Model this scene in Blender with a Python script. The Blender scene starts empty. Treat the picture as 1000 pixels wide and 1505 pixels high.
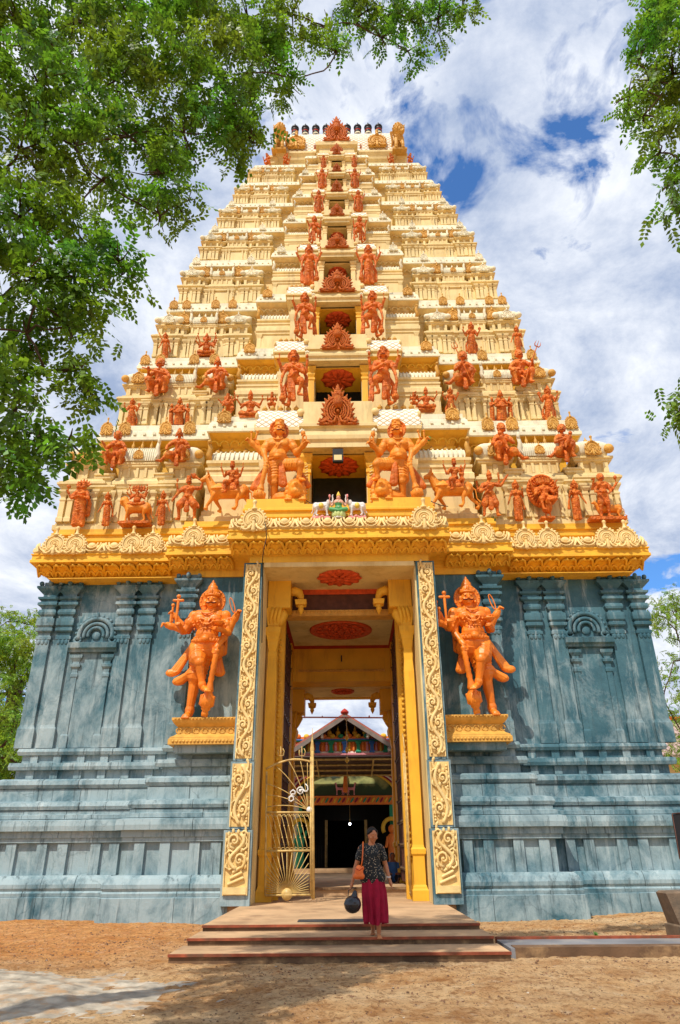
import bpy, math, random
import numpy as np
from mathutils import Vector, Matrix
R = math.radians
random.seed(7); rng = np.random.default_rng(7)
scene = bpy.context.scene
# ------------------------------------------------------------------ camera
E = 1.42                                   # eye height above the ground
PITCH, YAW, ROLL = R(26.3), R(0.46), R(-0.5)
cam = bpy.data.cameras.new('camera'); camo = bpy.data.objects.new('camera', cam)
scene.collection.objects.link(camo); scene.camera = camo
camo.location = (0.18, 0, E)
CM = Matrix.Rotation(YAW, 3, 'Z') @ Matrix.Rotation(math.pi/2 + PITCH, 3, 'X') @ Matrix.Rotation(ROLL, 3, 'Z')
camo.rotation_euler = CM.to_euler()
cam.sensor_fit = 'VERTICAL'; cam.sensor_height = 36; cam.lens = 24.0
cam.clip_start = 0.05; cam.clip_end = 3000
scene.render.resolution_x = 680; scene.render.resolution_y = 1024
# ------------------------------------------------------------------ sun and sky
SUN_EL, SUN_AZ = R(54), R(28)              # azimuth measured from straight behind the camera to its left
sd = Vector((-math.sin(SUN_AZ)*math.cos(SUN_EL), -math.cos(SUN_AZ)*math.cos(SUN_EL), math.sin(SUN_EL)))
sl = bpy.data.lights.new('sun', 'SUN'); sl.energy = 4.3; sl.angle = R(0.5); sl.color = (1, .93, .82)
so = bpy.data.objects.new('sun', sl); scene.collection.objects.link(so)
so.rotation_euler = sd.to_track_quat('Z', 'Y').to_euler(); so.location = (-10, -10, 40)
world = bpy.data.worlds.new('World'); scene.world = world; world.use_nodes = True
def build_world():
    nt = world.node_tree; N = nt.nodes; L = nt.links; N.clear()
    out = N.new('ShaderNodeOutputWorld'); bg = N.new('ShaderNodeBackground')
    sky = N.new('ShaderNodeTexSky'); sky.sky_type = 'NISHITA'; sky.sun_disc = False
    sky.sun_elevation = SUN_EL
    sky.sun_rotation = math.atan2(sd.x, sd.y)
    sky.air_density = 1.0; sky.dust_density = 1.0; sky.ozone_density = 2.5
    tc = N.new('ShaderNodeTexCoord')
    # cloud deck: project direction onto a plane overhead
    sep = N.new('ShaderNodeSeparateXYZ'); L.new(tc.outputs['Generated'], sep.inputs[0])
    ad = N.new('ShaderNodeMath'); ad.operation = 'ADD'; ad.inputs[1].default_value = .32
    mx = N.new('ShaderNodeMath'); mx.operation = 'MAXIMUM'; mx.inputs[1].default_value = 0
    L.new(sep.outputs[2], mx.inputs[0]); L.new(mx.outputs[0], ad.inputs[0])
    dx = N.new('ShaderNodeMath'); dx.operation = 'DIVIDE'; L.new(sep.outputs[0], dx.inputs[0]); L.new(ad.outputs[0], dx.inputs[1])
    dy = N.new('ShaderNodeMath'); dy.operation = 'DIVIDE'; L.new(sep.outputs[1], dy.inputs[0]); L.new(ad.outputs[0], dy.inputs[1])
    cb = N.new('ShaderNodeCombineXYZ'); L.new(dx.outputs[0], cb.inputs[0]); L.new(dy.outputs[0], cb.inputs[1])
    def noise(scale, det, rough, off, dist=0):
        m = N.new('ShaderNodeMapping'); m.inputs['Location'].default_value = off
        L.new(cb.outputs[0], m.inputs[0])
        n = N.new('ShaderNodeTexNoise'); n.inputs['Scale'].default_value = scale; n.inputs['Detail'].default_value = det
        n.inputs['Roughness'].default_value = rough; n.inputs['Distortion'].default_value = dist
        L.new(m.outputs[0], n.inputs[0]); return n.outputs[0]
    def ramp(src, a, b, c0=(0,0,0,1), c1=(1,1,1,1)):
        r = N.new('ShaderNodeValToRGB'); r.color_ramp.elements[0].position = a; r.color_ramp.elements[1].position = b
        r.color_ramp.elements[0].color = c0; r.color_ramp.elements[1].color = c1
        L.new(src, r.inputs[0]); return r.outputs[0]
    big = noise(1.25, 7, .58, CLOUD_OFF, .2)
    small = noise(9, 6, .6, (2, 5, 0), .4)
    mm = N.new('ShaderNodeMath'); mm.operation = 'MULTIPLY_ADD'; L.new(small, mm.inputs[0]); mm.inputs[1].default_value = .55; L.new(big, mm.inputs[2])
    cov = ramp(mm.outputs[0], COV0, COV1)
    shade = noise(3.6, 9, .66, (4.2, 1.7, 0), .3)
    ccol = ramp(shade, .36, .62, CLOUD_DARK, CLOUD_LIGHT)
    sc = N.new('ShaderNodeMix'); sc.data_type = 'RGBA'; sc.blend_type = 'MULTIPLY'; sc.inputs[0].default_value = 1
    L.new(sky.outputs[0], sc.inputs[6]); sc.inputs[7].default_value = (.75, 1.25, 1.75, 1)
    mix = N.new('ShaderNodeMix'); mix.data_type = 'RGBA'
    L.new(cov, mix.inputs[0]); L.new(sc.outputs[2], mix.inputs[6]); L.new(ccol, mix.inputs[7])
    L.new(mix.outputs[2], bg.inputs[0]); bg.inputs[1].default_value = 0.12
    L.new(bg.outputs[0], out.inputs[0])
CLOUD_OFF = (3.2, 2.37, 0); COV0, COV1 = .625, .70; CLOUD_DARK = (3.1, 3.9, 5.6, 1); CLOUD_LIGHT = (8.0, 8.3, 8.9, 1)
build_world()
vs = scene.view_settings
vs.view_transform = 'Standard'; vs.look = 'None'; vs.exposure = 0.05; vs.gamma = 1; vs.use_curve_mapping = False
# ------------------------------------------------------------------ helpers
def P(px, py, Y):
    """point of the place seen at photo pixel (px,py) when it lies Y metres ahead"""
    d = CM @ Vector(((px-500)/1003.3, -(py-752.5)/1003.3, -1))
    t = Y/d.y
    return Vector((camo.location.x + d.x*t, Y, E + d.z*t))
def proj_y(p):
    q = CM.transposed() @ (Vector(p)-camo.location); return 752.5-1003.3*q.y/-q.z
def lerp(a, b, t): return a+(b-a)*t
col = scene.collection
WPOS = {}
class MB:
    def __init__(s): s.v=[]; s.f=[]; s.m=[]; s.s=[]; s.M=None
    def add(s, vs_, fs, m=0, sm=False):
        b=len(s.v)
        if s.M is not None: vs_=[tuple(s.M @ Vector(p)) for p in vs_]
        s.v.extend(vs_)
        for f in fs: s.f.append(tuple(i+b for i in f)); s.m.append(m); s.s.append(sm)
    def box(s,x0,x1,y0,y1,z0,z1,m=0):
        s.add([(x0,y0,z0),(x1,y0,z0),(x1,y1,z0),(x0,y1,z0),(x0,y0,z1),(x1,y0,z1),(x1,y1,z1),(x0,y1,z1)],
              [(0,3,2,1),(4,5,6,7),(0,1,5,4),(1,2,6,5),(2,3,7,6),(3,0,4,7)],m)
    def loft(s, rings, m=0, sm=False, cap=True, closed=True):
        n=len(rings[0]); vs_=[p for r in rings for p in r]; fs=[]
        for i in range(len(rings)-1):
            for j in range(n if closed else n-1):
                k=(j+1)%n
                fs.append((i*n+j,i*n+k,(i+1)*n+k,(i+1)*n+j))
        if cap: fs.append(tuple(range(n-1,-1,-1))); fs.append(tuple(range((len(rings)-1)*n,len(rings)*n)))
        s.add(vs_,fs,m,sm)
    def sq(s, cx, cy, prof, m=0, ky=1.0, back=None):
        """stack of rectangles: prof = [(half_width, z)]; back: fixed rear y"""
        rings=[]
        for w,z in prof:
            y1 = cy+w*ky if back is None else back
            rings.append([(cx-w,cy-w*ky,z),(cx+w,cy-w*ky,z),(cx+w,y1,z),(cx-w,y1,z)])
        s.loft(rings,m)
    def run(s, prof, x0, x1, y, m=0, sm=False):
        """moulding profile [(out,z)] extruded along x; y = plane of out 0, out goes to -y; closed back"""
        n=len(prof); r=[[(x, y-o, z) for o,z in prof]+[(x,y+.05,prof[-1][1]),(x,y+.05,prof[0][1])] for x in (x0,x1)]
        s.loft(r,m,sm)
    def cap(s,a,b,ra,rb,n=10,m=0,fl=None):
        a=Vector(a); b=Vector(b); d=b-a; L=d.length
        if L<1e-6: return s.ell(a,(ra,ra,ra),m)
        z=d/L; x=z.orthogonal().normalized(); y=z.cross(x)
        rings=[]
        k=3
        seq=[(-math.cos(t)*ra,math.sin(t)*ra) for t in [i*math.pi/2/k for i in range(k+1)]]
        seq+=[(L+math.sin(t)*rb,math.cos(t)*rb) for t in [i*math.pi/2/k for i in range(k+1)]]
        for h,r in seq:
            r=max(r,1e-4)
            rings.append([tuple(a+z*h+(x*math.cos(q)+y*math.sin(q))*r) for q in [j*2*math.pi/n for j in range(n)]])
        s.loft(rings,m,True)
    def ell(s,c,r,m=0,n=12,k=8,rot=None):
        rings=[]
        for i in range(k+1):
            t=math.pi*i/k; rr=max(math.sin(t),1e-3); zz=-math.cos(t)
            ring=[]
            for j in range(n):
                q=2*math.pi*j/n; p=Vector((r[0]*rr*math.cos(q),r[1]*rr*math.sin(q),r[2]*zz))
                if rot is not None: p=rot@p
                ring.append((c[0]+p.x,c[1]+p.y,c[2]+p.z))
            rings.append(ring)
        s.loft(rings,m,True)
    def lathe(s,c,prof,n=14,m=0,axis='z',sm=True,ky=1.0):
        rings=[]
        for r,h in prof:
            ring=[]
            for j in range(n):
                q=2*math.pi*j/n; a_,b_=r*math.cos(q),r*math.sin(q)*ky
                if axis=='z': ring.append((c[0]+a_,c[1]+b_,c[2]+h))
                elif axis=='y': ring.append((c[0]+a_,c[1]+h,c[2]-b_))
                else: ring.append((c[0]+h,c[1]+a_,c[2]+b_))
            rings.append(ring)
        s.loft(rings,m,sm)
    def tube(s,pts,rs,n=6,m=0):
        pts=[Vector(p) for p in pts]
        if not hasattr(rs,'__len__'): rs=[rs]*len(pts)
        rings=[]; up=None
        for i,p in enumerate(pts):
            d=(pts[min(i+1,len(pts)-1)]-pts[max(i-1,0)])
            if d.length<1e-9: d=Vector((0,0,1))
            d.normalize()
            if up is None: up=d.orthogonal().normalized()
            x=(up-d*up.dot(d))
            if x.length<1e-5: x=d.orthogonal()
            x.normalize(); up=x; y=d.cross(x)
            rings.append([tuple(p+(x*math.cos(q)+y*math.sin(q))*rs[i]) for q in [j*2*math.pi/n for j in range(n)]])
        s.loft(rings,m,True)
    def arc(s,c,r,a0,a1,tr,n=18,k=6,m=0,kz=1.0):
        """tube along an arc in the xz plane (angles from +x, degrees)"""
        pts=[(c[0]+r*math.cos(R(t)),c[1],c[2]+kz*r*math.sin(R(t))) for t in [lerp(a0,a1,i/n) for i in range(n+1)]]
        s.tube(pts,tr,k,m)
    def ring3(s,c,rx,ry,tr,n=18,k=6,m=0,tilt=0):
        pts=[(c[0]+rx*math.cos(t),c[1]+ry*math.sin(t),c[2]+tilt*math.sin(t)) for t in [i*2*math.pi/n for i in range(n+1)]]
        s.tube(pts,tr,k,m)
    def plate(s,poly,y0,y1,m=0):
        """outline in xz given thickness in y (front y0)"""
        s.loft([[(x,y1,z) for x,z in poly],[(x,y0,z) for x,z in poly]],m)
    def mesh(s,name,mats,origin=(0,0,0)):
        me=bpy.data.meshes.new(name)
        o=origin
        me.from_pydata([(v[0]-o[0],v[1]-o[1],v[2]-o[2]) for v in s.v],[],s.f)
        for mt in (mats if isinstance(mats,(list,tuple)) else [mats]): me.materials.append(mt)
        me.polygons.foreach_set('material_index',s.m); me.polygons.foreach_set('use_smooth',s.s)
        me.update(); return me
def link(name, data, parent=None, loc=(0,0,0), rz=0, scale=None):
    """loc is in world space; parents are unrotated or handled by put()"""
    o=bpy.data.objects.new(name,data); col.objects.link(o)
    w=Vector(loc); WPOS[o.name]=w
    if parent is not None:
        o.parent=parent; o.location=w-WPOS[parent.name]
    else: o.location=w
    if rz: o.rotation_euler=(0,0,rz)
    if scale is not None: o.scale=scale
    return o
def obj(name, mb, mats, parent=None, origin=None, kind=None):
    if origin is None:
        a=np.array(mb.v); lo=a.min(0); hi=a.max(0); origin=((lo[0]+hi[0])/2,(lo[1]+hi[1])/2,lo[2])
    o=link(name, mb.mesh(name,mats,origin), parent, origin)
    if kind: o['kind']=kind
    return o
def tag(o,label=None,cat=None,group=None,kind=None):
    if label: o['label']=label
    if cat: o['category']=cat
    if group: o['group']=group
    if kind: o['kind']=kind
    return o
def empty(name, loc, label, cat, group=None):
    o=link(name,None,None,loc); o.empty_display_size=.2
    return tag(o,label,cat,group)
def sculpt(mb, name, mat, voxel, smooth=3, factor=.5):
    """fuse overlapping shapes into one continuous skin"""
    me=mb.mesh('raw',mat); t=bpy.data.objects.new('raw',me); col.objects.link(t)
    r=t.modifiers.new('r','REMESH'); r.mode='VOXEL'; r.voxel_size=voxel; r.use_smooth_shade=True
    if smooth:
        q=t.modifiers.new('s','SMOOTH'); q.iterations=smooth; q.factor=factor
    dg=bpy.context.evaluated_depsgraph_get()
    out=bpy.data.meshes.new_from_object(t.evaluated_get(dg)); out.name=name
    bpy.data.objects.remove(t); bpy.data.meshes.remove(me)
    out.materials.clear(); out.materials.append(mat)
    return out
# ------------------------------------------------------------------ materials
def mat(name, c, rough=.75, var=.25, scale=3.0, bump=.0, bscale=30, dirt_or_highlight=None, patch_amt=.5, dscale=1.2, rnd=0.0, world=False, spec=.3, streak=False, mould=None):
    """painted plaster, stone, metal: colour with fine variation, patchy dirt and relief"""
    m=bpy.data.materials.new(name); m.use_nodes=True; nt=m.node_tree; N=nt.nodes; L=nt.links
    b=N['Principled BSDF']; b.inputs['Roughness'].default_value=rough; b.inputs['Specular IOR Level'].default_value=spec
    if world: src=N.new('ShaderNodeNewGeometry').outputs['Position']
    else: src=N.new('ShaderNodeTexCoord').outputs['Object']
    n=N.new('ShaderNodeTexNoise'); n.inputs['Scale'].default_value=scale; n.inputs['Detail'].default_value=6; L.new(src,n.inputs[0])
    rp=N.new('ShaderNodeValToRGB'); rp.color_ramp.elements[0].position=.3; rp.color_ramp.elements[1].position=.7
    rp.color_ramp.elements[0].color=(*[x*(1-var) for x in c],1); rp.color_ramp.elements[1].color=(*[min(1,x*(1+var*.6)) for x in c],1)
    L.new(n.outputs[0],rp.inputs[0]); colr=rp.outputs[0]
    if rnd:
        oi=N.new('ShaderNodeObjectInfo'); hs=N.new('ShaderNodeHueSaturation')
        mr=N.new('ShaderNodeMapRange'); mr.inputs[3].default_value=1-rnd; mr.inputs[4].default_value=1+rnd*.5
        L.new(oi.outputs['Random'],mr.inputs[0]); L.new(mr.outputs[0],hs.inputs['Value']); L.new(colr,hs.inputs['Color']); colr=hs.outputs[0]
    if dirt_or_highlight:
        mp=N.new('ShaderNodeMapping'); mp.inputs['Scale'].default_value=(1,1,.25 if streak else 1); L.new(src,mp.inputs[0])
        d=N.new('ShaderNodeTexNoise'); d.inputs['Scale'].default_value=dscale; d.inputs['Detail'].default_value=9; d.inputs['Roughness'].default_value=.68
        L.new(mp.outputs[0],d.inputs[0])
        dr=N.new('ShaderNodeValToRGB'); dr.color_ramp.elements[0].position=.5; dr.color_ramp.elements[1].position=.66
        dr.color_ramp.elements[1].color=(patch_amt,)*3+(1,); L.new(d.outputs[0],dr.inputs[0])
        mi=N.new('ShaderNodeMix'); mi.data_type='RGBA'; L.new(dr.outputs[0],mi.inputs[0]); L.new(colr,mi.inputs[6]); mi.inputs[7].default_value=(*dirt_or_highlight,1)
        colr=mi.outputs[2]
    if mould:
        mp=N.new('ShaderNodeMapping'); mp.inputs['Scale'].default_value=(1,1,.13); mp.inputs['Location'].default_value=(3,7,1); L.new(src,mp.inputs[0])
        d=N.new('ShaderNodeTexNoise'); d.inputs['Scale'].default_value=3.6; d.inputs['Detail'].default_value=9; d.inputs['Roughness'].default_value=.74; L.new(mp.outputs[0],d.inputs[0])
        dr=N.new('ShaderNodeValToRGB'); dr.color_ramp.elements[0].position=.53; dr.color_ramp.elements[1].position=.68; dr.color_ramp.elements[1].color=(mould[1],)*3+(1,); L.new(d.outputs[0],dr.inputs[0])
        mi=N.new('ShaderNodeMix'); mi.data_type='RGBA'; L.new(dr.outputs[0],mi.inputs[0]); L.new(colr,mi.inputs[6]); mi.inputs[7].default_value=(*mould[0],1); colr=mi.outputs[2]
    L.new(colr,b.inputs['Base Color'])
    if bump:
        bn=N.new('ShaderNodeTexNoise'); bn.inputs['Scale'].default_value=bscale; bn.inputs['Detail'].default_value=5; L.new(src,bn.inputs[0])
        bp=N.new('ShaderNodeBump'); bp.inputs['Strength'].default_value=bump; bp.inputs['Distance'].default_value=.02
        L.new(bn.outputs[0],bp.inputs['Height']); L.new(bp.outputs[0],b.inputs['Normal'])
    return m
def carve(m,sc=38,st=.6,dist=.02):
    nt=m.node_tree; N=nt.nodes; L=nt.links; b=N['Principled BSDF']; tc=N.new('ShaderNodeTexCoord')
    v=N.new('ShaderNodeTexVoronoi'); v.inputs['Scale'].default_value=sc; v.feature='SMOOTH_F1'; n=N.new('ShaderNodeTexNoise'); n.inputs['Scale'].default_value=sc*.5; n.inputs['Detail'].default_value=7; n.inputs['Roughness'].default_value=.7
    L.new(tc.outputs['Object'],v.inputs['Vector']); L.new(tc.outputs['Object'],n.inputs[0])
    a=N.new('ShaderNodeMath'); a.operation='MULTIPLY_ADD'; a.inputs[1].default_value=-.6; L.new(v.outputs['Distance'],a.inputs[0]); L.new(n.outputs[0],a.inputs[2])
    bp=N.new('ShaderNodeBump'); bp.inputs['Strength'].default_value=st; bp.inputs['Distance'].default_value=dist; L.new(a.outputs[0],bp.inputs['Height']); L.new(bp.outputs[0],b.inputs['Normal'])
def wall_mat():
    """grey-blue limewash, pale where it has worn and stained, dark hairline cracks"""
    m=bpy.data.materials.new('blue_wall'); m.use_nodes=True; nt=m.node_tree; N=nt.nodes; L=nt.links
    b=N['Principled BSDF']; b.inputs['Roughness'].default_value=.7; b.inputs['Specular IOR Level'].default_value=.3
    g=N.new('ShaderNodeNewGeometry')
    def noise(sc,det,ro,stretch=(1,1,1),off=(0,0,0),dist=0):
        mp=N.new('ShaderNodeMapping'); mp.inputs['Scale'].default_value=stretch; mp.inputs['Location'].default_value=off; L.new(g.outputs['Position'],mp.inputs[0])
        n=N.new('ShaderNodeTexNoise'); n.inputs['Scale'].default_value=sc; n.inputs['Detail'].default_value=det; n.inputs['Roughness'].default_value=ro; n.inputs['Distortion'].default_value=dist
        L.new(mp.outputs[0],n.inputs[0]); return n.outputs[0]
    def ramp(s_,a,bb,c0,c1):
        r=N.new('ShaderNodeValToRGB'); r.color_ramp.elements[0].position=a; r.color_ramp.elements[1].position=bb
        r.color_ramp.elements[0].color=(*c0,1); r.color_ramp.elements[1].color=(*c1,1); L.new(s_,r.inputs[0]); return r.outputs[0]
    def mix(f,a,c,const=False,blend='MIX'):
        x=N.new('ShaderNodeMix'); x.data_type='RGBA'; x.blend_type=blend
        L.new(f,x.inputs[0]); L.new(a,x.inputs[6])
        if const: x.inputs[7].default_value=(*c,1)
        else: L.new(c,x.inputs[7])
        return x.outputs[2]
    base=ramp(noise(1.3,7,.65),.32,.7,(.022,.085,.115),(.075,.175,.21))
    # worn pale patches, more of them low on the building
    sp=N.new('ShaderNodeSeparateXYZ'); L.new(g.outputs['Position'],sp.inputs[0])
    mr=N.new('ShaderNodeMapRange'); mr.inputs[1].default_value=2; mr.inputs[2].default_value=8; mr.inputs[3].default_value=.12; mr.inputs[4].default_value=-.06; L.new(sp.outputs[2],mr.inputs[0])
    ml=N.new('ShaderNodeMapRange'); ml.inputs[1].default_value=-3; ml.inputs[2].default_value=3; ml.inputs[3].default_value=.05; ml.inputs[4].default_value=-.035; L.new(sp.outputs[0],ml.inputs[0])
    ad=N.new('ShaderNodeMath'); L.new(noise(1.1,10,.72,(1,1,.6),(3,1,2),.4),ad.inputs[0]); L.new(mr.outputs[0],ad.inputs[1])
    ad2=N.new('ShaderNodeMath'); L.new(ad.outputs[0],ad2.inputs[0]); L.new(ml.outputs[0],ad2.inputs[1])
    c=mix(ramp(ad2.outputs[0],.47,.70,(0,0,0),(.85,)*3),base,(.35,.445,.46),True)
    c=mix(ramp(noise(3.1,8,.72,(1,1,.12),(0,5,0)),.55,.66,(0,0,0),(.6,)*3),c,(.42,.5,.5),True)
    c=mix(ramp(noise(3.4,9,.75,(1,1,.22),(7,0,0)),.56,.72,(0,0,0),(.25,)*3),c,(.03,.06,.07),True)
    c=mix(ramp(noise(.9,9,.75,(1,1,1),(1,0,9)),.6,.75,(0,0,0),(.35,)*3),c,(.2,.13,.06),True)
    c=mix(ramp(noise(6.5,8,.72,(1,1,.07),(2,3,4)),.54,.66,(0,0,0),(.7,)*3),c,(.03,.06,.07),True)
    vo=N.new('ShaderNodeTexVoronoi'); vo.feature='DISTANCE_TO_EDGE'; vo.inputs['Scale'].default_value=.35
    wd=N.new('ShaderNodeVectorMath'); wd.operation='ADD'; nn=N.new('ShaderNodeTexNoise'); nn.inputs['Scale'].default_value=1.5; nn.inputs['Detail'].default_value=5
    L.new(g.outputs['Position'],nn.inputs[0]); L.new(g.outputs['Position'],wd.inputs[0]); L.new(nn.outputs[1],wd.inputs[1]); L.new(wd.outputs[0],vo.inputs['Vector'])
    cr=ramp(vo.outputs['Distance'],.0015,.006,(.3,)*3,(0,0,0))
    c=mix(cr,c,(.02,.04,.05),True)
    L.new(c,b.inputs['Base Color'])
    bp=N.new('ShaderNodeBump'); bp.inputs['Strength'].default_value=.35; bp.inputs['Distance'].default_value=.03
    L.new(noise(14,8,.7),bp.inputs['Height']); L.new(bp.outputs[0],b.inputs['Normal'])
    return m
M={}
M['wall']=wall_mat()
M['cream']=mat('cream_plaster',(.74,.58,.27),.7,.14,1.5,.15,40,mould=((.34,.25,.12),.5),dirt_or_highlight=(.50,.33,.11),patch_amt=.6,dscale=1.4,world=True,streak=True)
M['white']=mat('white_plaster',(.77,.71,.50),.7,.14,2,.15,30,mould=((.28,.25,.18),.55),dirt_or_highlight=(.45,.42,.32),patch_amt=.35,dscale=1.6,world=True)
M['yellow']=mat('yellow_paint',(.82,.45,.035),.6,.16,1.4,.1,30,mould=((.42,.17,.02),.5),dirt_or_highlight=(.6,.28,.03),patch_amt=.5,dscale=1.0,world=True,streak=True)
M['gold']=mat('gold_paint',(.66,.36,.07),.55,.22,5,.3,45,rnd=.12)
M['pale_gold']=mat('pale_gold_paint',(.78,.58,.25),.6,.16,5,.3,45,dirt_or_highlight=(.75,.42,.08),patch_amt=.5,dscale=3,world=True)
M['relief_ground']=mat('relief_ground',(.76,.53,.2),.6,.25,6,.3,30)
M['orange']=mat('terracotta_paint',(.68,.15,.012),.5,.42,11,.35,50,dirt_or_highlight=(.78,.29,.035),patch_amt=.65,dscale=7,rnd=.14)  # in all three oranges paler patches imitate highlights, darker noise imitates shade
M['bright_orange']=mat('bright_orange_paint',(.78,.20,.010),.42,.28,8,.25,50,dirt_or_highlight=(.86,.34,.04),patch_amt=.5,dscale=4,spec=.45)
M['tan_orange']=mat('tan_orange_paint',(.76,.245,.018),.5,.25,6,.25,60,dirt_or_highlight=(.82,.38,.06),patch_amt=.6,dscale=5)  # yellower orange paint for the lion guardians and the mounts
carve(M['orange'],30,1.0,.045); carve(M['tan_orange'],40,.55,.02); carve(M['bright_orange'],55,.4,.012)
M['brown_paint']=mat('brown_paint',(.13,.022,.008),.5,.3,9)
M['red_orange']=mat('red_orange_paint',(.62,.085,.02),.6,.3,8,.25,40)
M['red']=mat('red_paint',(.42,.03,.015),.6,.2,4,.1,30)
M['door']=mat('dark_wood',(.10,.035,.02),.5,.4,6,.2,40)
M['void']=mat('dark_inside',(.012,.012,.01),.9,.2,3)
M['dark_glass']=mat('dark_screen',(.03,.035,.02),.25,.4,3)
M['step']=mat('step_stone',(.54,.35,.19),.85,.3,1.2,.35,40,dirt_or_highlight=(.2,.11,.06),patch_amt=.6,dscale=1.3,world=True)
M['step_edge']=mat('red_step_edge',(.3,.07,.03),.75,.45,5,.3,40,dirt_or_highlight=(.12,.07,.04),patch_amt=.8,dscale=3,world=True)
M['step_riser']=mat('step_riser_stone',(.15,.085,.045),.85,.45,2,.4,40,dirt_or_highlight=(.4,.25,.12),patch_amt=.7,dscale=2.2,world=True)
M['black_stone']=mat('black_stone',(.045,.05,.055),.5,.4,3,.2,40,dirt_or_highlight=(.2,.16,.12),patch_amt=.6,dscale=2,world=True)
M['slab']=mat('grey_slab',(.2,.2,.21),.6,.3,1.5,.2,30,dirt_or_highlight=(.4,.36,.3),patch_amt=.6,dscale=1.1,world=True)
M['metal']=mat('brassy_metal',(.62,.43,.15),.4,.3,8,.1,60,dirt_or_highlight=(.3,.15,.06),patch_amt=.6,dscale=6)
M['bronze']=mat('dark_bronze',(.12,.07,.035),.5,.3,8)
M['silver']=mat('silver_letters',(.75,.74,.7),.3,.1,8)
M['black']=mat('black_paint',(.015,.015,.017),.45,.2,5)
M['bark']=mat('bark',(.075,.045,.025),.9,.4,4,.6,20)
M['stone_post']=mat('post_concrete',(.2,.14,.09),.9,.5,2.2,.5,30,dirt_or_highlight=(.06,.06,.05),patch_amt=.8,dscale=2)
def lattice_mat():
    m=bpy.data.materials.new('lattice_plaster'); m.use_nodes=True; nt=m.node_tree; N=nt.nodes; L=nt.links
    b=N['Principled BSDF']; b.inputs['Roughness'].default_value=.65
    g=N.new('ShaderNodeTexCoord'); sp=N.new('ShaderNodeSeparateXYZ'); L.new(g.outputs['Object'],sp.inputs[0])
    def mth(op,a,b_,v=None):
        x=N.new('ShaderNodeMath'); x.operation=op
        if isinstance(a,(int,float)): x.inputs[0].default_value=a
        else: L.new(a,x.inputs[0])
        if b_ is not None:
            if isinstance(b_,(int,float)): x.inputs[1].default_value=b_
            else: L.new(b_,x.inputs[1])
        return x.outputs[0]
    S=4.2
    a=mth('ABSOLUTE',mth('SUBTRACT',mth('FRACT',mth('MULTIPLY',mth('ADD',sp.outputs[0],mth('MULTIPLY',sp.outputs[2],1.25)),S),None),.5),None)
    c=mth('ABSOLUTE',mth('SUBTRACT',mth('FRACT',mth('MULTIPLY',mth('SUBTRACT',sp.outputs[0],mth('MULTIPLY',sp.outputs[2],1.25)),S),None),.5),None)
    mn=mth('MINIMUM',a,c); r=N.new('ShaderNodeValToRGB'); r.color_ramp.elements[0].position=.06; r.color_ramp.elements[1].position=.13
    r.color_ramp.elements[0].color=(.42,.24,.05,1); r.color_ramp.elements[1].color=(.82,.79,.66,1); L.new(mn,r.inputs[0])
    n=N.new('ShaderNodeTexNoise'); n.inputs['Scale'].default_value=5; n.inputs['Detail'].default_value=8; L.new(g.outputs['Object'],n.inputs[0])
    r2=N.new('ShaderNodeValToRGB'); r2.color_ramp.elements[0].position=.5; r2.color_ramp.elements[1].position=.75; r2.color_ramp.elements[1].color=(.5,.5,.5,1); L.new(n.outputs[0],r2.inputs[0])
    mi=N.new('ShaderNodeMix'); mi.data_type='RGBA'; L.new(r2.outputs[0],mi.inputs[0]); L.new(r.outputs[0],mi.inputs[6]); mi.inputs[7].default_value=(.55,.52,.42,1)
    L.new(mi.outputs[2],b.inputs['Base Color'])
    bp=N.new('ShaderNodeBump'); bp.inputs['Strength'].default_value=.6; bp.inputs['Distance'].default_value=.03; L.new(mn,bp.inputs['Height']); L.new(bp.outputs[0],b.inputs['Normal'])
    return m
M['lattice']=lattice_mat()
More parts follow.
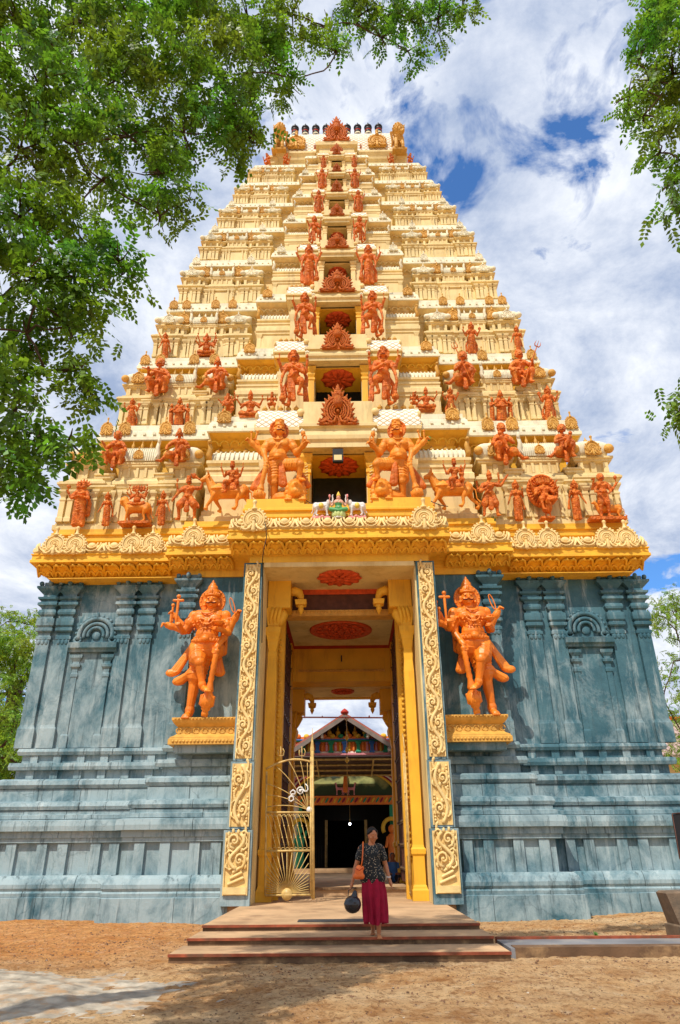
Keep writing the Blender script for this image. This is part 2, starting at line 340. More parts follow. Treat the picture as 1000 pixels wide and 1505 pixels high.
# ------------------------------------------------------------------ ground, platform, lower building
FX = 0.0
YC = 22.8
def gz(x, y):
    z = 0.03*math.sin(x*.9+1)*math.cos(y*.7) + .015*math.sin(x*2.3+y*1.7)
    if y > 14 and x > 4: z += .02*min(1,(y-14)/3)*(min(x,14)-4)
    if abs(x) < 3 and y > 10.6: z *= .2
    return z
def ground():
    xs = np.concatenate([[-900,-300,-100,-40,-20],np.arange(-12,14.01,.07),[20,40,100,300,900]])
    ys = np.concatenate([[-300,-60,-20,-5,2,5],np.arange(7,19.01,.07),[22,30,45,80,200,1500]])
    X,Y = np.meshgrid(xs,ys); 
    def nz(x,y,s,seed):
        r=np.random.default_rng(seed); v=0
        for i in range(7):
            a=r.uniform(0,6.28); f=s*r.uniform(.6,1.7); v=v+np.sin(x*f*np.cos(a)+y*f*np.sin(a)+r.uniform(0,6))
        return v/7
    Z = np.array([[gz(a,b) for a in xs] for b in ys])
    inner=(np.abs(X)<13)&(Y>6)&(Y<19)
    Z = Z + inner*(.012*nz(X,Y,6,1)+.008*nz(X,Y,17,2)+rng.normal(0,.007,X.shape)+.01*nz(X,Y,38,5))
    n,mm = X.shape
    me=bpy.data.meshes.new('ground'); me.vertices.add(n*mm)
    me.vertices.foreach_set('co',np.stack([X,Y,Z],-1).ravel())
    i,j=np.meshgrid(np.arange(n-1),np.arange(mm-1),indexing='ij'); a=(i*mm+j).ravel()
    F=np.stack([a,a+1,a+mm+1,a+mm],-1)
    me.loops.add(F.size); me.loops.foreach_set('vertex_index',F.ravel())
    me.polygons.add(len(F)); me.polygons.foreach_set('loop_start',np.arange(len(F))*4); me.polygons.foreach_set('use_smooth',np.ones(len(F),bool))
    me.update(calc_edges=True)
    m=bpy.data.materials.new('sandy_soil'); m.use_nodes=True; nt=m.node_tree; N=nt.nodes; L=nt.links; b=N['Principled BSDF']; b.inputs['Roughness'].default_value=.95; b.inputs['Specular IOR Level'].default_value=.1
    g=N.new('ShaderNodeNewGeometry')
    def noise(sc,det,ro,off=(0,0,0),st=(1,1,1)):
        mp=N.new('ShaderNodeMapping'); mp.inputs['Location'].default_value=off; mp.inputs['Scale'].default_value=st; L.new(g.outputs['Position'],mp.inputs[0])
        q=N.new('ShaderNodeTexNoise'); q.inputs['Scale'].default_value=sc; q.inputs['Detail'].default_value=det; q.inputs['Roughness'].default_value=ro; L.new(mp.outputs[0],q.inputs[0]); return q.outputs[0]
    def ramp(s_,a_,b_,c0,c1):
        r=N.new('ShaderNodeValToRGB'); r.color_ramp.elements[0].position=a_; r.color_ramp.elements[1].position=b_
        r.color_ramp.elements[0].color=(*c0,1); r.color_ramp.elements[1].color=(*c1,1); L.new(s_,r.inputs[0]); return r.outputs[0]
    def mix(f,a_,c):
        x=N.new('ShaderNodeMix'); x.data_type='RGBA'; L.new(f,x.inputs[0]); L.new(a_,x.inputs[6])
        if isinstance(c,tuple): x.inputs[7].default_value=(*c,1)
        else: L.new(c,x.inputs[7])
        return x.outputs[2]
    c=ramp(noise(2.2,9,.72),.36,.62,(.47,.215,.07),(.78,.50,.24))
    c=mix(ramp(noise(.55,6,.6,(5,8,0)),.42,.62,(0,0,0),(.65,)*3),c,(.82,.60,.34))
    c=mix(ramp(noise(.8,8,.7,(1,3,0)),.52,.64,(0,0,0),(.55,)*3),c,(.36,.17,.065))
    # redder soil on the left by the wall
    sp=N.new('ShaderNodeSeparateXYZ'); L.new(g.outputs['Position'],sp.inputs[0])
    fx=N.new('ShaderNodeMapRange'); fx.inputs[1].default_value=-1.5; fx.inputs[2].default_value=-3.5; L.new(sp.outputs[0],fx.inputs[0])
    fy=N.new('ShaderNodeMapRange'); fy.inputs[1].default_value=10.5; fy.inputs[2].default_value=12.5; fy.inputs[4].default_value=.7; L.new(sp.outputs[1],fy.inputs[0])
    mu=N.new('ShaderNodeMath'); mu.operation='MULTIPLY'; L.new(fx.outputs[0],mu.inputs[0]); L.new(fy.outputs[0],mu.inputs[1])
    c=mix(mu.outputs[0],c,ramp(noise(3.5,9,.75,(2,0,0)),.4,.62,(.56,.18,.035),(.80,.38,.11)))
    c=mix(ramp(noise(9,9,.8,(0,4,0)),.50,.60,(0,0,0),(.8,)*3),c,(.30,.135,.05))
    c=mix(ramp(noise(5,9,.75,(9,4,0)),.55,.72,(0,0,0),(.7,)*3),c,(.78,.62,.42))
    c=mix(ramp(noise(24,5,.75),.57,.63,(0,0,0),(.8,)*3),c,(.13,.06,.03))
    L.new(c,b.inputs['Base Color'])
    bp=N.new('ShaderNodeBump'); bp.inputs['Strength'].default_value=1; bp.inputs['Distance'].default_value=.06; L.new(noise(16,9,.85),bp.inputs['Height']); L.new(bp.outputs[0],b.inputs['Normal'])
    me.materials.append(m)
    tag(link('ground',me),kind='structure')
ground()
def rock():
    """flat bare rock sheet lying flush in the soil at front left"""
    xs=np.arange(-9.5,-.4,.045); ys=np.arange(7.2,11.9,.045); X,Y=np.meshgrid(xs,ys)
    r_=np.random.default_rng(4)
    def nz(f,n=9):
        v=0
        for i in range(n):
            a=r_.uniform(0,6.28); g=f*r_.uniform(.6,1.8); v=v+np.sin(X*g*np.cos(a)+Y*g*1.5*np.sin(a)+r_.uniform(0,6))
        return v/n**.5
    d=np.sqrt(((X+5.6)/3.95)**2+((Y-9.15)/1.75)**2)
    H=.06*(1-d**3)+.012*nz(1.6)+.009*nz(4.5)+.006*nz(13)+.003*nz(34)+r_.normal(0,.0022,X.shape)
    H=np.where(d>1.25,-.12,H)
    Z=np.array([[gz(a,b) for a in xs] for b in ys])+np.clip(H,-.12,.07)
    n,mm=X.shape; me=bpy.data.meshes.new('rock_sheet'); me.vertices.add(n*mm); me.vertices.foreach_set('co',np.stack([X,Y,Z],-1).ravel())
    i,j=np.meshgrid(np.arange(n-1),np.arange(mm-1),indexing='ij'); a=(i*mm+j).ravel(); keep=(d[:-1,:-1]<1.3).ravel(); a=a[keep]; F=np.stack([a,a+1,a+mm+1,a+mm],-1)
    me.loops.add(F.size); me.loops.foreach_set('vertex_index',F.ravel()); me.polygons.add(len(F)); me.polygons.foreach_set('loop_start',np.arange(len(F))*4); me.polygons.foreach_set('use_smooth',np.ones(len(F),bool)); me.update(calc_edges=True)
    m=mat('bare_rock',(.40,.35,.27),.92,.55,4.5,1.0,14,dirt_or_highlight=(.42,.25,.12),patch_amt=.95,dscale=2.6,world=True)
    me.materials.append(m); tag(link('rock_sheet',me),kind='structure')
rock()
def pebbles():
    mb=MB()
    for i in range(3600):
        x=random.uniform(-7,7.5); y=random.uniform(7.3,14) if random.random()<.8 else random.uniform(12,17.5)
        if abs(x)<2.6 and y>11.1: continue
        if x<-1.3 and y<10.9 and random.random()<.8: continue
        r=random.choice((.005,.007,.008,.01,.014))*(1.3 if y>11 else 1)
        mb.M=Matrix.Translation((x,y,gz(x,y)+r*.3))@Matrix.Rotation(random.uniform(0,6),4,'Z')
        mb.loft([[(-r,-r*.7,-r*.4),(r*.8,-r,-r*.4),(r,r*.7,-r*.4),(-r*.7,r,-r*.4)],[(-r*.6,-r*.5,r*.6),(r*.5,-r*.6,r*.5),(r*.6,r*.4,r*.6),(-r*.4,r*.6,r*.45)]])
    mb.M=None
    tag(obj('pebbles',mb,mat('pebble',(.22,.12,.065),.9,.5,9)),'scattered dark pebbles and crumbs on the sandy ground','pebbles',kind='stuff')
pebbles()
def litter():
    me=bpy.data.meshes.new('dry_leaf_a'); me.from_pydata([(-.5,0,0),(0,.22,.08),(.5,0,.02),(0,-.22,.1)],[],[(0,1,2,3)])
    mb=MB()
    for i in range(420):
        x=random.gauss(1,4) if random.random()<.6 else random.uniform(-6,7); y=random.uniform(7.5,13.5) if random.random()<.7 else random.uniform(14,17.4)
        if -2.5<x<2.6 and y>11.1: continue
        L=random.uniform(.025,.06); mb.M=Matrix.Translation((x,y,gz(x,y)+.012))@Matrix.Rotation(random.uniform(0,6),4,'Z')@Matrix.Rotation(random.uniform(-.4,.4),4,'X')@Matrix.Scale(L,4)
        mb.add([(-.5,0,0),(-.1,.25,.1),(.5,0,.02),(-.1,-.25,.12)],[(0,1,2,3)],random.choice((0,0,1)))
    mb.M=None; tag(obj('dry_leaves',mb,[mat('dry_leaf',(.28,.13,.04),.9,.4,9),mat('pale_chip',(.55,.48,.38),.9,.3,9)]),'small dry leaves and pale chips littering the sandy ground','leaf litter',kind='stuff')
litter()
PL=.31
def steps():
    t=empty('entrance_steps',(0,14,0),'three wide worn stone steps with red edges leading up to the gateway','steps')
    for i,(w0,w1,y0,y1,z0,z1) in enumerate([(-2.37,2.42,11.3,12.25,-.15,.12),(-2.3,2.36,12.2,13.25,.0,.22)]):
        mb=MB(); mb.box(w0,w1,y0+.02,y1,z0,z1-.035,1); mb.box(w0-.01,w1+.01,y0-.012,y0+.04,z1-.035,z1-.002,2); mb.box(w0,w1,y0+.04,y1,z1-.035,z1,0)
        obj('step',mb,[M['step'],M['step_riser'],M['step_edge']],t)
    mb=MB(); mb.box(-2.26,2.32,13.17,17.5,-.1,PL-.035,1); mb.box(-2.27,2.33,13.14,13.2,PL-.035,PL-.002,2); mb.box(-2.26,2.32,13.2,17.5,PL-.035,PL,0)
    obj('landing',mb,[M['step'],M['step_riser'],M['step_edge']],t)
    mb=MB(); mb.box(-.72,.8,13.55,13.95,PL,PL+.012)
    tag(obj('drain_cover',mb,M['black_stone']),'long dark stone strip set into the landing behind the top step edge','drain cover')
steps()
def kerbs():
    mb=MB(); mb.box(2.56,12,11.65,11.95,-.1,.13,1); mb.box(2.5,12,11.66,12.75,-.1,.118,0); mb.box(2.5,12,12.74,12.86,-.1,.15,2)
    o=obj('raised_path',mb,[M['slab'],M['step_riser'],M['step_edge']])
    tag(o,kind='structure')
    mb=MB()
    for dx in (0,):
        mb.loft([[(5.52,12.95,-.1),(6.7,12.95,-.1),(6.7,13.55,-.1),(5.52,13.55,-.1)],[(5.52,12.95,.25),(6.7,12.95,.25),(6.7,13.55,.25),(5.52,13.55,.25)],
             [(5.55,13.0,.27),(6.7,13.0,.27),(6.7,13.5,.27),(5.55,13.5,.27)],[(5.43,13.02,.72),(6.7,13.02,.74),(6.7,13.45,.74),(5.43,13.45,.72)],[(5.46,13.06,.75),(6.7,13.06,.78),(6.7,13.4,.78),(5.46,13.4,.75)]])
    tag(obj('concrete_block',mb,M['stone_post']),'weathered brown concrete block at the right edge beside the path','block')
    # dark notice board leaning in at the right edge
    t=empty('notice_board',(6.9,13.0,.8),'dark framed board on a post cut off by the right edge','notice board')
    a=P(988,1197,13.0); b=P(1003,1262,13.0)
    mb=MB(); mb.loft([[(a.x,12.97,a.z),(a.x+1.0,12.97,a.z+.06),(a.x+1.0,13.03,a.z+.06),(a.x,13.03,a.z)],[(b.x-.04,12.97,b.z),(a.x+1.0,12.97,b.z),(a.x+1.0,13.03,b.z),(b.x-.04,13.03,b.z)]])
    obj('board',mb,M['black'],t)
    mb=MB(); mb.tube([(a.x-.012,12.96,a.z+.012),(b.x-.055,12.96,b.z),(b.x-.02,12.96,b.z-.3)],.008); mb.tube([(a.x-.012,12.96,a.z+.012),(a.x+1,12.96,a.z+.075)],.008); obj('frame',mb,M['door'],t)
    mb=MB(); mb.box(a.x+.45,a.x+.55,12.98,13.06,.75,b.z+.1); obj('post',mb,M['black'],t)
kerbs()
# ---- the tower -------------------------------------------------------
tower=empty('gateway_tower',(0,YC,0),'tall tapering temple gateway tower, blue stone base below cream and gold storeys crowded with ornament','temple tower')
WX,WY,MX_,MY=8.4,19.0,4.44,18.5
PX=2.1
YB=26.6
def run2(mb,prof,x0,x1,y,m0=0,m1=0,m=0):
    """moulding between x0 and x1 whose ends may be mitred by the projection"""
    r=[]
    for x,mt in ((x0,m0),(x1,m1)):
        ring=[(x+mt*o,y-o,z) for o,z in prof]; ring+=[(x,y+.04,prof[-1][1]),(x,y+.04,prof[0][1])]
        r.append(ring)
    mb.loft(r,m)
def halfplan(s,o,z):
    pts=[(PX+.45,YB+o),(PX+.45,MY-o),(MX_+o,MY-o),(MX_+o,WY-o),(WX+o,WY-o),(WX+o,YB+o)]
    return [(s*x,y,z) for x,y in pts]
CORE=[(1.0,-.4),(1.0,.46),(.92,.58),(.88,.62),(.88,.88),(.6,.92),(.6,1.6),(.72,1.62),(.72,1.84),(.8,1.88),(.8,2.08),(.56,2.15),(.56,2.48),(.32,2.56),(.32,3.08),(.1,3.12),(.1,3.32),(.2,3.34),(.2,3.5),(.03,3.52),(.03,3.7),(.08,3.72),(.08,3.86),(0,3.88)]
COURSES=[('plinth_block',[(.95,-.3),(1.03,-.3),(1.03,.47),(.98,.485)]),
 ('moulding_block',[(.9,.485),(.99,.49),(1.0,.56),(.96,.6)]),
 ('moulding_block',[(.85,.6),(.96,.605),(.99,.66),(.99,.74),(.93,.85),(.85,.92)]),
 ('moulding_block',[(.6,1.60),(.68,1.61),(.68,1.70),(.76,1.72),(.76,1.86)]),
 ('moulding_block',[(.7,1.86),(.87,1.87),(.88,1.98),(.86,2.10),(.7,2.13)]),
 ('moulding_block',[(.6,2.13),(.72,2.14),(.72,2.23),(.64,2.25),(.64,2.33)]),
 ('moulding_block',[(.5,2.34),(.67,2.35),(.70,2.43),(.66,2.52),(.5,2.56)]),
 ('panel_block',[(.3,2.565),(.35,2.57),(.35,2.85),(.3,2.86)]),
 ('moulding_block',[(.3,2.86),(.38,2.87),(.43,2.95),(.41,3.05),(.3,3.10)]),
 ('moulding_block',[(.1,3.32),(.25,3.33),(.27,3.41),(.25,3.50),(.1,3.52)]),
 ('moulding_block',[(0,3.70),(.12,3.71),(.15,3.79),(.12,3.87),(0,3.89)])]
for s in (-1,1):
    mb=MB(); mb.loft([halfplan(s,o,z) for o,z in CORE]+[halfplan(s,0,z) for z in (8.6,)],0); obj('wall',mb,M['wall'],tower)
    for name,prof in COURSES:
        for (a,b,y,mi) in ((PX+.5,MX_,MY,1),(MX_,WX,WY,1)):
            om=max(o for o,z in prof)
            st=a if a<3 else MX_+om+.004
            cuts=[st]
            while cuts[-1]<b-1.6: cuts.append(cuts[-1]+random.uniform(.6,1.15))
            cuts.append(b)
            for i in range(len(cuts)-1):
                mb=MB(); j=random.uniform(-.006,.008); pf=[(o+j,z) for o,z in prof]; last=i==len(cuts)-2
                run2(mb,pf,s*(cuts[i]+.006),s*(cuts[i+1]-(0 if last else .006)),y,0,s if last else 0)
                obj(name,mb,M['wall'],tower)
    # upright strips in the recessed band
    for (xs_,y,o) in (([2.95,3.45,4.15,4.75],MY,.6),([5.5,5.95,6.75,7.25,8.0,8.5],WY,.6)):
        for x in xs_:
            mb=MB(); mb.box(s*x-.12,s*x+.12,y-o-.09,y-o+.03,.915,1.602); obj('strip_pilaster',mb,M['wall'],tower)
    for z0,z1,o in ((3.12,3.33,.1),(3.52,3.71,.03)):
        for x,y in [(3.0,MY),(3.9,MY)]+[(5.0+.62*i,WY) for i in range(6)]:
            mb=MB(); mb.box(s*x-.1,s*x+.1,y-o-.06,y-o+.02,z0,z1); obj('dentil_block',mb,M['wall'],tower)
def pilaster(x,y,z0=3.89,z1=8.54,w=.185,par=tower):
    mb=MB()
    mb.sq(x,y,[(w*1.25,z0),(w*1.25,z0+.5),(w*1.12,z0+.54),(w,z0+.6),(w,z1-1.72),(w*1.18,z1-1.7),(w*1.18,z1-1.62),(w*.95,z1-1.6),(w*.95,z1-1.5)],0,.45)
    t=z1
    prof=[(w*1.0,t-1.5),(w*1.3,t-1.46),(w*1.3,t-1.38),(w*1.0,t-1.36),(w*1.35,t-1.3),(w*1.4,t-1.2),(w*1.35,t-1.1),(w*1.0,t-1.08),(w*.95,t-1.02),(w*1.3,t-.98),(w*1.42,t-.92),(w*1.3,t-.84),(w*1.0,t-.82),(w*1.2,t-.74),(w*1.65,t-.70),(w*1.65,t-.63),(w*1.3,t-.6),(w*1.2,t-.56),(w*1.7,t-.52),(w*1.75,t-.46),(w*1.1,t-.44),(w*1.1,t-.38),(w*2.1,t-.2),(w*2.15,t-.14),(w*1.2,t-.13),(w*1.2,t)]
    mb.sq(x,y,prof,0,.62)
    for dx in (-1,0,1):
        mb.ell((x+dx*w*1.6,y-.16-(.08 if dx==0 else 0),t-.05),(.07,.09,.075 if dx else .1),0,8,6)
    for i in (-1,0,1): mb.ell((x+i*w*.6,y-w*.45-.005,z1-1.78),(w*.28,.02,.08),0,8,5)
    obj('pilaster',mb,M['wall'],par)
def wx(px,py,Y): return P(px,py,Y).x
for px,Y in ((80,WY),(108,WY),(192,WY),(223,WY),(279,MY),(719,MY),(776,WY),(810,WY),(894,WY),(931,WY)):
    pilaster(wx(px,862,Y),Y)
for px in (139,866):
    x=wx(px,955,WY); y=WY
    t=MB()
    for s in (-1,1): 
        t.sq(x+s*.44,y,[(.1,3.89),(.1,4.2),(.075,4.25),(.075,5.75),(.1,5.78),(.1,5.85),(.075,5.9),(.075,6.0),(.14,6.05),(.15,6.12),(.09,6.14),(.09,6.2),(.17,6.3),(.18,6.38),(.1,6.4)],0,.7)
    t.run([(0,6.45),(.12,6.46),(.14,6.52),(.22,6.56),(.24,6.7),(.12,6.74),(0,6.75)],x-.68,x+.68,y)
    t.box(x-.36,x+.36,y-.03,y+.02,3.9,6.45)
    obj('false_niche',t,M['wall'],tower)
    mb=MB(); zc=6.95
    for r,tr in ((.48,.07),(.34,.055),(.22,.05)):
        mb.arc((x,y-.07,zc),r,-15,195,tr,20)
    for i in range(15):
        a=R(-8+196*i/14); mb.ell((x+.56*math.cos(a),y-.06,zc+.56*math.sin(a)),(.055,.05,.055),0,8,5)
    for s in (-1,1): mb.arc((x+s*.5,y-.07,zc-.13),.09,0,360,.04,10)
    mb.ell((x,y-.02,zc),(.13,.05,.13))
    mb.cap((x,y-.08,zc+.5),(x,y-.1,zc+.64),.06,.03)
    obj('niche_arch',mb,M['wall'],tower)
# ---- horseshoe ornament, drawn at unit radius about its centre, facing -y
def kudu_mb(beads=16):
    mb=MB()
    mb.lathe((0,0,0),[(.62,.02),(.62,-.08),(.55,-.12),(.48,-.10),(.44,-.06)],20,0,'y')
    for r,tr in ((.86,.085),(.66,.06),(.48,.07),(.3,.055)): mb.arc((0,-.07,0),r,-52,232,tr,22,6)
    for i in range(beads):
        a=R(-42+264*i/(beads-1)); mb.ell((1.0*math.cos(a),-.05,1.0*math.sin(a)),(.12,.08,.12),0,7,5)
    mb.ell((0,-.12,0),(.16,.14,.16))
    mb.cap((0,-.08,-.1),(0,-.1,-.95),.12,.2,8)
    for s in (-1,1):
        mb.tube([(s*.2,-.1,-.5),(s*.35,-.12,-.8),(s*.62,-.12,-.95),(s*.85,-.1,-.85),(s*.82,-.1,-.65),(s*.66,-.1,-.68)],[.07,.1,.12,.11,.08,.05])
        mb.tube([(s*.55,-.06,-.6),(s*.9,-.08,-.7),(s*1.1,-.06,-.95)],[.06,.09,.04])
    mb.plate([(-.95,-1.0),(.95,-1.0),(1.05,-.7),(1.0,.2),(.6,.85),(0,1.0),(-.6,.85),(-1.0,.2),(-1.05,-.7)],-.03,.12)
    mb.lathe((0,0,1.0),[(.28,-.1),(.2,.05),(.13,.2),(.13,.5),(.19,.6),(.17,.75),(.05,.85)],10)
    return mb
KUDU=kudu_mb().mesh('horseshoe_ornament',M['gold'])
KUDU_P=kudu_mb().mesh('horseshoe_ornament_pale',M['pale_gold'])
KUDU_S=kudu_mb(8).mesh('horseshoe_ornament_small',M['gold'])
def kirti_mb():
    """flame-edged arch ornament with a crowning head, unit half width 1, base at z=0"""
    mb=MB(); c=(0,-.1,.78)
    mb.plate([(-1.15,0),(1.15,0),(1.1,.25),(.92,.5),(.9,1.0),(.6,1.5),(0,1.75),(-.6,1.5),(-.9,1.0),(-.92,.5),(-1.1,.25)],-.04,.16)
    for r,tr in ((.82,.06),(.66,.075),(.50,.055),(.38,.055),(.24,.05)): mb.arc((0,-.16,.78),r,-58,238,tr,22,6)
    for r,nb in ((.73,22),(.33,12)):
        for i in range(nb):
            a=R(-55+290*i/(nb-1)); mb.ell((r*math.cos(a),-.16,.78+r*math.sin(a)),(.04,.04,.04),0,6,4)
    mb.ell((0,-.16,.78),(.1,.1,.1))
    for i in range(15):
        a=R(-28+236*i/14); d=Vector((math.cos(a)*.94,0,math.sin(a))); p=Vector((0,-.08,.78))
        mb.cap(p+d*.84,p+d*.97,.12,.10,7)
        mb.tube([p+d*.96,p+d*1.06+Vector((0,-.05,.03)),p+d*1.15+Vector((0,.0,.08))],[.09,.06,.01])
    for s in (-1,1):
        mb.tube([(s*.12,-.12,.5),(s*.2,-.14,.2),(s*.42,-.16,.1),(s*.62,-.16,.22),(s*.55,-.16,.36),(s*.42,-.15,.3)],[.07,.09,.09,.09,.07,.04])
        mb.tube([(s*.55,-.12,.4),(s*.8,-.14,.2),(s*1.0,-.15,.12),(s*1.15,-.14,.22),(s*1.1,-.14,.32),(s*1.0,-.14,.28)],[.07,.1,.1,.1,.08,.05])
        mb.tube([(s*.3,-.12,.05),(s*.8,-.14,.05),(s*1.3,-.1,.05)],[.06,.07,.04])
    # crowning face
    mb.ell((0,-.12,1.78),(.3,.24,.3)); mb.cap((0,-.1,1.3),(0,-.12,1.7),.34,.22)
    for sg in (-1,1): mb.ell((sg*.45,-.1,1.5),(.17,.12,.17)); mb.ell((sg*.66,-.08,1.28),(.14,.1,.14))
    for s in (-1,1):
        mb.ell((s*.1,-.3,1.86),(.06,.05,.06),0,8,5); mb.cap((s*.2,-.1,1.6),(s*.38,-.12,1.95),.1,.05,7); mb.cap((s*.16,-.12,1.98),(s*.3,-.12,2.2),.06,.02,6)
    mb.ell((0,-.34,1.74),(.07,.07,.06),0,8,5); mb.tube([(-.14,-.28,1.62),(0,-.33,1.58),(.14,-.28,1.62)],.035)
    mb.lathe((0,-.1,2.0),[(.2,0),(.16,.06),(.18,.1),(.1,.2),(.12,.25),(.02,.42)],9)
    return mb
KIRTI=kirti_mb().mesh('flame_arch_ornament',M['orange'])
KIRTI_R=kirti_mb().mesh('flame_arch_ornament_red',M['red_orange'])
KIRTI_G=kirti_mb().mesh('flame_arch_ornament_gold',M['gold'])
def finial_mb():
    mb=MB(); mb.lathe((0,0,0),[(.3,0),(.34,.06),(.2,.12),(.32,.22),(.42,.38),(.34,.55),(.16,.64),(.22,.7),(.12,.78),(.06,.95),(.01,1.1)],10); return mb
FINIAL=finial_mb().mesh('finial',M['gold'])
FINIAL_W=finial_mb().mesh('finial_white',M['white'])
# petals of the great cornice: lower (heart scrolls on the underside) and upper (swags on the roll)
def petal_low():
    mb=MB() # local: x along, origin at lower back edge, rises outwards to (-y)
    def S(u,v,h=0):  # v 0..1 from bottom/back to lip
        y=-.50*(1-math.cos(v*math.pi/2)); z=.27*math.sin(v*math.pi/2)
        n=Vector((0,-.5,-.9)).normalized()
        return Vector((u,y,z))+n*(-h)*-1*.0+Vector((0,-h*.85,-h*.5))
    for k in (0,1):
        sg=1 if k else -1
        pts=[S(sg*u,v,.035) for u,v in ((.0,.12),(.06,.34),(.12,.46),(.18,.38),(.2,.2),(.245,.1))]
        mb.tube(pts,[.03,.042,.045,.042,.035,.02],6)
        pts=[S(sg*u,v,.03) for u,v in ((.245,.12),(.225,.5),(.17,.78),(.1,.88),(.0,.72))]
        mb.tube(pts,[.025,.04,.046,.044,.034],6)
    rings=[]
    for i in range(6):
        v=.15+.7*i/5; w=.2*math.sin(math.pi*(.18+.7*i/5))
        rings.append([S(lerp(-w,w,j/6),v,.035*math.sin(math.pi*j/6)*math.sin(math.pi*(i+.5)/6.5)+.004) for j in range(7)])
    mb.loft([[tuple(p) for p in r] for r in rings],0,True,False,False)
    return mb
def petal_up():
    mb=MB()
    for r,h in ((.2,.3),(.13,.2)):
        mb.tube([(r*math.cos(t),-.035-.05*abs(math.sin(t)),h*math.sin(t)) for t in [math.pi+math.pi*i/10 for i in range(11)]],.022,6)
    for s in (-1,1):
        mb.tube([(s*.24,-.0,-.02),(s*.235,-.07,-.15),(s*.17,-.11,-.31),(s*.28,-.12,-.34)],[.03,.035,.03,.01],6)
    mb.ell((0,-.05,-.1),(.1,.05,.1),0,10,6)
    return mb
PLOW=petal_low().mesh('lotus_petal',M['yellow']); PUP=petal_up().mesh('swag_petal',M['pale_gold'])
def plan3(o,z,X,yw,wm,ym,wc=None,yc=None,yb=YB):
    p=[(-X-o,yb+o),(-X-o,yw-o),(-wm-o,yw-o),(-wm-o,ym-o)]
    if wc: p+=[(-wc-o,ym-o),(-wc-o,yc-o),(wc+o,yc-o),(wc+o,ym-o)]
    p+=[(wm+o,ym-o),(wm+o,yw-o),(X+o,yw-o),(X+o,yb+o)]
    return [(x,y,z) for x,y in p]
G1=dict(X=9.02,yw=18.35,wm=4.95,ym=17.9,wc=3.02,yc=16.85,yb=YB+.5)
mb=MB()
A=[(-.56,8.5),(-.56,8.71)]; B=[(-.55,8.71),(-.52,8.78),(-.42,8.86),(-.28,8.92),(-.08,8.97)]; C_=[(0,8.98),(.0,9.06),(-.03,9.08),(-.03,9.2),(0,9.22),(0,9.25)]
D_=[(-.08,9.25),(-.02,9.32),(-.03,9.42),(-.1,9.52),(-.22,9.60),(-.36,9.62)]; F_=[(-.36,9.62),(-.36,9.74),(-.28,9.76),(-.28,9.84),(-.38,9.87),(-.38,9.97),(-.32,9.99),(-.32,10.05),(-.36,10.08),(-.36,10.19)]
mb.loft([plan3(o,z,**G1) for o,z in A+B],0,cap=False); mb.loft([plan3(o,z,**G1) for o,z in [B[-1]]+C_],0,cap=False)
mb.loft([plan3(o,z,**G1) for o,z in [C_[-1]]+D_],1,cap=False); mb.loft([plan3(o,z,**G1) for o,z in [D_[-1]]+F_],0,cap=False)
mb.add(plan3(-.36,10.19,**G1),[tuple(range(12))],0)
# underside of the cornice (leaves the porch open)
mb.box(-8.42,-2.6,18.45,26,8.5,8.52,0); mb.box(2.6,8.42,18.45,26,8.5,8.52,0)
obj('great_cornice',mb,[M['yellow'],M['pale_gold']],tower)
def along(x0,x1,step):
    n=max(1,int(round((x1-x0)/step))); return [x0+(x1-x0)*(i+.5)/n for i in range(n)],(x1-x0)/n/step
for x0,x1,y in ((-8.9,-4.98,G1['yw']),(-4.9,-3.05,G1['ym']),(-2.95,2.95,G1['yc']),(3.05,4.9,G1['ym']),(4.98,8.9,G1['yw'])):
    xs_,k=along(x0,x1,.5)
    for x in xs_:
        link('lotus_petal',PLOW,tower,(x,y+.50,8.66),scale=(k,1,1))
    xs_,k=along(x0,x1,.62)
    for x in xs_: link('swag_petal',PUP,tower,(x,y+.04,9.58),scale=(k*1.2,1,.95))
for s in (-1,1):
    for i in range(7):
        y=19+i*1.1; o=link('lotus_petal',PLOW,tower,(s*(9.02-.50),y,8.66),rz=s*math.pi/2)
for px,Y,sc in ((82,18.3,.31),(112,18.3,.31),(195,18.3,.31),(224,18.3,.31),(284,17.85,.31),(372,16.8,.33),(626,16.8,.33),(711,17.85,.31),(773,18.3,.31),(807,18.3,.31),(893,18.3,.31),(922,18.3,.31)):
    link('horseshoe_ornament',KUDU_P,tower,(wx(px,795,Y),Y,9.52),scale=(sc,sc,sc))
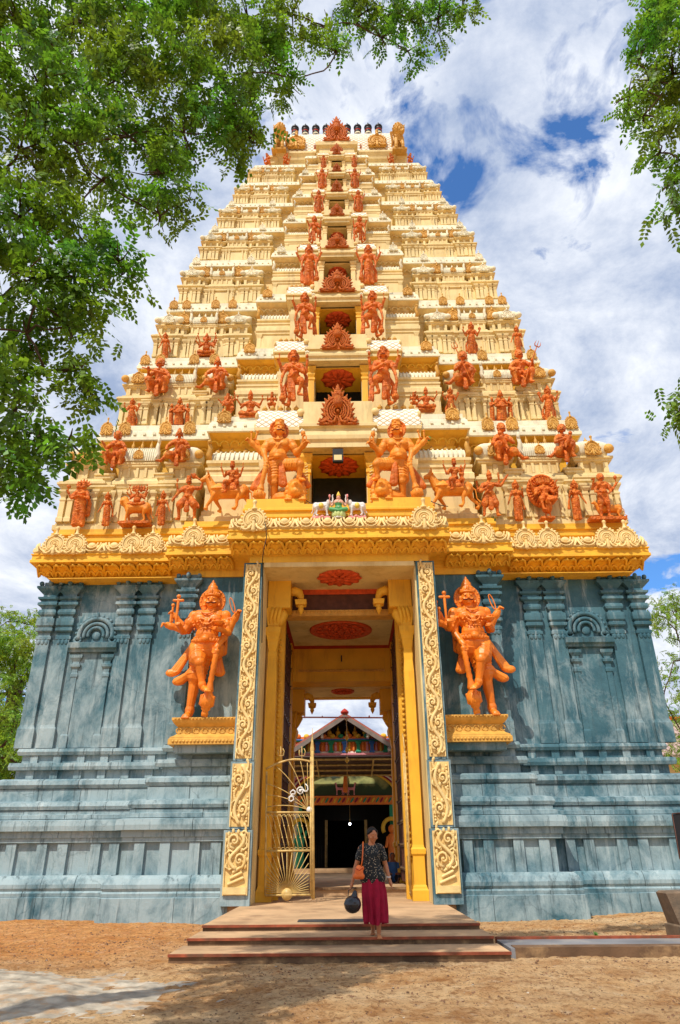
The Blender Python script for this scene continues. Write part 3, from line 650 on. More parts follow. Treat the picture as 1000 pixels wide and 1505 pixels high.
# ---- porch jambs with scroll relief
def vine(mb,x,y,z0,z1,w,m=1,flip=1):
    n=int((z1-z0)/.06); A_=w*.27; lam=max(.8,(z1-z0)/max(1,round((z1-z0)/.95)))
    f=lambda z: flip*A_*math.sin(2*math.pi*(z-z0)/lam)
    mb.tube([(x+f(lerp(z0,z1,i/n)),y-.03,lerp(z0,z1,i/n)) for i in range(n+1)],.042,6,m)
    mb.tube([(x+f(lerp(z0,z1,i/n))*1.35+.02,y-.015,lerp(z0,z1,i/n)) for i in range(n+1)],.02,5,m)
    k=0; z=z0+lam*.25
    while z<z1-.05:
        s=flip*(1 if k%2==0 else -1); cx=x-s*A_*.45
        pts=[]
        for i in range(15):
            t=i/14; a=(-.5+2.7*t)*math.pi; r=w*.27*(1-t*.85)
            pts.append((cx+s*-1*r*math.cos(a)*1.0,y-.035-.02*t,z+r*math.sin(a)*1.15))
        mb.tube(pts,[.036*(1-.4*i/14) for i in range(15)],5,m)
        mb.ell((cx,y-.05,z),(.035,.03,.035),m,7,5)
        for i in range(7):
            a=(i/6)*math.pi*1.3-math.pi*.65; rr=w*.36
            mb.ell((cx-s*rr*math.cos(a)*.9,y-.02,z+rr*math.sin(a)),(.035,.028,.055),m,7,5)
        for i in range(9):
            a=i/8*math.pi-math.pi/2; rr=w*.2; mb.ell((x+s*A_*.95+s*rr*.35*math.cos(a),y-.02,z+rr*1.1*math.sin(a)+lam*.25),(.03,.028,.042),m,6,4)
            mb.ell((x-s*w*.36,y-.02,z-lam*.2+i*lam*.05),(.03,.025,.03),m,6,4)
        for i in range(8):
            mb.ell((x+s*A_*.55+random.uniform(-.04,.04),y-.025,z+(i-3.5)*.05),(.013,.02,.013),m,5,4)
        for q in (-1,1):
            mb.tube([(x+s*A_*.2,y-.02,z+q*.12),(x+s*A_*1.0,y-.035,z+q*.2),(x+s*w*.42,y-.03,z+q*.14),(x+s*w*.4,y-.02,z+q*.05)],[.015,.03,.028,.012],5,m)
        z+=lam*.5; k+=1
for s in (-1,1):
    mb=MB(); mb.box(s*2.06,s*2.6,17.5,18.46,PL,8.5,0); mb.box(s*2.065,s*2.55,18.45,19.2,PL,8.5,0)
    obj('porch_jamb',mb,M['cream'],tower)
    for (z0,z1,xi,xo,yf) in ((3.36,8.5,2.1,2.6,17.42),(1.86,3.34,2.08,2.64,17.38),(PL+.002,1.84,2.04,2.7,17.33)):
        mb=MB(); xc=s*(xi+xo)/2; w=xo-xi
        mb.box(min(s*xi,s*xo),max(s*xi,s*xo),yf,17.52,z0,z1,0)
        b0=z0+.05+(.16 if z0<1 else 0); 
        mb.box(xc-w/2+.05,xc+w/2-.05,yf-.015,yf+.01,b0,z1-.05,2)
        for q_ in (-1,1): mb.box(xc+q_*(w/2-.065)-.012,xc+q_*(w/2-.065)+.012,yf-.05,yf,b0,z1-.05,1)
        if z0<1:
            mb.box(xc-w/2+.08,xc+w/2-.08,yf-.07,yf,b0+.02,b0+.16,1)
            for i in range(3):
                mb.cap((xc-.15+.05*i,yf-.04,b0+.22+.12*i),(xc+.16-.04*i,yf-.05,b0+.34+.1*i),.035,.035,6,1)
            vine(mb,xc,yf-.015,b0+.5,z1-.08,w-.1,1,s)
        else: vine(mb,xc,yf-.015,b0+.04,z1-.08,w-.1,1,s)
        obj('relief_panel',mb,[M['wall'],M['pale_gold'],M['relief_ground']],tower)
# ---- pedestals carrying the two big guardians
for s,px0,px1 in ((-1,248,345),(1,655,753)):
    xa=wx(px0 if s<0 else px1,1080,17.8); xi=s*2.62; c=(abs(xa)+2.62)/2; w=(abs(xa)-2.62)/2
    mb=MB()
    rings=[]
    for o,z in [(-.14,3.62),(-.14,3.80),(0,3.80),(0,3.93),(-.03,3.95),(-.03,3.98),(-.12,4.03),(-.18,4.08),(-.18,4.24),(-.13,4.28),(-.08,4.33),(-.04,4.4),(-.04,4.46)]:
        x0,x1=2.62,2.62+2*w+o
        rings.append([(s*x0,17.78-o,z),(s*x1,17.78-o,z),(s*x1,18.6,z),(s*x0,18.6,z)])
    mb.loft(rings[:2],1); mb.loft(rings[2:],0)
    for i in range(int(2*w/.09)):
        mb.ell((s*(2.66+.09*i),17.81,4.43),(.03,.025,.025),0,6,4)
        mb.ell((s*(2.66+.09*i),17.77,3.875),(.035,.02,.035),0,6,4)
    for i in range(int(2*w/.22)):
        mb.arc((s*(2.78+.22*i),17.95,4.15),.07,0,320,.018,10,5)
    obj('guardian_pedestal',mb,[M['gold'],M['wall']],tower)
# ---- passage through the tower
W=1.95
mb=MB()
for s in (-1,1): mb.box(*sorted((s*2.02,s*2.6)),19.2,26.6,PL-.3,8.5,0)
obj('passage_wall',mb,M['yellow'],tower)
mb=MB(); mb.box(-2.6,2.6,17.52,20.45,-.3,PL-.002,0); mb.box(-2.6,2.6,20.45,27.5,-.3,.52,0); mb.box(-2.6,2.6,20.40,20.5,.47,.53,1)
obj('passage_floor',mb,[M['step'],M['step_riser']],tower)
def lotus_disc(x,y,z,r,mt,petals=12,par=tower,name='ceiling_rosette',inner=True):
    mb=MB()
    def dn(p): return p
    mb.lathe((x,y,z),[(r*.9,0),(r*.9,-.03),(.001,-.035)],28,0)
    for i in range(petals):
        a=2*math.pi*i/petals; d=Vector((math.cos(a),math.sin(a),0)); q=Matrix.Rotation(a,3,'Z')
        mb.ell(tuple(Vector((x,y,z-.035))+d*r*.66),(r*.33,r*.95*math.pi/petals*.62,.05),0,10,6,q)
    for i in range(8):
        a=2*math.pi*(i+.5)/8; d=Vector((math.cos(a),math.sin(a),0)); q=Matrix.Rotation(a,3,'Z')
        mb.ell(tuple(Vector((x,y,z-.06))+d*r*.33),(r*.2,r*.11,.045),0,8,5,q)
    mb.ell((x,y,z-.07),(r*.16,r*.16,.06),0,10,6)
    return obj(name,mb,mt,par,origin=(x,y,z))
# front ceiling, beams, middle ceiling, rear ceiling
mb=MB(); mb.box(-2.06,2.06,17.415,19.35,8.37,8.52,0); obj('porch_ceiling',mb,M['cream'],tower)
lotus_disc(0.0,18.25,8.37,.66,M['red_orange'],12)
mb=MB(); mb.box(-2.02,2.02,19.3,19.62,7.72,8.37,0); mb.box(-2.0,2.0,19.27,19.3,8.22,8.37,1); mb.box(-1.7,1.7,19.22,19.66,7.54,7.72,2)
for i in range(34): mb.ell((-1.65+i*.1,19.22,7.66),(.035,.02,.035),2,6,4)
obj('lintel_beam',mb,[M['door'],M['red_orange'],M['gold']],tower)
mb=MB(); mb.box(-2.02,2.02,19.6,23.7,7.76,7.95,0)
mb.loft([[(-1.62,19.7,7.74),(1.62,19.7,7.74),(1.62,23.2,7.74),(-1.62,23.2,7.74)],[(-1.62,19.7,7.77),(1.62,19.7,7.77),(1.62,23.2,7.77),(-1.62,23.2,7.77)]],1)
obj('middle_ceiling',mb,[M['red'],M['cream']],tower)
def medallion(x,y,z,r):
    mb=MB(); mb.lathe((x,y,z),[(r,0),(r,-.04),(r*.93,-.06),(r*.86,-.03),(.001,-.03)],40,0)
    for rr,k in ((r*.7,14),(r*.45,10),(r*.25,8)):
        for i in range(k):
            a=2*math.pi*i/k; mb.ell((x+rr*math.cos(a),y+rr*math.sin(a),z-.05),(r*.1,r*.055,.04),0,8,5,Matrix.Rotation(a+.6,3,'Z'))
            mb.tube([(x+rr*math.cos(a+.1)*.9,y+rr*math.sin(a+.1)*.9,z-.04),(x+rr*math.cos(a+.25),y+rr*math.sin(a+.25),z-.06),(x+rr*1.12*math.cos(a+.4),y+rr*1.12*math.sin(a+.4),z-.04)],r*.018,5)
    mb.ell((x,y,z-.05),(r*.12,r*.12,.05))
    obj('ceiling_medallion',mb,M['red_orange'],tower,origin=(x,y,z))
medallion(0,21.35,7.74,1.0)
mb=MB(); mb.box(-2.02,2.02,23.7,24.6,6.62,7.95,0); mb.box(-1.5,1.5,23.64,23.7,6.95,7.02,1)
for i in range(28): mb.ell((-1.4+i*.104,23.64,6.99),(.035,.02,.035),1,6,4)
mb.box(-.02,.02,23.6,23.7,7.3,7.5,2)
obj('rear_beam',mb,[M['yellow'],M['gold'],M['black']],tower)
mb=MB(); mb.box(-2.02,2.02,24.6,26.5,6.60,6.8,0); obj('rear_ceiling',mb,M['cream'],tower)
medallion(0.02,25.2,6.60,.42)
mb=MB(); mb.box(-2.02,2.02,26.4,26.7,6.57,8.5,0); obj('rear_lintel',mb,M['yellow'],tower)
# flanking pillars of the passage
def bracket(x,y,z,s,sc=1.0):
    mb=MB()
    mb.tube([(x,y,z),(x+s*.12*sc,y,z+.04*sc),(x+s*.27*sc,y,z-.02*sc),(x+s*.33*sc,y,z-.16*sc),(x+s*.33*sc,y,z-.28*sc)],[.14*sc,.15*sc,.14*sc,.1*sc,.09*sc],10)
    mb.sq(x+s*.33*sc,y,[(.15*sc,z-.42*sc),(.17*sc,z-.3*sc),(.17*sc,z-.27*sc)],0)
    mb.lathe((x+s*.33*sc,y,z-.42*sc),[(.1*sc,0),(.13*sc,-.03*sc),(.07*sc,-.07*sc),(.09*sc,-.13*sc),(.05*sc,-.22*sc),(.005,-.3*sc)],10)
    obj('pendant_bracket',mb,M['yellow'],tower)
def pillar(xi,xo,y,s,zt,block,zb=PL,name='passage_pillar',yd=.42):
    """xi inner face, xo outer (absolute), s side"""
    mb=MB(); c=s*(xi+xo)/2; w=(xo-xi)/2
    mb.sq(c,y,[(w*1.12,zb),(w*1.12,zb+.22),(w*1.0,zb+.26),(w*.95,zb+.3),(w*.82,zb+.34),(w*.82,zb+.95),(w*1.02,zb+1.0),(w*1.05,zb+1.1),(w*.86,zb+1.14),(w*.78,zb+1.2),(w*.78,zt-2.6),(w*.66,zt-2.3),(w*.74,zt-2.1),(w*.6,zt-2.0),(w*.8,zt-1.85),(w*.84,zt-1.75),(w*.95,zt-1.7),(w*1.0,zt-1.62),(w*1.25,zt-1.5),(w*1.3,zt-1.36),(w*.9,zt-1.34),(w*.9,zt-1.3)],0,yd/w)
    # curling lotus capital
    for i in range(3):
        x=c+(i-1)*w*.62
        mb.tube([(x,y-yd*.7,zt-1.3),(x-s*.02,y-yd*.95,zt-1.12),(x-s*.06,y-yd*1.25,zt-.95),(x-s*.1,y-yd*1.2,zt-.8)],[w*.2,w*.3,w*.33,w*.25],8)
    mb.tube([(c-s*w*.6,y,zt-1.3),(c-s*w*1.0,y,zt-1.15),(c-s*w*1.5,y,zt-.95),(c-s*w*1.45,y,zt-.8)],[.1,.13,.15,.1],8)
    mb.sq(c,y,[(w*.95,zt-1.3),(w*1.2,zt-.85),(w*1.25,zt-.8)],0,yd/w)
    x0,x1=s*(xi-.3),s*xo
    mb.box(min(x0,x1),max(x0,x1),y-yd-.05,y+max(yd,.4)+.05,zt-.8,zt,0)
    obj(name,mb,M['yellow'],tower)
for s in (-1,1):
    pillar(1.70,2.04,18.72,s,8.37,True,PL,'passage_pillar',.17)
    bracket(s*1.43,18.75,8.1,-s,.95)
    # carved door frame behind
    mb=MB(); mb.box(*sorted((s*1.6,s*2.03)),19.28,19.6,PL,7.76,0)
    for i in range(46): mb.ell((s*1.72,19.245,PL+.9+i*.14),(.05,.02,.05),0,6,4)
    mb.box(*sorted((s*1.62,s*2.03)),19.2,19.66,PL,PL+.3,0); mb.box(*sorted((s*1.62,s*2.03)),19.2,19.66,PL+.95,PL+1.1,0)
    obj('door_frame',mb,M['yellow'],tower)
    # dark studded door leaf folded back along the side
    t=empty('door_leaf',(s*1.78,21,.52),'tall dark studded wooden door folded back against the %s passage wall'%('left' if s<0 else 'right'),'door','dark wooden doors folded back in the passage')
    mb=MB(); mb.box(*sorted((s*1.72,s*1.82)),19.75,22.6,.6,7.6); obj('door_panel',mb,M['door'],t)
    for j in range(12):
        mb=MB(); z=.9+j*.58; mb.box(*sorted((s*1.66,s*1.72)),19.78,22.58,z,z+.09); obj('rail',mb,M['door'],t)
    for j in range(7):
        mb=MB(); y=19.8+j*.45; mb.box(*sorted((s*1.675,s*1.72)),y,y+.08,.62,7.58); obj('stile',mb,M['door'],t)
    for j in range(12):
        mb=MB()
        for k in range(6): mb.ell((s*1.65,20.05+k*.45,.945+j*.58),(.035,.03,.03),0,7,5)
        obj('studs',mb,M['bronze'],t,kind='stuff')
    # inner pilasters beyond the door and rear pillars
    mb=MB(); mb.box(*sorted((s*1.68,s*2.03)),22.9,23.6,.5,7.76,0); mb.box(*sorted((s*1.62,s*2.03)),22.85,23.65,.5,.9,0); mb.box(*sorted((s*1.64,s*2.03)),22.87,23.62,1.5,1.65,0); obj('inner_pilaster',mb,M['yellow'],tower)
    pillar(1.66,2.02,25.3,s,6.62,True,.5,'rear_pillar',.35)
    bracket(s*1.36,25.0,6.35,-s,.85)
# ------------------------------------------------------------------ the storeys
Fz=[h+E for h in (8.77,12.8,16.1,19.1,21.8,24.0,25.85,27.55,29.0)]
XL=[9.0,7.98,7.24,6.6,6.06,5.5,4.93,4.42,3.92]
DL=[18.35,19.0,19.6,20.05,20.45,20.78,21.07,21.33,21.55]
WM=[4.95,4.25,3.6,3.1,2.66,2.28,1.96,1.72,1.48]
DM=[y-.45 for y in DL]
WC=[3.0,2.6,2.2,1.9,1.55,1.28,1.1,.98,.9]
DC=[16.85,17.95,18.6,19.1,19.6,20.0,20.35,20.7,20.95]
WO=[.86,.80,.68,.53,.42,.35,.28,.25]
def back(y): return 2*YC-y
# --- miniature shrine kinds at unit width (1 = one shrine width), front at y=0 towards -y, base z=0
def shrine(kind):
    """returns list of (part name, mesh, matrix-ish loc, scale); unit height 2.4"""
    mb=MB(); sub=[]
    w={'corner':1.0,'wide':2.1,'narrow':.58}[kind]; h=w/2
    D=.62
    def blk(a,z0,z1,f,m=0): mb.box(-a,a,-f,D,z0,z1,m)
    def prof(pts,m=0,hw=h):
        mb.loft([[(-hw-o,-o,z),(hw+o,-o,z),(hw+o,D,z),(-hw-o,D,z)] for o,z in pts],m)
    prof([(.02,0),(.02,.12),(-.02,.14),(-.02,.18),(-.07,.2)])
    blk(h-.1,.2,.98,-.03)
    # small pillars with flaring heads
    xs_={'corner':[-.37,-.19,.19,.37],'wide':[-.93,-.62,.62,.93],'narrow':[-.19,.19]}[kind]
    for x in xs_:
        mb.sq(x,.0,[(.078,.18),(.078,.28),(.062,.3),(.062,.70),(.075,.72),(.075,.76),(.055,.78),(.06,.82),(.12,.93),(.125,.98)],0,1,D)
    if kind=='corner': mb.box(-.09,.09,-.02,.1,.28,.86)
    if kind=='wide':
        mb.box(-.4,.4,-.02,.3,.2,.24); mb.sq(0,.04,[(.42,.9),(.5,.94),(.5,.985)],0,.25)
    prof([(-.06,.98),(-.04,1.0),(-.04,1.05),(.0,1.07),(.03,1.12),(.08,1.15),(.08,1.2),(.05,1.21),(.05,1.24),(.0,1.27),(-.04,1.3),(-.04,1.34),(-.1,1.36)])
    prof([(-.14,1.34),(-.14,1.62)])
    for x in {'corner':[-.3,0,.3],'wide':[-.8,-.4,0,.4,.8],'narrow':[0]}[kind]:
        mb.box(x-.06,x+.06,.06,D,1.36,1.62)
    prof([(-.12,1.62),(-.04,1.66),(-.04,1.7),(-.0,1.72),(-.0,1.77),(-.06,1.79),(-.12,1.8)])
    if kind=='corner':
        rings=[]
        for k_ in range(8):
            t=k_/7; z=1.79+.42*math.sin(t*math.pi/2); r=.46*(.86+.3*math.sin(t*math.pi*.8))*math.sqrt(max(0.02,1-t**2.6))
            ring=[]
            for j in range(16):
                q=2*math.pi*j/16; cx,cy=math.cos(q),math.sin(q); e=.55
                ring.append((r*math.copysign(abs(cx)**e,cx),.3+r*.75*math.copysign(abs(cy)**e,cy),z))
            rings.append(ring)
        mb.loft(rings,1,True)
        for s in (-1,1): sub.append(('dome_boss','boss',(s*.42,-.02,1.95),.12))
        sub+= [('horseshoe_ornament','kudu',(0,-.1,1.93),.19),('finial','fin',(0,.25,2.17),.2)]
    elif kind=='wide':
        rings=[]
        for x in (-.86,.86):
            rings.append([(x,.3-.34*math.cos(t)*(1+.15*math.sin(2*t)),1.79+.42*math.sin(t)) for t in [math.pi*i/10 for i in range(11)]])
        mb.loft(rings,1,False,True,True)
        for i in range(17): # ribs of the roof
            x=-.8+i*.1; mb.tube([(x,.3-.36*math.cos(t)*(1+.15*math.sin(2*t)),1.79+.43*math.sin(t)) for t in [math.pi*i_/6*.6 for i_ in range(7)]],.018,4,1)
        for s in (-1,1): # small rearing beasts at the ends of the roof
            mb.tube([(s*.9,-.02,1.8),(s*.94,-.06,1.98),(s*.9,-.1,2.14),(s*.97,-.14,2.3)],[.1,.12,.1,.07],7,1); mb.ell((s*.96,-.18,2.32),(.09,.11,.1),1,8,6); mb.cap((s*.94,-.12,1.95),(s*.86,-.2,1.82),.04,.03,6,1)
        sub.append(('horseshoe_ornament','kudu',(0,-.1,1.95),.23))
        for x in (-.45,0,.45): sub.append(('finial','fin',(x,.3,2.19),.2))
    else:
        prof([(-.1,1.8),(-.04,1.83),(-.04,1.86),(-.2,1.9)])
        mb.plate([(-.2,1.86),(.2,1.86),(.24,2.0),(.2,2.2),(0,2.32),(-.2,2.2),(-.24,2.0)],.04,.5,2)
        sub.append(('horseshoe_ornament','kudu_big',(0,0,2.08),.24))
    return mb,sub
boss=MB(); boss.ell((0,0,0),(1,1,1)); 
for i in range(6): boss.arc((0,-.3-.05*i,0),.95-.15*i,0,360,.06,12,4)
BOSS=boss.mesh('dome_boss',M['gold']); BOSS_P=boss.mesh('dome_boss_pale',M['pale_gold']); BOSS_W=boss.mesh('dome_boss_white',M['white']); KUDU_W=kudu_mb(8).mesh('horseshoe_ornament_white',M['white'])
SH={}
for k_ in ('corner','wide','narrow'):
    m_,sub_=shrine(k_); SH[k_]=(m_.mesh('miniature_shrine',[M['cream'],M['white'],M['gold']]),sub_)
m_,_=shrine('narrow')
def put_shrine(kind,x,y,z,w,h,parent,rz=0,subs=True,top=True,pale=False):
    me,sub=SH[kind]; sx=w; sz=h/2.4
    o=link('miniature_shrine',me,parent,(x,y,z),rz,(sx,sx,sz))
    if not subs: return o
    for name,kk,loc,r in sub:
        if not top and kk in('kudu_big',): continue
        me2={'kudu':KUDU_S,'kudu_big':KUDU,'fin':FINIAL_W if pale else FINIAL,'boss':BOSS_W if pale else BOSS}[kk]
        if pale and kk=='kudu' and kind=='corner': me2=KUDU_W
        c=bpy.data.objects.new(name,me2); col.objects.link(c); c.parent=o; c.location=loc
        k=sx/sz
        c.scale=(r,r,r*min(k,1.6)) if kk!='fin' else (r,r,r*1.25)
    return o
# squat seat used under the seated figures of the two lowest storeys
def seat_mb():
    mb=MB(); D=.62; h=.29
    def prof(pts): mb.loft([[(-h-o,-o,z),(h+o,-o,z),(h+o,D,z),(-h-o,D,z)] for o,z in pts],0)
    prof([(.02,0),(.02,.12),(-.02,.14),(-.02,.18),(-.07,.2)])
    mb.box(-h+.1,h-.1,.1,D,.2,.98)
    for x in (-.19,.19): mb.sq(x,-.02,[(.062,.18),(.062,.28),(.048,.3),(.048,.74),(.06,.76),(.06,.8),(.045,.82),(.05,.86),(.10,.94),(.105,.98)],0,1,D)
    prof([(-.06,.98),(-.04,1.0),(-.04,1.05),(.0,1.07),(.03,1.12),(.08,1.15),(.08,1.2),(.0,1.24),(-.08,1.27)])
    prof([(-.1,1.27),(-.1,1.42),(-.04,1.46),(-.04,1.52),(0,1.54),(0,1.58)])
    return mb
SEAT=seat_mb().mesh('seat_shrine',[M['cream']])
storeys=[]
for k in range(8):
    z0,z1=Fz[k],Fz[k+1]; H=z1-z0; s=H/4.03; X=XL[k+1]; yw=DL[k+1]; wm=WM[k+1]; ym=DM[k+1]; yb=back(yw)
    bd=.2+.3*s
    warm=M['yellow'] if k==0 else M['gold']
    G=dict(X=X,yw=yw,wm=wm,ym=ym,yb=yb)
    mb=MB()
    mb.loft([plan3(-bd,z,X=X,yw=yw,wm=wm,ym=ym,yb=yb,wc=WO[k]+bd,yc=ym+.75) for z in (z0-.02,z1-.30*H)],2,cap=False)
    # plinth course at the foot of the storey
    mb.loft([plan3(o,z,**G) for o,z in [(-bd+.1*s,z0-.01),(-bd+.1*s,z0+.08*H),(-bd+.04,z0+.09*H),(-bd,z0+.1*H)]],0,cap=False)
    # cornice: frieze (gold), lip and white slope
    a=z1-.30*H
    fr=[(-bd,a),(-bd+.06*s,a+.01*H),(-bd+.06*s,a+.035*H),(-bd+.02*s,a+.04*H),(-bd+.05*s,a+.08*H),(-.12*s,a+.125*H),(-.06*s,a+.13*H)]
    mb.loft([plan3(o,z,**G) for o,z in fr],2,cap=False)
    lip=[(-.06*s,a+.13*H),(0,a+.135*H),(0,a+.165*H),(-.03*s,a+.17*H),(-.06*s,a+.225*H),(-.1*s,a+.235*H),(-.1*s,a+.25*H),(-.17*s,a+.26*H),(-.17*s,z1)]
    mb.loft([plan3(o,z,**G) for o,z in lip],1 if k else 1,cap=False)
    mb.add(plan3(-.17*s,z1,**G),[tuple(range(8))],1)
    st=obj('storey',mb,[M['cream'],M['white'],M['yellow'] if k<2 else M['pale_gold']],tower,origin=(0,YC,z0)); storeys.append(st)
    # scalloped arches under the lip (joined: too small to pick apart)
    mb=MB(); stp=.34*max(.62,s)
    for x0,x1,y in ((-X+.1,-wm-.05,yw),(-wm+.05,wm-.05,ym),(wm+.05,X-.1,yw)):
        for x in along(x0,x1,stp)[0]:
            if abs(x)<WC[k+1]-.1: continue
            mb.M=Matrix.Translation((x,y+bd*.55,a+.035*H))
            mb.arc((0,0,0),stp*.42,0,180,.025*s+.008,7,4,2,1.3)
            mb.M=None
            mb.box(x-stp*.12,x+stp*.12,y-.02,y+.03,a+.18*H,a+.2*H,1)
    obj('arch_frieze',mb,[M['cream'],M['white'],M['yellow'] if k<2 else M['pale_gold']],st,kind='stuff')
    # kudus standing on the lip
    rk=.13*s+.06
    kx=[.975,.90,.73,.63] if k<3 else ([.97,.60] if k<6 else [])
    for f in kx:
        for sg in (-1,1): link('horseshoe_ornament',KUDU_W if k>2 else KUDU,st,(sg*(X*f-.1),yw-.02,a+.22*H+rk*.5),scale=(rk,rk,rk*1.25))
    for sg in (-1,1):
        if k<7: link('horseshoe_ornament',KUDU if k<3 else KUDU_W,st,(sg*(wm-.42*s-.12),ym-.02,a+.24*H+rk*.6),scale=(rk*1.15,)*3)
    # shrines on the wings
    fr_=.72 if k==0 else .48; B=X+fr_*(XL[k]-X); hs=.80*H; yv=yw-.55*fr_*(yw-DL[k])
    wk=B*.150; 
    for sg in (-1,1):
        put_shrine('corner',sg*(B-wk/2),yv,z0,wk,hs,st,pale=k>=2)
        put_shrine('wide',sg*B*.735,yv+.02,z0,B*.076,hs,st,pale=k>=2)
        xi=wm+ .07
        put_shrine('corner',sg*max(B*.545-.0,xi+wk*.5),yv+.03,z0,wk*.92,hs,st,pale=k>=2)
        for f in (.850,.635):
            x=sg*B*f
            if k<2 : 
                link('seat_shrine',SEAT,st,(x,yv,z0),0,(B*.075/.58,)*2+(H*.74/2.4,))
            else: put_shrine('narrow',x,yv+.06,z0,B*.075/.58,hs*1.0,st)
        # mid bay: wall mouldings and a ribbed barrel roof
        xa,xb=WC[k+1]-.25,wm-.12
        c=(xa+xb)/2; hw=(xb-xa)/2; yf=ym+.12
        mb=MB()
        def pr(pts,m=0):
            mb.loft([[(sg*(c-hw),yf-o,z0+z*H),(sg*(c+hw)+sg*o*.6,yf-o,z0+z*H),(sg*(c+hw)+sg*o*.6,yf+.7,z0+z*H),(sg*(c-hw),yf+.7,z0+z*H)] for o,z in pts],m)
        pr([(.16*s,0),(.16*s,.07),(.1*s,.08),(.1*s,.12),(.02,.13),(.02,.32),(.08*s,.33),(.08*s,.35),(.14*s,.37),(.14*s,.42),(.06*s,.44),(.06*s,.47),(.1*s,.48),(.1*s,.5),(.0,.51),(0,.53),(.08*s,.545),(.08*s,.57),(0,.58)])
        mb.sq(sg*(xb-.12*s),yf+.02,[(.08*s,z0+.12*H),(.08*s,z0+.27*H),(.14*s,z0+.32*H),(.14*s,z0+.33*H)],0,1,yf+.5)
        rings=[[(x,yf+.32*s-.34*s*math.cos(t),z0+.575*H+.11*H*math.sin(t)) for t in [math.pi*i/8 for i in range(9)]] for x in (sg*(c-hw),sg*(c+hw-.1*s))]
        mb.loft(rings,1)
        for i in range(int(2*hw/(.13*s+.02))):
            x=sg*(c-hw+.08+i*(.13*s+.02)); mb.tube([(x,yf+.32*s-.36*s*math.cos(t),z0+.575*H+.115*H*math.sin(t)) for t in [math.pi*.55*i_/5 for i_ in range(6)]],.022*s+.004,4,1)
        x=sg*(c+hw-.06*s); mb.tube([(x,yf,z0+.57*H),(x+sg*.05,yf-.08,z0+.62*H),(x,yf-.1,z0+.68*H),(x+sg*.05,yf-.16,z0+.72*H)],[.07*s,.09*s,.08*s,.05*s],7,2 if k<3 else 1)
        mb.ell((x+sg*.03,yf-.2*s,z0+.72*H),(.07*s,.09*s,.07*s),2 if k<3 else 1,8,6)
        obj('side_shrine',mb,[M['cream'],M['white'],M['gold']],st)
        nf=4 if k<5 else 3
        for i in range(nf):
            link('finial',FINIAL if k<3 else FINIAL_W,st,(sg*(c-hw+2*hw*(i+.5)/nf),yf+.3*s,z0+.675*H),scale=(.2*s+.04,.2*s+.04,.2*s+.05))
    # shrines on the short sides of the tower
    for sg in (-1,1):
        for yy,kd,w_ in ((YC,'wide',B*.085),(YC-(YC-yw)*.55,'narrow',B*.11),(YC+(YC-yw)*.55,'narrow',B*.11)):
            put_shrine(kd,sg*(B-.05),yy,z0,w_,hs,st,rz=sg*math.pi/2)
    # ---- central bay
    wc=WC[k+1]; dc=DC[k+1]; wo=WO[k]; zt=z0+(.555 if k==0 else .63)*H
    bl_=[.23,.21,.20,.19,.18,.18,.17,.17][k]; zl=z1-bl_*H; yd=dc+.25*s+.1
    cb=MB()
    for sg in (-1,1):
        x0,x1=sorted((sg*wo,sg*(wc-.2*s)))
        cb.box(x0,x1,yd,ym+bd+.6,z0-.02,zt+.02,0)
        # flanking pillarets
        px_=sg*(wo+.11*s+.02); r=.10*s+.012
        cb.sq(px_,yd-.02,[(r*1.3,z0),(r*1.3,z0+.05*H),(r,z0+.06*H),(r,zt-.17*H),(r*1.3,zt-.165*H),(r*1.3,zt-.14*H),(r*.8,zt-.13*H),(r*1.35,zt-.10*H),(r*1.35,zt-.08*H),(r*.9,zt-.07*H),(r*1.7,zt-.03*H),(r*1.7,zt)],1,.8)
        if k==0:
            for i in range(16): cb.tube([(px_-.05,yd-.12,z0+.35+i*.1),(px_+.05,yd-.13,z0+.4+i*.1)],.02,5,2)
        x0=sg*(wc-.35*s); cb.sq(x0,yd+.02,[(.12*s,z0),(.12*s,zt-.2*H),(.2*s,zt-.1*H),(.2*s,zt-.06*H),(.12*s,zt-.05*H),(.12*s,zt)],0,.8)
    dep=ym+bd+.75
    cb.box(-wo-.02,wo+.02,yd+.05,dep,zt,zt+.05,1)
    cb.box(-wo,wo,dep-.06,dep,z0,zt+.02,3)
    G2=dict(w=wc,y=dc)
    def pc(pts,m):
        cb.loft([[(-wc-o,dc-o,z0+z*H+.055),(wc+o,dc-o,z0+z*H+.055),(wc+o,ym+1.2,z0+z*H+.055),(-wc-o,ym+1.2,z0+z*H+.055)] for o,z in pts],m)
    zz=(zt-z0)/H; q=1-bl_
    def lv(t): return lerp(zz,q,t)
    pc([(-.34*s,lv(0)),(-.34*s,lv(.12)),(-.26*s,lv(.13)),(-.26*s,lv(.22)),(-.2*s,lv(.24))],0)
    pc([(-.2*s,lv(.24)),(-.1*s,lv(.34)),(-.04*s,lv(.4)),(-.04*s,lv(.42))],1 if k<2 else 0)
    pc([(-.04*s,lv(.42)),(-.03*s,lv(.6)),(-.12*s,lv(.68)),(-.12*s,lv(.74)),(-.05*s,lv(.76)),(0,lv(.8)),(0,lv(.93)),(-.08*s,lv(.95)),(-.08*s,lv(1))],0)
    # projecting head over the opening
    cb.loft([[(-wo*1.35-o,dc-.12*s-o,z0+z*H+.055),(wo*1.35+o,dc-.12*s-o,z0+z*H+.055),(wo*1.35+o,dc+.3*s+.09,z0+z*H+.055),(-wo*1.35-o,dc+.3*s+.09,z0+z*H+.055)] for o,z in [(-.05,lv(.0)),(-.05,lv(.2)),(.02,lv(.3)),(.04*s,lv(.45)),(.02*s,lv(.62)),(-.04*s,lv(.66)),(-.04*s,lv(.78)),(.05*s,lv(.82)),(.05*s,lv(.94)),(-.02,lv(1))]],0)
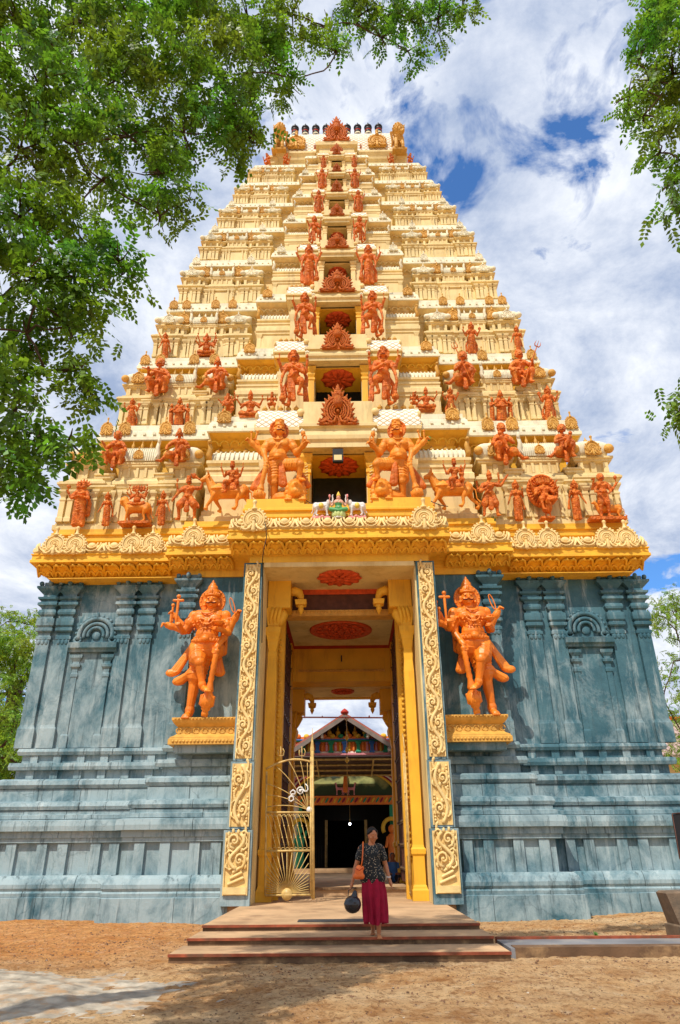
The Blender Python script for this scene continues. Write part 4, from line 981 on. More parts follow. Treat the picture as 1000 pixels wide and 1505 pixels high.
    for sg in (-1,1):
        for j in range(3): cb.ell((sg*wo*1.3+sg*(j-1)*.05*s,dc-.15*s,z0+lv(.68)*H+(.04*s if j==1 else 0)),(.04*s,.035*s,.06*s),4,8,6)
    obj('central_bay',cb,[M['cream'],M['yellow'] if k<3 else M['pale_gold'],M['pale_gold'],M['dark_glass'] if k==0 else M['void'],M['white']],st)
    # lattice barrel above, with end bosses
    rb=bl_*H/1.9
    lb=MB()
    for x0,x1 in ((-wc+.02,-wo*1.25),(wo*1.25,wc-.02)):
        rings=[[(x,dc+.0*s+rb*1.3-rb*1.3*math.cos(t),zl+rb*1.95*math.sin(t)) for t in [math.pi*i/12 for i in range(13)]] for x in (x0,x1)]
        lb.loft(rings,0)
    lb.box(-wc-.03,wc+.03,dc+.06*s,ym+1.0,zl-.01,zl+.035*H,1)
    lb.box(-wo*1.27,wo*1.27,dc-.02*s,ym+.9,zl,z1-.01,2)
    lb.box(-wc,wc,dc+.1*s+rb*1.6,ym+1.2,zl,z1,2)
    obj('lattice_roof',lb,[M['lattice'],M['pale_gold'],M['cream']],st,origin=(0,dc,zl))
    for sg in (-1,1):
        link('dome_boss',BOSS_P,st,(sg*(wo*1.25+.1*s),dc+.02*s,zl+rb*1.1),scale=(.13*s,.1*s,.13*s))
        link('dome_boss',BOSS_P,st,(sg*(wc-.03),dc+.12*s,zl+rb*.9),scale=(.06*s,.16*s,.15*s))
        n=5 if k<4 else 4
        for i in range(n):
            x=lerp(wo*1.25+.15,wc-.1,(i+.5)/n); link('finial',FINIAL if k<5 else FINIAL_W,st,(sg*x,dc+.1*s+rb*.6,z1-.02*H),scale=(.2*s+.03,)*3)
    # flame arch in front
    kx_=[.55,.50,.60,.42,.28,.24,.19,.18][k]; kz_=[.58,.42,.38,.27,.23,.22,.16,.17][k]
    link('flame_arch_ornament',KIRTI,st,(0,dc-.16*s,zl-.02*H),scale=(kx_*.92,(kx_+kz_)/2,kz_)).rotation_euler=(R(8+2*k),0,0)
    # soffit rosette
    if k<6:
        lotus_disc(0,(yd+dep)/2-.1,zt,wo*.78,M['red_orange'],10 if k else 12,st,'soffit_rosette')
# floor slabs in front of the first storey centre: pedestals for the upper guardians
for sg in (-1,1):
    mb=MB(); x0,x1=sorted((sg*.98,sg*2.62)); mb.box(x0,x1,17.25,18.4,Fz[0]-.02,Fz[0]+.2,0); mb.box(x0+.06,x1-.06,17.3,18.4,Fz[0]-.12,Fz[0]-.02,0)
    obj('guardian_ledge',mb,M['yellow'],tower)
# ---- the crowning roof
zr=Fz[8]; s=.5
mb=MB()
def rb_(hw,y,z0_,z1_,m=0): mb.box(-hw,hw,y,back(y),z0_,z1_,m)
rings=lambda pts,hw,y:[[(-hw-o,y-o,z),(hw+o,y-o,z),(hw+o,back(y)+o,z),(-hw-o,back(y)+o,z)] for o,z in pts]
mb.loft(rings([(0,zr),(0,zr+.55),(.08,zr+.6),(.08,zr+.7),(.2,zr+.85),(.2,zr+.95),(.1,zr+1.0),(.1,zr+1.1)],3.2,22.0),0)
for x0,x1 in ((-2.75,-1.15),(1.15,2.75)):
    mb.loft([[(x0-o,21.8-o,z),(x1+o,21.8-o,z),(x1+o,22.4,z),(x0-o,22.4,z)] for o,z in [(-.1,zr),(-.1,zr+.5),(0,zr+.6),(.05,zr+.75),(.16,zr+.9),(.16,zr+1.0),(.05,zr+1.05)]],0)
obj('roof_base',mb,[M['cream']],tower)
zb=zr+1.1
mb=MB()
n=16
mb.loft([[(x,YC-1.05*math.cos(t)*(1+.12*math.sin(2*t)),zb+2.1*math.sin(t)**.8) for t in [math.pi*i/n for i in range(n+1)]] for x in (-2.75,2.75)],0)
obj('barrel_roof',mb,[M['lattice']],tower,origin=(0,YC,zb))
for sg in (-1,1):
    link('horseshoe_ornament',KUDU,tower,(sg*1.95,21.62,zb+.55),scale=(.42,.5,.42))
    mb=MB()
    mb.loft([[(sg*x_,YC+q[0]*1.0,zb+q[1]*2.0) for q in [(-1.0,0),(-1.1,.3),(-.95,.7),(-.5,1.05),(0,1.25),(.5,1.05),(.95,.7),(1.1,.3),(1.0,0)]] for x_ in (2.74,2.95)],0)
    obj('gable_end',mb,M['gold'],tower)
link('flame_arch_ornament',KIRTI,tower,(0,21.3,31.6),scale=(.52,.5,.56)).rotation_euler=(R(15),0,0)
mb=MB(); mb.loft([[(-.95-o,21.3-o,z),(.95+o,21.3-o,z),(.95+o,22.5,z),(-.95-o,22.5,z)] for o,z in [(-.1,zr-.3),(-.1,zr+.25),(0,zr+.3),(0,zr+.4),(-.12,zr+.42),(-.12,zr+.85),(.02,zr+.95),(.05,zr+1.15),(-.05,zr+1.2)]],0); obj('roof_dormer',mb,M['cream'],tower)
link('flame_arch_ornament',KIRTI,tower,(0,21.1,30.35),scale=(.3,.3,.26)).rotation_euler=(R(15),0,0)
for i in range(9):
    x=-2.15+4.3*i/8
    mb=MB(); z=zb+2.05
    mb.M=Matrix.Translation((x,YC,z))@Matrix.Diagonal((.68,.68,1.33,1))@Matrix.Translation((-x,-YC,-z))
    pr=[(.16,0),(.2,.05),(.12,.1),(.2,.16),(.26,.3),(.24,.36)]
    mb.lathe((x,YC,z),pr,12,1)
    for j,(a,b,m) in enumerate(((.36,.46,0),(.46,.55,2),(.55,.66,0),(.66,.72,1),(.72,.84,0))): mb.lathe((x,YC,z),[(.24,a),(.27,(a+b)/2),(.24,b)],14,m)
    mb.lathe((x,YC,z),[(.24,.84),(.3,.88),(.3,.93),(.2,1.0),(.1,1.06),(.03,1.2)],14,0)
    mb.M=None; obj('roof_pot',mb,[M['black'],M['red'],M['white']],tower)
for sg in (-1,1):
    mb=MB(); mb.cap((sg*2.62,YC,zb+1.4),(sg*2.62,YC,zb+2.75),.02,.012,6); obj('lightning_rod',mb,M['black'],tower)
# ------------------------------------------------------------------ carved figures
V=Vector
def bend(a,b,t,off): return V(a).lerp(V(b),t)+V(off)
class Fig:
    def __init__(s): s.p={}; s.solid={}
    def g(s,name): return s.p.setdefault(name,MB())     # fused by remeshing
    def h(s,name): return s.solid.setdefault(name,MB()) # used as built
    def head(s,c,r=.062,face=True,mous=True,turn=0,crown='tall',halo=True,name='figure'):
        b=s.g(name); c=V(c); Rz=Matrix.Rotation(turn,3,'Z')
        def q(x,y,z): return tuple(c+Rz@V((x*r,y*r,z*r)))
        b.ell(c,(r*.86,r*.95,r*1.15)); b.ell(q(0,-.25,-.55),(r*.6,r*.6,r*.6))
        if face:
            b.cap(q(0,-.95,.15),q(0,-1.15,-.22),r*.1,r*.2,7); b.ell(q(0,-.8,-.68),(r*.3,r*.2,r*.1)); b.ell(q(0,-.8,-.85),(r*.25,r*.2,r*.1))
            for sg in (-1,1):
                b.cap(q(sg*.12,-.9,.34),q(sg*.62,-.7,.34),r*.1,r*.07,6)
                b.ell(q(sg*.36,-.82,.12),(r*.2,r*.12,r*.13)); b.ell(q(sg*.5,-.6,-.3),(r*.25,r*.25,r*.22))
                s.solid.setdefault('eye_%d'%(len(s.solid)),MB()).ell(q(sg*.36,-.93,.12),(r*.13,r*.07,r*.06),0,8,5)
                if mous: s.h('moustache').tube([q(0,-1.12,-.42),q(sg*.3,-1.02,-.50),q(sg*.62,-.80,-.42),q(sg*.74,-.68,-.26)],[r*.07,r*.12,r*.08,r*.03])
                if mous: b.tube([q(0,-.98,-.42),q(sg*.3,-.95,-.5),q(sg*.62,-.72,-.42),q(sg*.72,-.62,-.3)],[r*.1,r*.13,r*.09,r*.04])
                b.ell(q(sg*.95,-.1,-.1),(r*.16,r*.2,r*.35)); b.ell(q(sg*1.0,-.2,-.62),(r*.2,r*.2,r*.22))
        hd=s.h('headdress')
        if crown=='tall':
            hd.M=Matrix.Translation(c)@Rz.to_4x4(); z=r*.55
            hd.lathe((0,0,0),[(r*.98,z),(r*1.05,z+r*.1),(r*1.05,z+r*.22),(r*.9,z+r*.28),(r*.93,z+r*.4),(r*.88,z+r*.9),(r*.7,z+r*.95),(r*.72,z+r*1.05),(r*.6,z+r*1.5),(r*.45,z+r*1.55),(r*.47,z+r*1.65),(r*.3,z+r*1.95),(r*.12,z+r*2.0),(r*.18,z+r*2.15),(r*.02,z+r*2.4)],14)
            for i in range(9):
                a=math.pi+math.pi*(i+.5)/9; hd.ell((r*.95*math.cos(a),r*.95*math.sin(a),z+r*.32),(r*.13,r*.1,r*.2),0,6,5)
            hd.ell((0,-r*.95,z+r*.6),(r*.22,r*.12,r*.35),0,8,6); hd.M=None
        elif crown=='round':
            hd.M=Matrix.Translation(c)@Rz.to_4x4(); z=r*.5
            hd.lathe((0,0,0),[(r*.95,z),(r*1.0,z+r*.15),(r*.85,z+r*.3),(r*.8,z+r*.85),(r*.9,z+r*1.0),(r*.86,z+r*1.2),(r*.5,z+r*1.35),(r*.05,z+r*1.4)],12)
            hd.ell((0,-r*.85,z+r*.6),(r*.25,r*.12,r*.3),0,8,6); hd.M=None
        elif crown=='bun':
            b.ell(q(0,.25,.9),(r*.75,r*.7,r*.6)); b.ell(q(0,.2,1.45),(r*.42,r*.4,r*.4))
            for sg in (-1,1): b.cap(q(sg*.75,.2,.3),q(sg*1.1,.3,-.9),r*.3,r*.22,7)
        elif crown=='hair':
            for i in range(9):
                a=R(-35+250*i/8); b.ell(q(1.0*math.cos(a),.2,.15+1.05*math.sin(a)),(r*.46,r*.5,r*.46),0,8,6)
            b.ell(q(0,.3,.3),(r*.95,r*.8,r*1.0))
        if halo:
            ha=s.h('hair_disc'); ha.M=Matrix.Translation(c)@Rz.to_4x4()
            ha.lathe((0,r*.35,0),[(r*1.75,.06*r),(r*1.8,-.12*r),(r*1.6,-.22*r),(r*1.45,-.1*r),(r*1.1,-.16*r)],20,0,'y')
            for i in range(16):
                a=2*math.pi*i/16; ha.ell((r*1.62*math.cos(a),r*.2,r*1.62*math.sin(a)),(r*.16,r*.14,r*.16),0,6,4)
            ha.M=None
    def hand(s,p,d,up=(0,0,1),r=.03,grip=True,name='figure'):
        b=s.g(name); p=V(p); d=V(d).normalized(); side=d.cross(V(up))
        if side.length<.1: side=d.cross(V((1,0,0)))
        side.normalize(); n=side.cross(d)
        b.ell(p+d*r*.5,(r*.95,r*.95,r*.95),0,9,6)
        for i in range(4):
            o=(i-1.5)*r*.52; L=r*(1.35,1.6,1.5,1.15)[i]
            a=p+d*r*1.1+side*o; m=a+d*L*.6
            e=m+(n*-1*L*.7 if grip else d*L*.6+n*-.2*L)
            b.cap(a,m,r*.27,r*.25,6); b.cap(m,e,r*.25,r*.2,6)
        b.cap(p+side*r*.8,p+side*r*1.3+d*r*.9-n*r*.3,r*.28,r*.22,6)
    def arm(s,sh,el,ha,r=.04,fist=True,grip=True,jew=True):
        b=s.g('figure'); sh,el,ha=V(sh),V(el),V(ha)
        b.ell(sh,(r*1.1,)*3); b.cap(sh,el,r*1.1,r*.82); b.cap(el,ha,r*.85,r*.55); b.cap(el.lerp(ha,.15),el.lerp(ha,.4),r*.9,r*.7)
        if jew:
            for t,(a,c) in ((.45,(sh,el)),(.85,(el,ha)),(.92,(el,ha))):
                d=(c-a).normalized(); p=a.lerp(c,t); b.cap(p-d*r*.12,p+d*r*.12,r*(1.22 if a is sh else .78),r*(1.22 if a is sh else .78),10)
        s.hand(ha,ha-el,r=r*.72,grip=grip)
    def leg(s,hip,kn,an,toe,r=.07,bare=True):
        b=s.g('figure'); hip,kn,an,toe=map(V,(hip,kn,an,toe))
        b.cap(hip,kn,r*1.12,r*.78); b.ell(kn,(r*.8,)*3); b.cap(kn,an,r*.7,r*.42)
        k=kn.lerp(an,.3); b.cap(k+V((0,r*.25,0)),kn.lerp(an,.55)+V((0,r*.12,0)),r*.62,r*.5)
        d=toe-an; b.cap(an+V((0,r*.2,0)),toe-V((0,0,0)),r*.45,r*.36); b.ell(toe,(r*.5,r*.42,r*.28))
        t=(an-kn).normalized(); p=an-t*r*.4; b.cap(p-t*r*.1,p+t*r*.1,r*.58,r*.58,10)
        f=d.normalized(); sd=f.cross(V((0,0,1))); sd=sd.normalized() if sd.length>.1 else V((1,0,0))
        for i in range(4): b.ell(toe+f*r*.42+sd*(i-1.5)*r*.24-V((0,0,r*.1)),(r*.15,)*3,0,6,5)
    def torso(s,pel,che,nk,w=.115,fem=False,belly=0,mous=True):
        b=s.g('figure'); pel,che,nk=map(V,(pel,che,nk)); d=(che-pel)
        b.ell(pel,(w*1.05,w*.75,w*.7)); b.cap(pel+d*.1,che-d*.15,w*.72,w*.8); b.ell(che,(w*1.12,w*.72,w*.85)); b.ell(pel+d*.42+V((0,-w*(.2+belly),0)),(w*(.78+belly*.5),w*(.55+belly*.6),w*(.6+belly*.5)))
        b.cap(che+V((-w*.75,0,w*.45)),che+V((w*.75,0,w*.45)),w*.42,w*.42); b.cap(che+V((0,0,w*.4)),nk,w*.42,w*.36)
        for sg in (-1,1):
            if fem: b.ell(che+V((sg*w*.5,-w*.62,-w*.05)),(w*.4,w*.42,w*.4))
            else: b.ell(che+V((sg*w*.5,-w*.5,w*.1)),(w*.5,w*.28,w*.36))
        # necklaces, sacred cord and belt
        for rr,dz,tr in ((.45,.75,.07),(.62,.45,.07)):
            b.tube([che+V((w*rr*math.sin(t),-w*(.5+.25*math.cos(t)),w*dz-w*rr*.9*math.cos(t)*.8)) for t in [R(-80+160*i/10) for i in range(11)]],w*tr,6)
        b.ell(che+V((0,-w*.8,-w*.15)),(w*.16,w*.12,w*.2))
        for k,dz in enumerate((.14,.3)):
            p=pel+d*dz; b.ring3(tuple(p),w*.95,w*.78,w*.09,16,6)
        b.ell(pel+d*.2+V((0,-w*.95,0)),(w*.3,w*.2,w*.24))
        b.tube([che+V((w*.55,-w*.5,w*.55)),che+V((w*.2,-w*.85,-w*.1)),pel+d*.45+V((-w*.25,-w*(.75+belly),0)),pel+d*.2+V((-w*.8,-w*.4,0))],w*.05,5)
    def shorts(s,hip,kn,r=.085):
        b=s.g('figure'); hip,kn=V(hip),V(kn); e=hip.lerp(kn,.86)
        b.cap(hip,e,r*1.08,r*.92)
        for i in range(6):
            t=.1+.16*i; p=hip.lerp(kn,t); d=(kn-hip).normalized(); x=d.orthogonal().normalized(); y=d.cross(x)
            b.tube([p+(x*math.cos(q)+y*math.sin(q))*r*1.04+d*r*.25*math.sin(q) for q in [j*2*math.pi/12 for j in range(13)]],r*.05,5)
        b.cap(e-(kn-hip).normalized()*r*.1,e,r*1.05,r*1.05)
    def robe(s,pel,an1,an2,r=.11,z0=.03):
        b=s.g('figure'); pel=V(pel); a1,a2=V(an1),V(an2)
        b.cap(pel,a1,r*.95,r*.5); b.cap(pel,a2,r*.95,r*.5); m=(a1+a2)/2; b.cap(pel,m,r,r*.55)
        for i in range(7):
            t=-1+2*i/6; e=a1.lerp(a2,.5+.5*t*1.15)+V((0,-r*.45+abs(t)*r*.35,0)); st=pel+V((t*r*.7,-r*.72+abs(t)*r*.5,0)); mid=st.lerp(e,.5)+V((t*r*.15,-r*.15,0))
            b.tube([st,mid,e],[r*.1,r*.13,r*.16],6)
        for i in range(4): # gathered swag across the hips
            b.tube([pel+V((-r*.9,-r*.3,-r*.1-i*r*.3)),pel+V((0,-r*1.0,-r*.4-i*r*.42)),pel+V((r*.9,-r*.3,-r*.1-i*r*.2))],r*.09,5)
    def sash(s,pts,r=.028):
        s.n=getattr(s,'n',0)+1; b=s.g('sash_%d'%s.n); pts=[V(p) for p in pts]; n=len(pts)
        q=[]; 
        for i in range(n-1):
            for k in range(4): q.append(pts[i].lerp(pts[i+1],k/4))
        q.append(pts[-1]); m=len(q)
        for o in (-1,0,1): b.tube([p+V((o*r*.75*(.5+.8*i/m),0,0)) for i,p in enumerate(q)],[r*(.6+.55*i/m) for i in range(m)],7)
        b.ell(q[-1],(r*1.9,r*1.1,r*1.2))
    def item(s,kind,p,r=.02,L=.3,d=(0,0,1)):
        nm={'staff':'staff','cross':'cross_staff','loop':'noose','bud':'flower_bud'}.get(kind,kind); s.n=getattr(s,'n',0)+1; a=s.h('%s_%d'%(nm,s.n)); p=V(p); d=V(d).normalized()
        if kind=='club':   # p=handle top, d points to the head
            Rm=d.to_track_quat('Z','Y').to_matrix().to_4x4(); a.M=Matrix.Translation(p)@Rm
            a.lathe((0,0,0),[(.001,-L*.02),(r*.9,0),(r*1.1,L*.03),(r*.7,L*.06)]+[(r*(.85 if i%2 else 1.05),L*(.08+.045*i)) for i in range(11)]+[(r*1.5,L*.6),(r*1.6,L*.62),(r*1.2,L*.64),(r*2.2,L*.7),(r*2.6,L*.76),(r*2.4,L*.84),(r*1.5,L*.87),(r*1.6,L*.89),(r*1.0,L*.92),(r*1.2,L*.95),(r*1.1,L),(.001,L)],14)
            for i in range(10):
                q=2*math.pi*i/10; a.cap((r*2.3*math.cos(q),r*2.3*math.sin(q),L*.7),(r*2.3*math.cos(q),r*2.3*math.sin(q),L*.83),r*.3,r*.3,5)
            a.M=None
        elif kind=='trident':
            a.cap(p-d*L*.5,p+d*L*.38,r*.5,r*.5,7); t=p+d*L*.38; x=V((1,0,0)); x=(x-d*x.dot(d)).normalized()
            a.cap(t,t+d*L*.16,r*.5,r*.15,6); a.cap(t-x*r*2,t+x*r*2,r*.5,r*.5,6)
            for sg in (-1,1): a.tube([t+x*sg*r*1.8,t+x*sg*r*2.8+d*L*.05,t+x*sg*r*2.2+d*L*.14],[r*.5,r*.45,r*.12])
        elif kind=='staff': a.cap(p-d*L*.5,p+d*L*.5,r*.6,r*.6,7); a.ell(p+d*L*.5,(r,)*3); a.ell(p-d*L*.5,(r*.9,)*3)
        elif kind=='cross': a.cap(p-d*L*.5,p+d*L*.4,r*.5,r*.6,7); a.cap(p+d*L*.35-V((r*1.8,0,0)),p+d*L*.35+V((r*1.8,0,0)),r*.6,r*.6,7); a.ell(p+d*L*.5,(r*.9,)*3)
        elif kind=='sword': a.cap(p-d*L*.2,p,r*.6,r*.6,6); a.cap(p,p+d*L*.8,r*.85,r*.5,6); a.ell(p,(r*1.6,r*.8,r*.8))
        elif kind=='loop':
            x=V((1,0,0)); a.tube([p+d*(L*.5-L*.5*math.cos(t))+x*(r*1.6*math.sin(t)) for t in [i*2*math.pi/14 for i in range(15)]],r*.45,6)
        elif kind=='bud': a.cap(p,p+d*L*.5,r*.35,r*.35,6); a.ell(p+d*L*.75,(r*1.3,r*1.3,L*.3),0,9,7)
        elif kind=='bowl': a.lathe(p,[(r*.4,-r),(r*1.6,-r*.2),(r*2.2,r*.5),(r*2.2,r*.8),(r*.2,r*.7)],12)
        elif kind=='disc': a.lathe(p,[(r*2.4,r*.3),(r*2.4,-r*.3),(r*1.4,-r*.5),(.001,-r*.5)],14,0,'y')
    def build(s,mats,voxel):
        out=[]
        st=lambda n: n.rstrip('_0123456789')
        for n,mb in s.p.items(): out.append((st(n),sculpt(mb,st(n),mats.get(st(n),mats['figure']),voxel,1,.5)))
        for n,mb in s.solid.items(): out.append((st(n),mb.mesh(st(n),mats.get(st(n),mats.get('attribute' if '_' in n and n[-1].isdigit() else 'figure',mats['figure'])))))
        return out
def quad(b,c,L,Hh,face=1,head='lion',r=None,legs=True,step=.12):
    """beast standing along x, face=+1 looks right; c = ground point under the body"""
    c=V(c); r=r or Hh*.24; z=Hh*.62
    f=lambda x,y,zz: c+V((face*x,y,zz))
    b.cap(f(-L*.32,0,z),f(L*.25,0,z*1.03),r,r*1.08); b.ell(f(L*.28,0,z),(r*1.05,r,r*1.2)); b.ell(f(-L*.36,0,z*1.02),(r*1.0,r*.95,r*1.05))
    if legs:
        for k,(x,y) in enumerate(((L*.3,-r*.6),(L*.36,r*.5),(-L*.36,-r*.6),(-L*.42,r*.5))):
            st=step*L*(1 if k%2==0 else -1)*.5; fr=k<2
            kn=f(x+st*.5+(0 if fr else L*.04),y,z*.5 if fr else z*.55); an=f(x+st+(0 if fr else -L*.05),y,z*.22); ft=f(x+st,y,.02)
            b.cap(f(x,y,z*.85),kn,r*(.45 if fr else .58),r*.3); b.cap(kn,an,r*.3,r*.22); b.cap(an,ft,r*.22,r*.24); b.ell(ft+V((face*r*.15,-r*.05,r*.05)),(r*.36,r*.3,r*.2))
    n0=f(L*.36,0,z*1.15)
    if head=='lion':
        h=f(L*.5,-r*.25,z*1.45); b.cap(n0,h,r*.85,r*.7); b.ell(h,(r*.62,r*.6,r*.66)); b.ell(h+V((face*r*.25,-r*.45,-r*.15)),(r*.38,r*.42,r*.34)); b.ell(h+V((face*r*.3,-r*.75,-r*.05)),(r*.16,r*.14,r*.12))
        for i in range(14):
            a=2*math.pi*i/14; b.ell(h+V((r*.78*math.cos(a),r*.15,r*.8*math.sin(a))),(r*.25,r*.24,r*.25),0,7,5)
        for sg in (-1,1): b.ell(h+V((sg*r*.5,-r*.1,r*.55)),(r*.17,r*.14,r*.2)); b.ell(h+V((sg*r*.25+face*r*.15,-r*.55,r*.15)),(r*.11,)*3)
    elif head=='bull':
        h=f(L*.50,-r*.1,z*1.75); b.cap(n0,h,r*.8,r*.55); b.ell(f(L*.22,0,z*1.32),(r*.6,r*.5,r*.5)); b.cap(h,h+V((face*r*.85,-r*.2,-r*.35)),r*.48,r*.34)
        for sg in (-1,1):
            b.tube([h+V((-face*r*.1,sg*r*.3,r*.35)),h+V((-face*r*.1,sg*r*.6,r*.75)),h+V((face*r*.1,sg*r*.4,r*1.15))],[r*.17,r*.13,r*.04]); b.cap(h+V((-face*r*.2,sg*r*.4,r*.1)),h+V((-face*r*.3,sg*r*.85,r*.05)),r*.16,r*.1)
    elif head=='horse':
        h=f(L*.47,-r*.1,z*1.9); b.cap(n0,h,r*.72,r*.4); b.cap(h,h+V((face*r*.95,-r*.2,-r*.6)),r*.4,r*.26)
        for i in range(7): b.ell(n0.lerp(h,i/6)+V((-face*r*.45,0,r*.15)),(r*.22,)*3,0,7,5)
        for sg in (-1,1): b.cap(h+V((0,sg*r*.2,r*.3)),h+V((0,sg*r*.25,r*.65)),r*.13,r*.04)
    elif head=='dog':
        h=f(L*.48,-r*.1,z*1.6); b.cap(n0,h,r*.6,r*.4); b.cap(h,h+V((face*r*.8,-r*.1,-r*.15)),r*.4,r*.22); b.cap(h+V((0,-r*.2,r*.3)),h+V((-face*r*.1,-r*.2,r*.7)),r*.15,r*.05)
    elif head=='elephant':
        h=f(L*.46,-r*.1,z*1.35); b.ell(h,(r*.75,r*.72,r*.8)); b.tube([h+V((face*r*.5,-r*.2,0)),h+V((face*r*1.0,-r*.3,r*.1)),h+V((face*r*1.15,-r*.3,r*.9)),h+V((face*r*1.0,-r*.3,r*1.7)),h+V((face*r*1.25,-r*.3,r*2.1))],[r*.36,r*.28,r*.22,r*.17,r*.13],9)
        for sg in (-1,1): b.ell(h+V((-face*r*.2,sg*r*.75,0)),(r*.5,r*.12,r*.62)); b.cap(h+V((face*r*.55,sg*r*.3,-r*.2)),h+V((face*r*1.2,sg*r*.35,-r*.25)),r*.11,r*.04)
    b.tube([f(-L*.45,0,z*1.15),f(-L*.56,0,z*.95),f(-L*.58,0,z*.5),f(-L*.66,0,z*.3)],[r*.16,r*.12,r*.1,r*.16],7)
PROTO={}
def proto(name,fig,voxel=.012,mats=None,parts=None):
    m=dict(figure=M['orange'],eye=M['brown_paint'],moustache=M['brown_paint']); m.update(mats or {}); PROTO[name]=fig.build(m,voxel)
BO=dict(figure=M['bright_orange'])
# 1 the big club-bearing guardian of the wall
def wall_guardian(u):
    f=Fig(); v=u if u>0 else -.86
    f.torso((-.01,-.05,.52),(-.01,-.06,.70),(.01,-.06,.79),.104,belly=.1); f.head((.012,-.075,.855),.056,crown='tall',halo=True)
    f.shorts((-.085,-.04,.50),(-.055,-.125,.40),.062); f.leg((-.09,-.04,.50),(-.04,-.14,.385),(-.008,-.12,.21),(.035,-.19,.185),.052)
    f.leg((-.02,-.03,.48),(-.085,-.04,.27),(-.112,-.03,.04),(-.115,-.11,.018),.06); f.shorts((-.03,-.03,.49),(-.085,-.04,.28),.07)
    f.g('figure').cap((-.06,-.04,.49),(.05,-.04,.49),.078,.075)
    bb=f.g('figure')
    for i in range(9):
        a=R(-75+150*i/8); bb.ell((.055*math.sin(a)-.005,-.142-.012*math.cos(a),.715-.055*math.cos(a)),(.0085,)*3,0,7,5); bb.ell((.075*math.sin(a)-.005,-.13-.02*math.cos(a),.70-.07*math.cos(a)),(.008,)*3,0,7,5)
    for i in range(14):
        a=R(-85+170*i/13); bb.ell((-.01+.112*math.sin(a),-.045-.088*math.cos(a),.555),(.011,.01,.013),0,7,5)
    for s_ in (-1,1):
        for i in range(5): bb.ell((s_*.118+(i-2)*.008,-.1,.70-.004*i*i),(.008,.01,.01),0,6,4)
    f.arm((-.12*u,-.06,.745),(-.178*v,-.08,.63),(-.285*v,-.12,.66),.036); f.arm((-.11*u,-.04,.74),(-.165*u,-.02,.64),(-.27*v,-.05,.75),.03); f.arm((-.12*u,-.05,.745),(-.19*v,-.09,.62),(-.2*v,-.17,.65),.028)
    f.arm((.118*u,-.06,.745),(.135*u,-.05,.62),(.2*u,-.08,.735),.036); f.arm((.115,-.05,.74),(.12,-.06,.59),(.08,-.13,.50),.032,grip=False); f.arm((.115*u,-.06,.74),(.15*u,-.08,.61),((.085 if u>0 else .12)*u,-.16,.625),.028)
    f.item('club',(.083,-.155,.475),.021,.47,(-.15,.1,-1)); f.item('staff',(-.275*v,-.13,.71),.014,.1); f.item('cross',(-.225*v,-.16,.77),.018,.2,(.03,0,1)); f.item('staff',(-.285*v,-.06,.77),.014,.12)
    f.item('loop',(.185*u,-.09,.76),.009,.12,(-.3*u,0,1)); f.item('loop',(.2*u,-.09,.73),.007,.08,(-.9*u,0,-.2)); f.item('bowl',((.085 if u>0 else .12)*u,-.17,.665),.018)
    f.sash([(-.11,.0,.57),(-.17,-.02,.45),(-.235,-.03,.34),(-.262,-.03,.33)],.024); f.sash([(-.06,-.08,.4),(-.13,-.06,.31),(-.205,-.04,.265)],.024); f.sash([(.06,-.01,.55),(.07,.0,.42),(.085,.0,.33)],.022)
    f.sash([(.09,-.0,.72),(.10,.02,.6),(.09,.02,.48)],.02)
    return f
proto('wall_guardian',wall_guardian(1),.0038,BO); proto('wall_guardian_right',wall_guardian(-1),.0038,BO)
# 2 first-storey guardian with one foot on a lion
f=Fig(); f.torso((-.01,-.05,.47),(-.01,-.06,.655),(.0,-.06,.76),.115,belly=.15); f.head((.0,-.08,.845),.062,turn=.35,crown='round',halo=True)
f.shorts((.06,-.06,.45),(.235,-.13,.425),.068); f.leg((.07,-.06,.45),(.24,-.15,.415),(.225,-.12,.26),(.27,-.19,.235),.056)
f.shorts((-.045,-.05,.46),(-.045,-.06,.27),.076); f.leg((-.04,-.05,.45),(-.04,-.08,.245),(-.05,-.04,.045),(-.09,-.12,.02),.068)
f.arm((-.13,-.06,.70),(-.18,-.08,.575),(-.3,-.13,.68),.04); f.arm((-.12,-.06,.70),(-.16,-.1,.57),(-.125,-.15,.45),.038,grip=False); f.arm((-.12,-.03,.7),(-.19,-.02,.6),(-.25,-.04,.72),.032)
f.arm((.135,-.06,.70),(.185,-.08,.575),(.28,-.14,.64),.04); f.arm((.13,-.03,.69),(.2,-.02,.57),(.26,-.05,.7),.032)
f.item('club',(-.125,-.17,.41),.026,.43,(-.2,.06,-1)); f.item('staff',(-.3,-.13,.74),.014,.12); f.item('staff',(-.26,-.05,.77),.016,.14,(.2,0,1)); f.item('bud',(.26,-.05,.72),.02,.12); f.item('loop',(.28,-.15,.65),.014,.1)
f.sash([(.03,-.1,.5),(.04,-.13,.36),(.055,-.12,.21)],.026); f.sash([(-.11,-.0,.5),(-.2,0,.35),(-.26,0,.22)],.03); f.sash([(.15,.02,.5),(.26,.0,.33),(.3,0,.24)],.026)
li=f.g('lion'); 
li.cap((-.02,-.03,.09),(.16,-.06,.1),.07,.085); li.ell((.19,-.13,.13),(.085,.09,.12)); li.ell((.2,-.2,.1),(.06,.06,.05)); li.ell((.205,-.2,.155),(.05,.06,.045)); li.ell((.205,-.26,.17),(.022,.02,.018))
for i in range(16):
    a=2*math.pi*i/16; li.ell((.19+.09*math.cos(a),-.12,.12+.12*math.sin(a)),(.032,.035,.036),0,8,5)
for x in (.12,.27): li.cap((x,-.1,.06),(x,-.19,.02),.04,.035); [li.ell((x-.03+.02*i,-.215,.015),(.012,.02,.014),0,6,5) for i in range(4)]
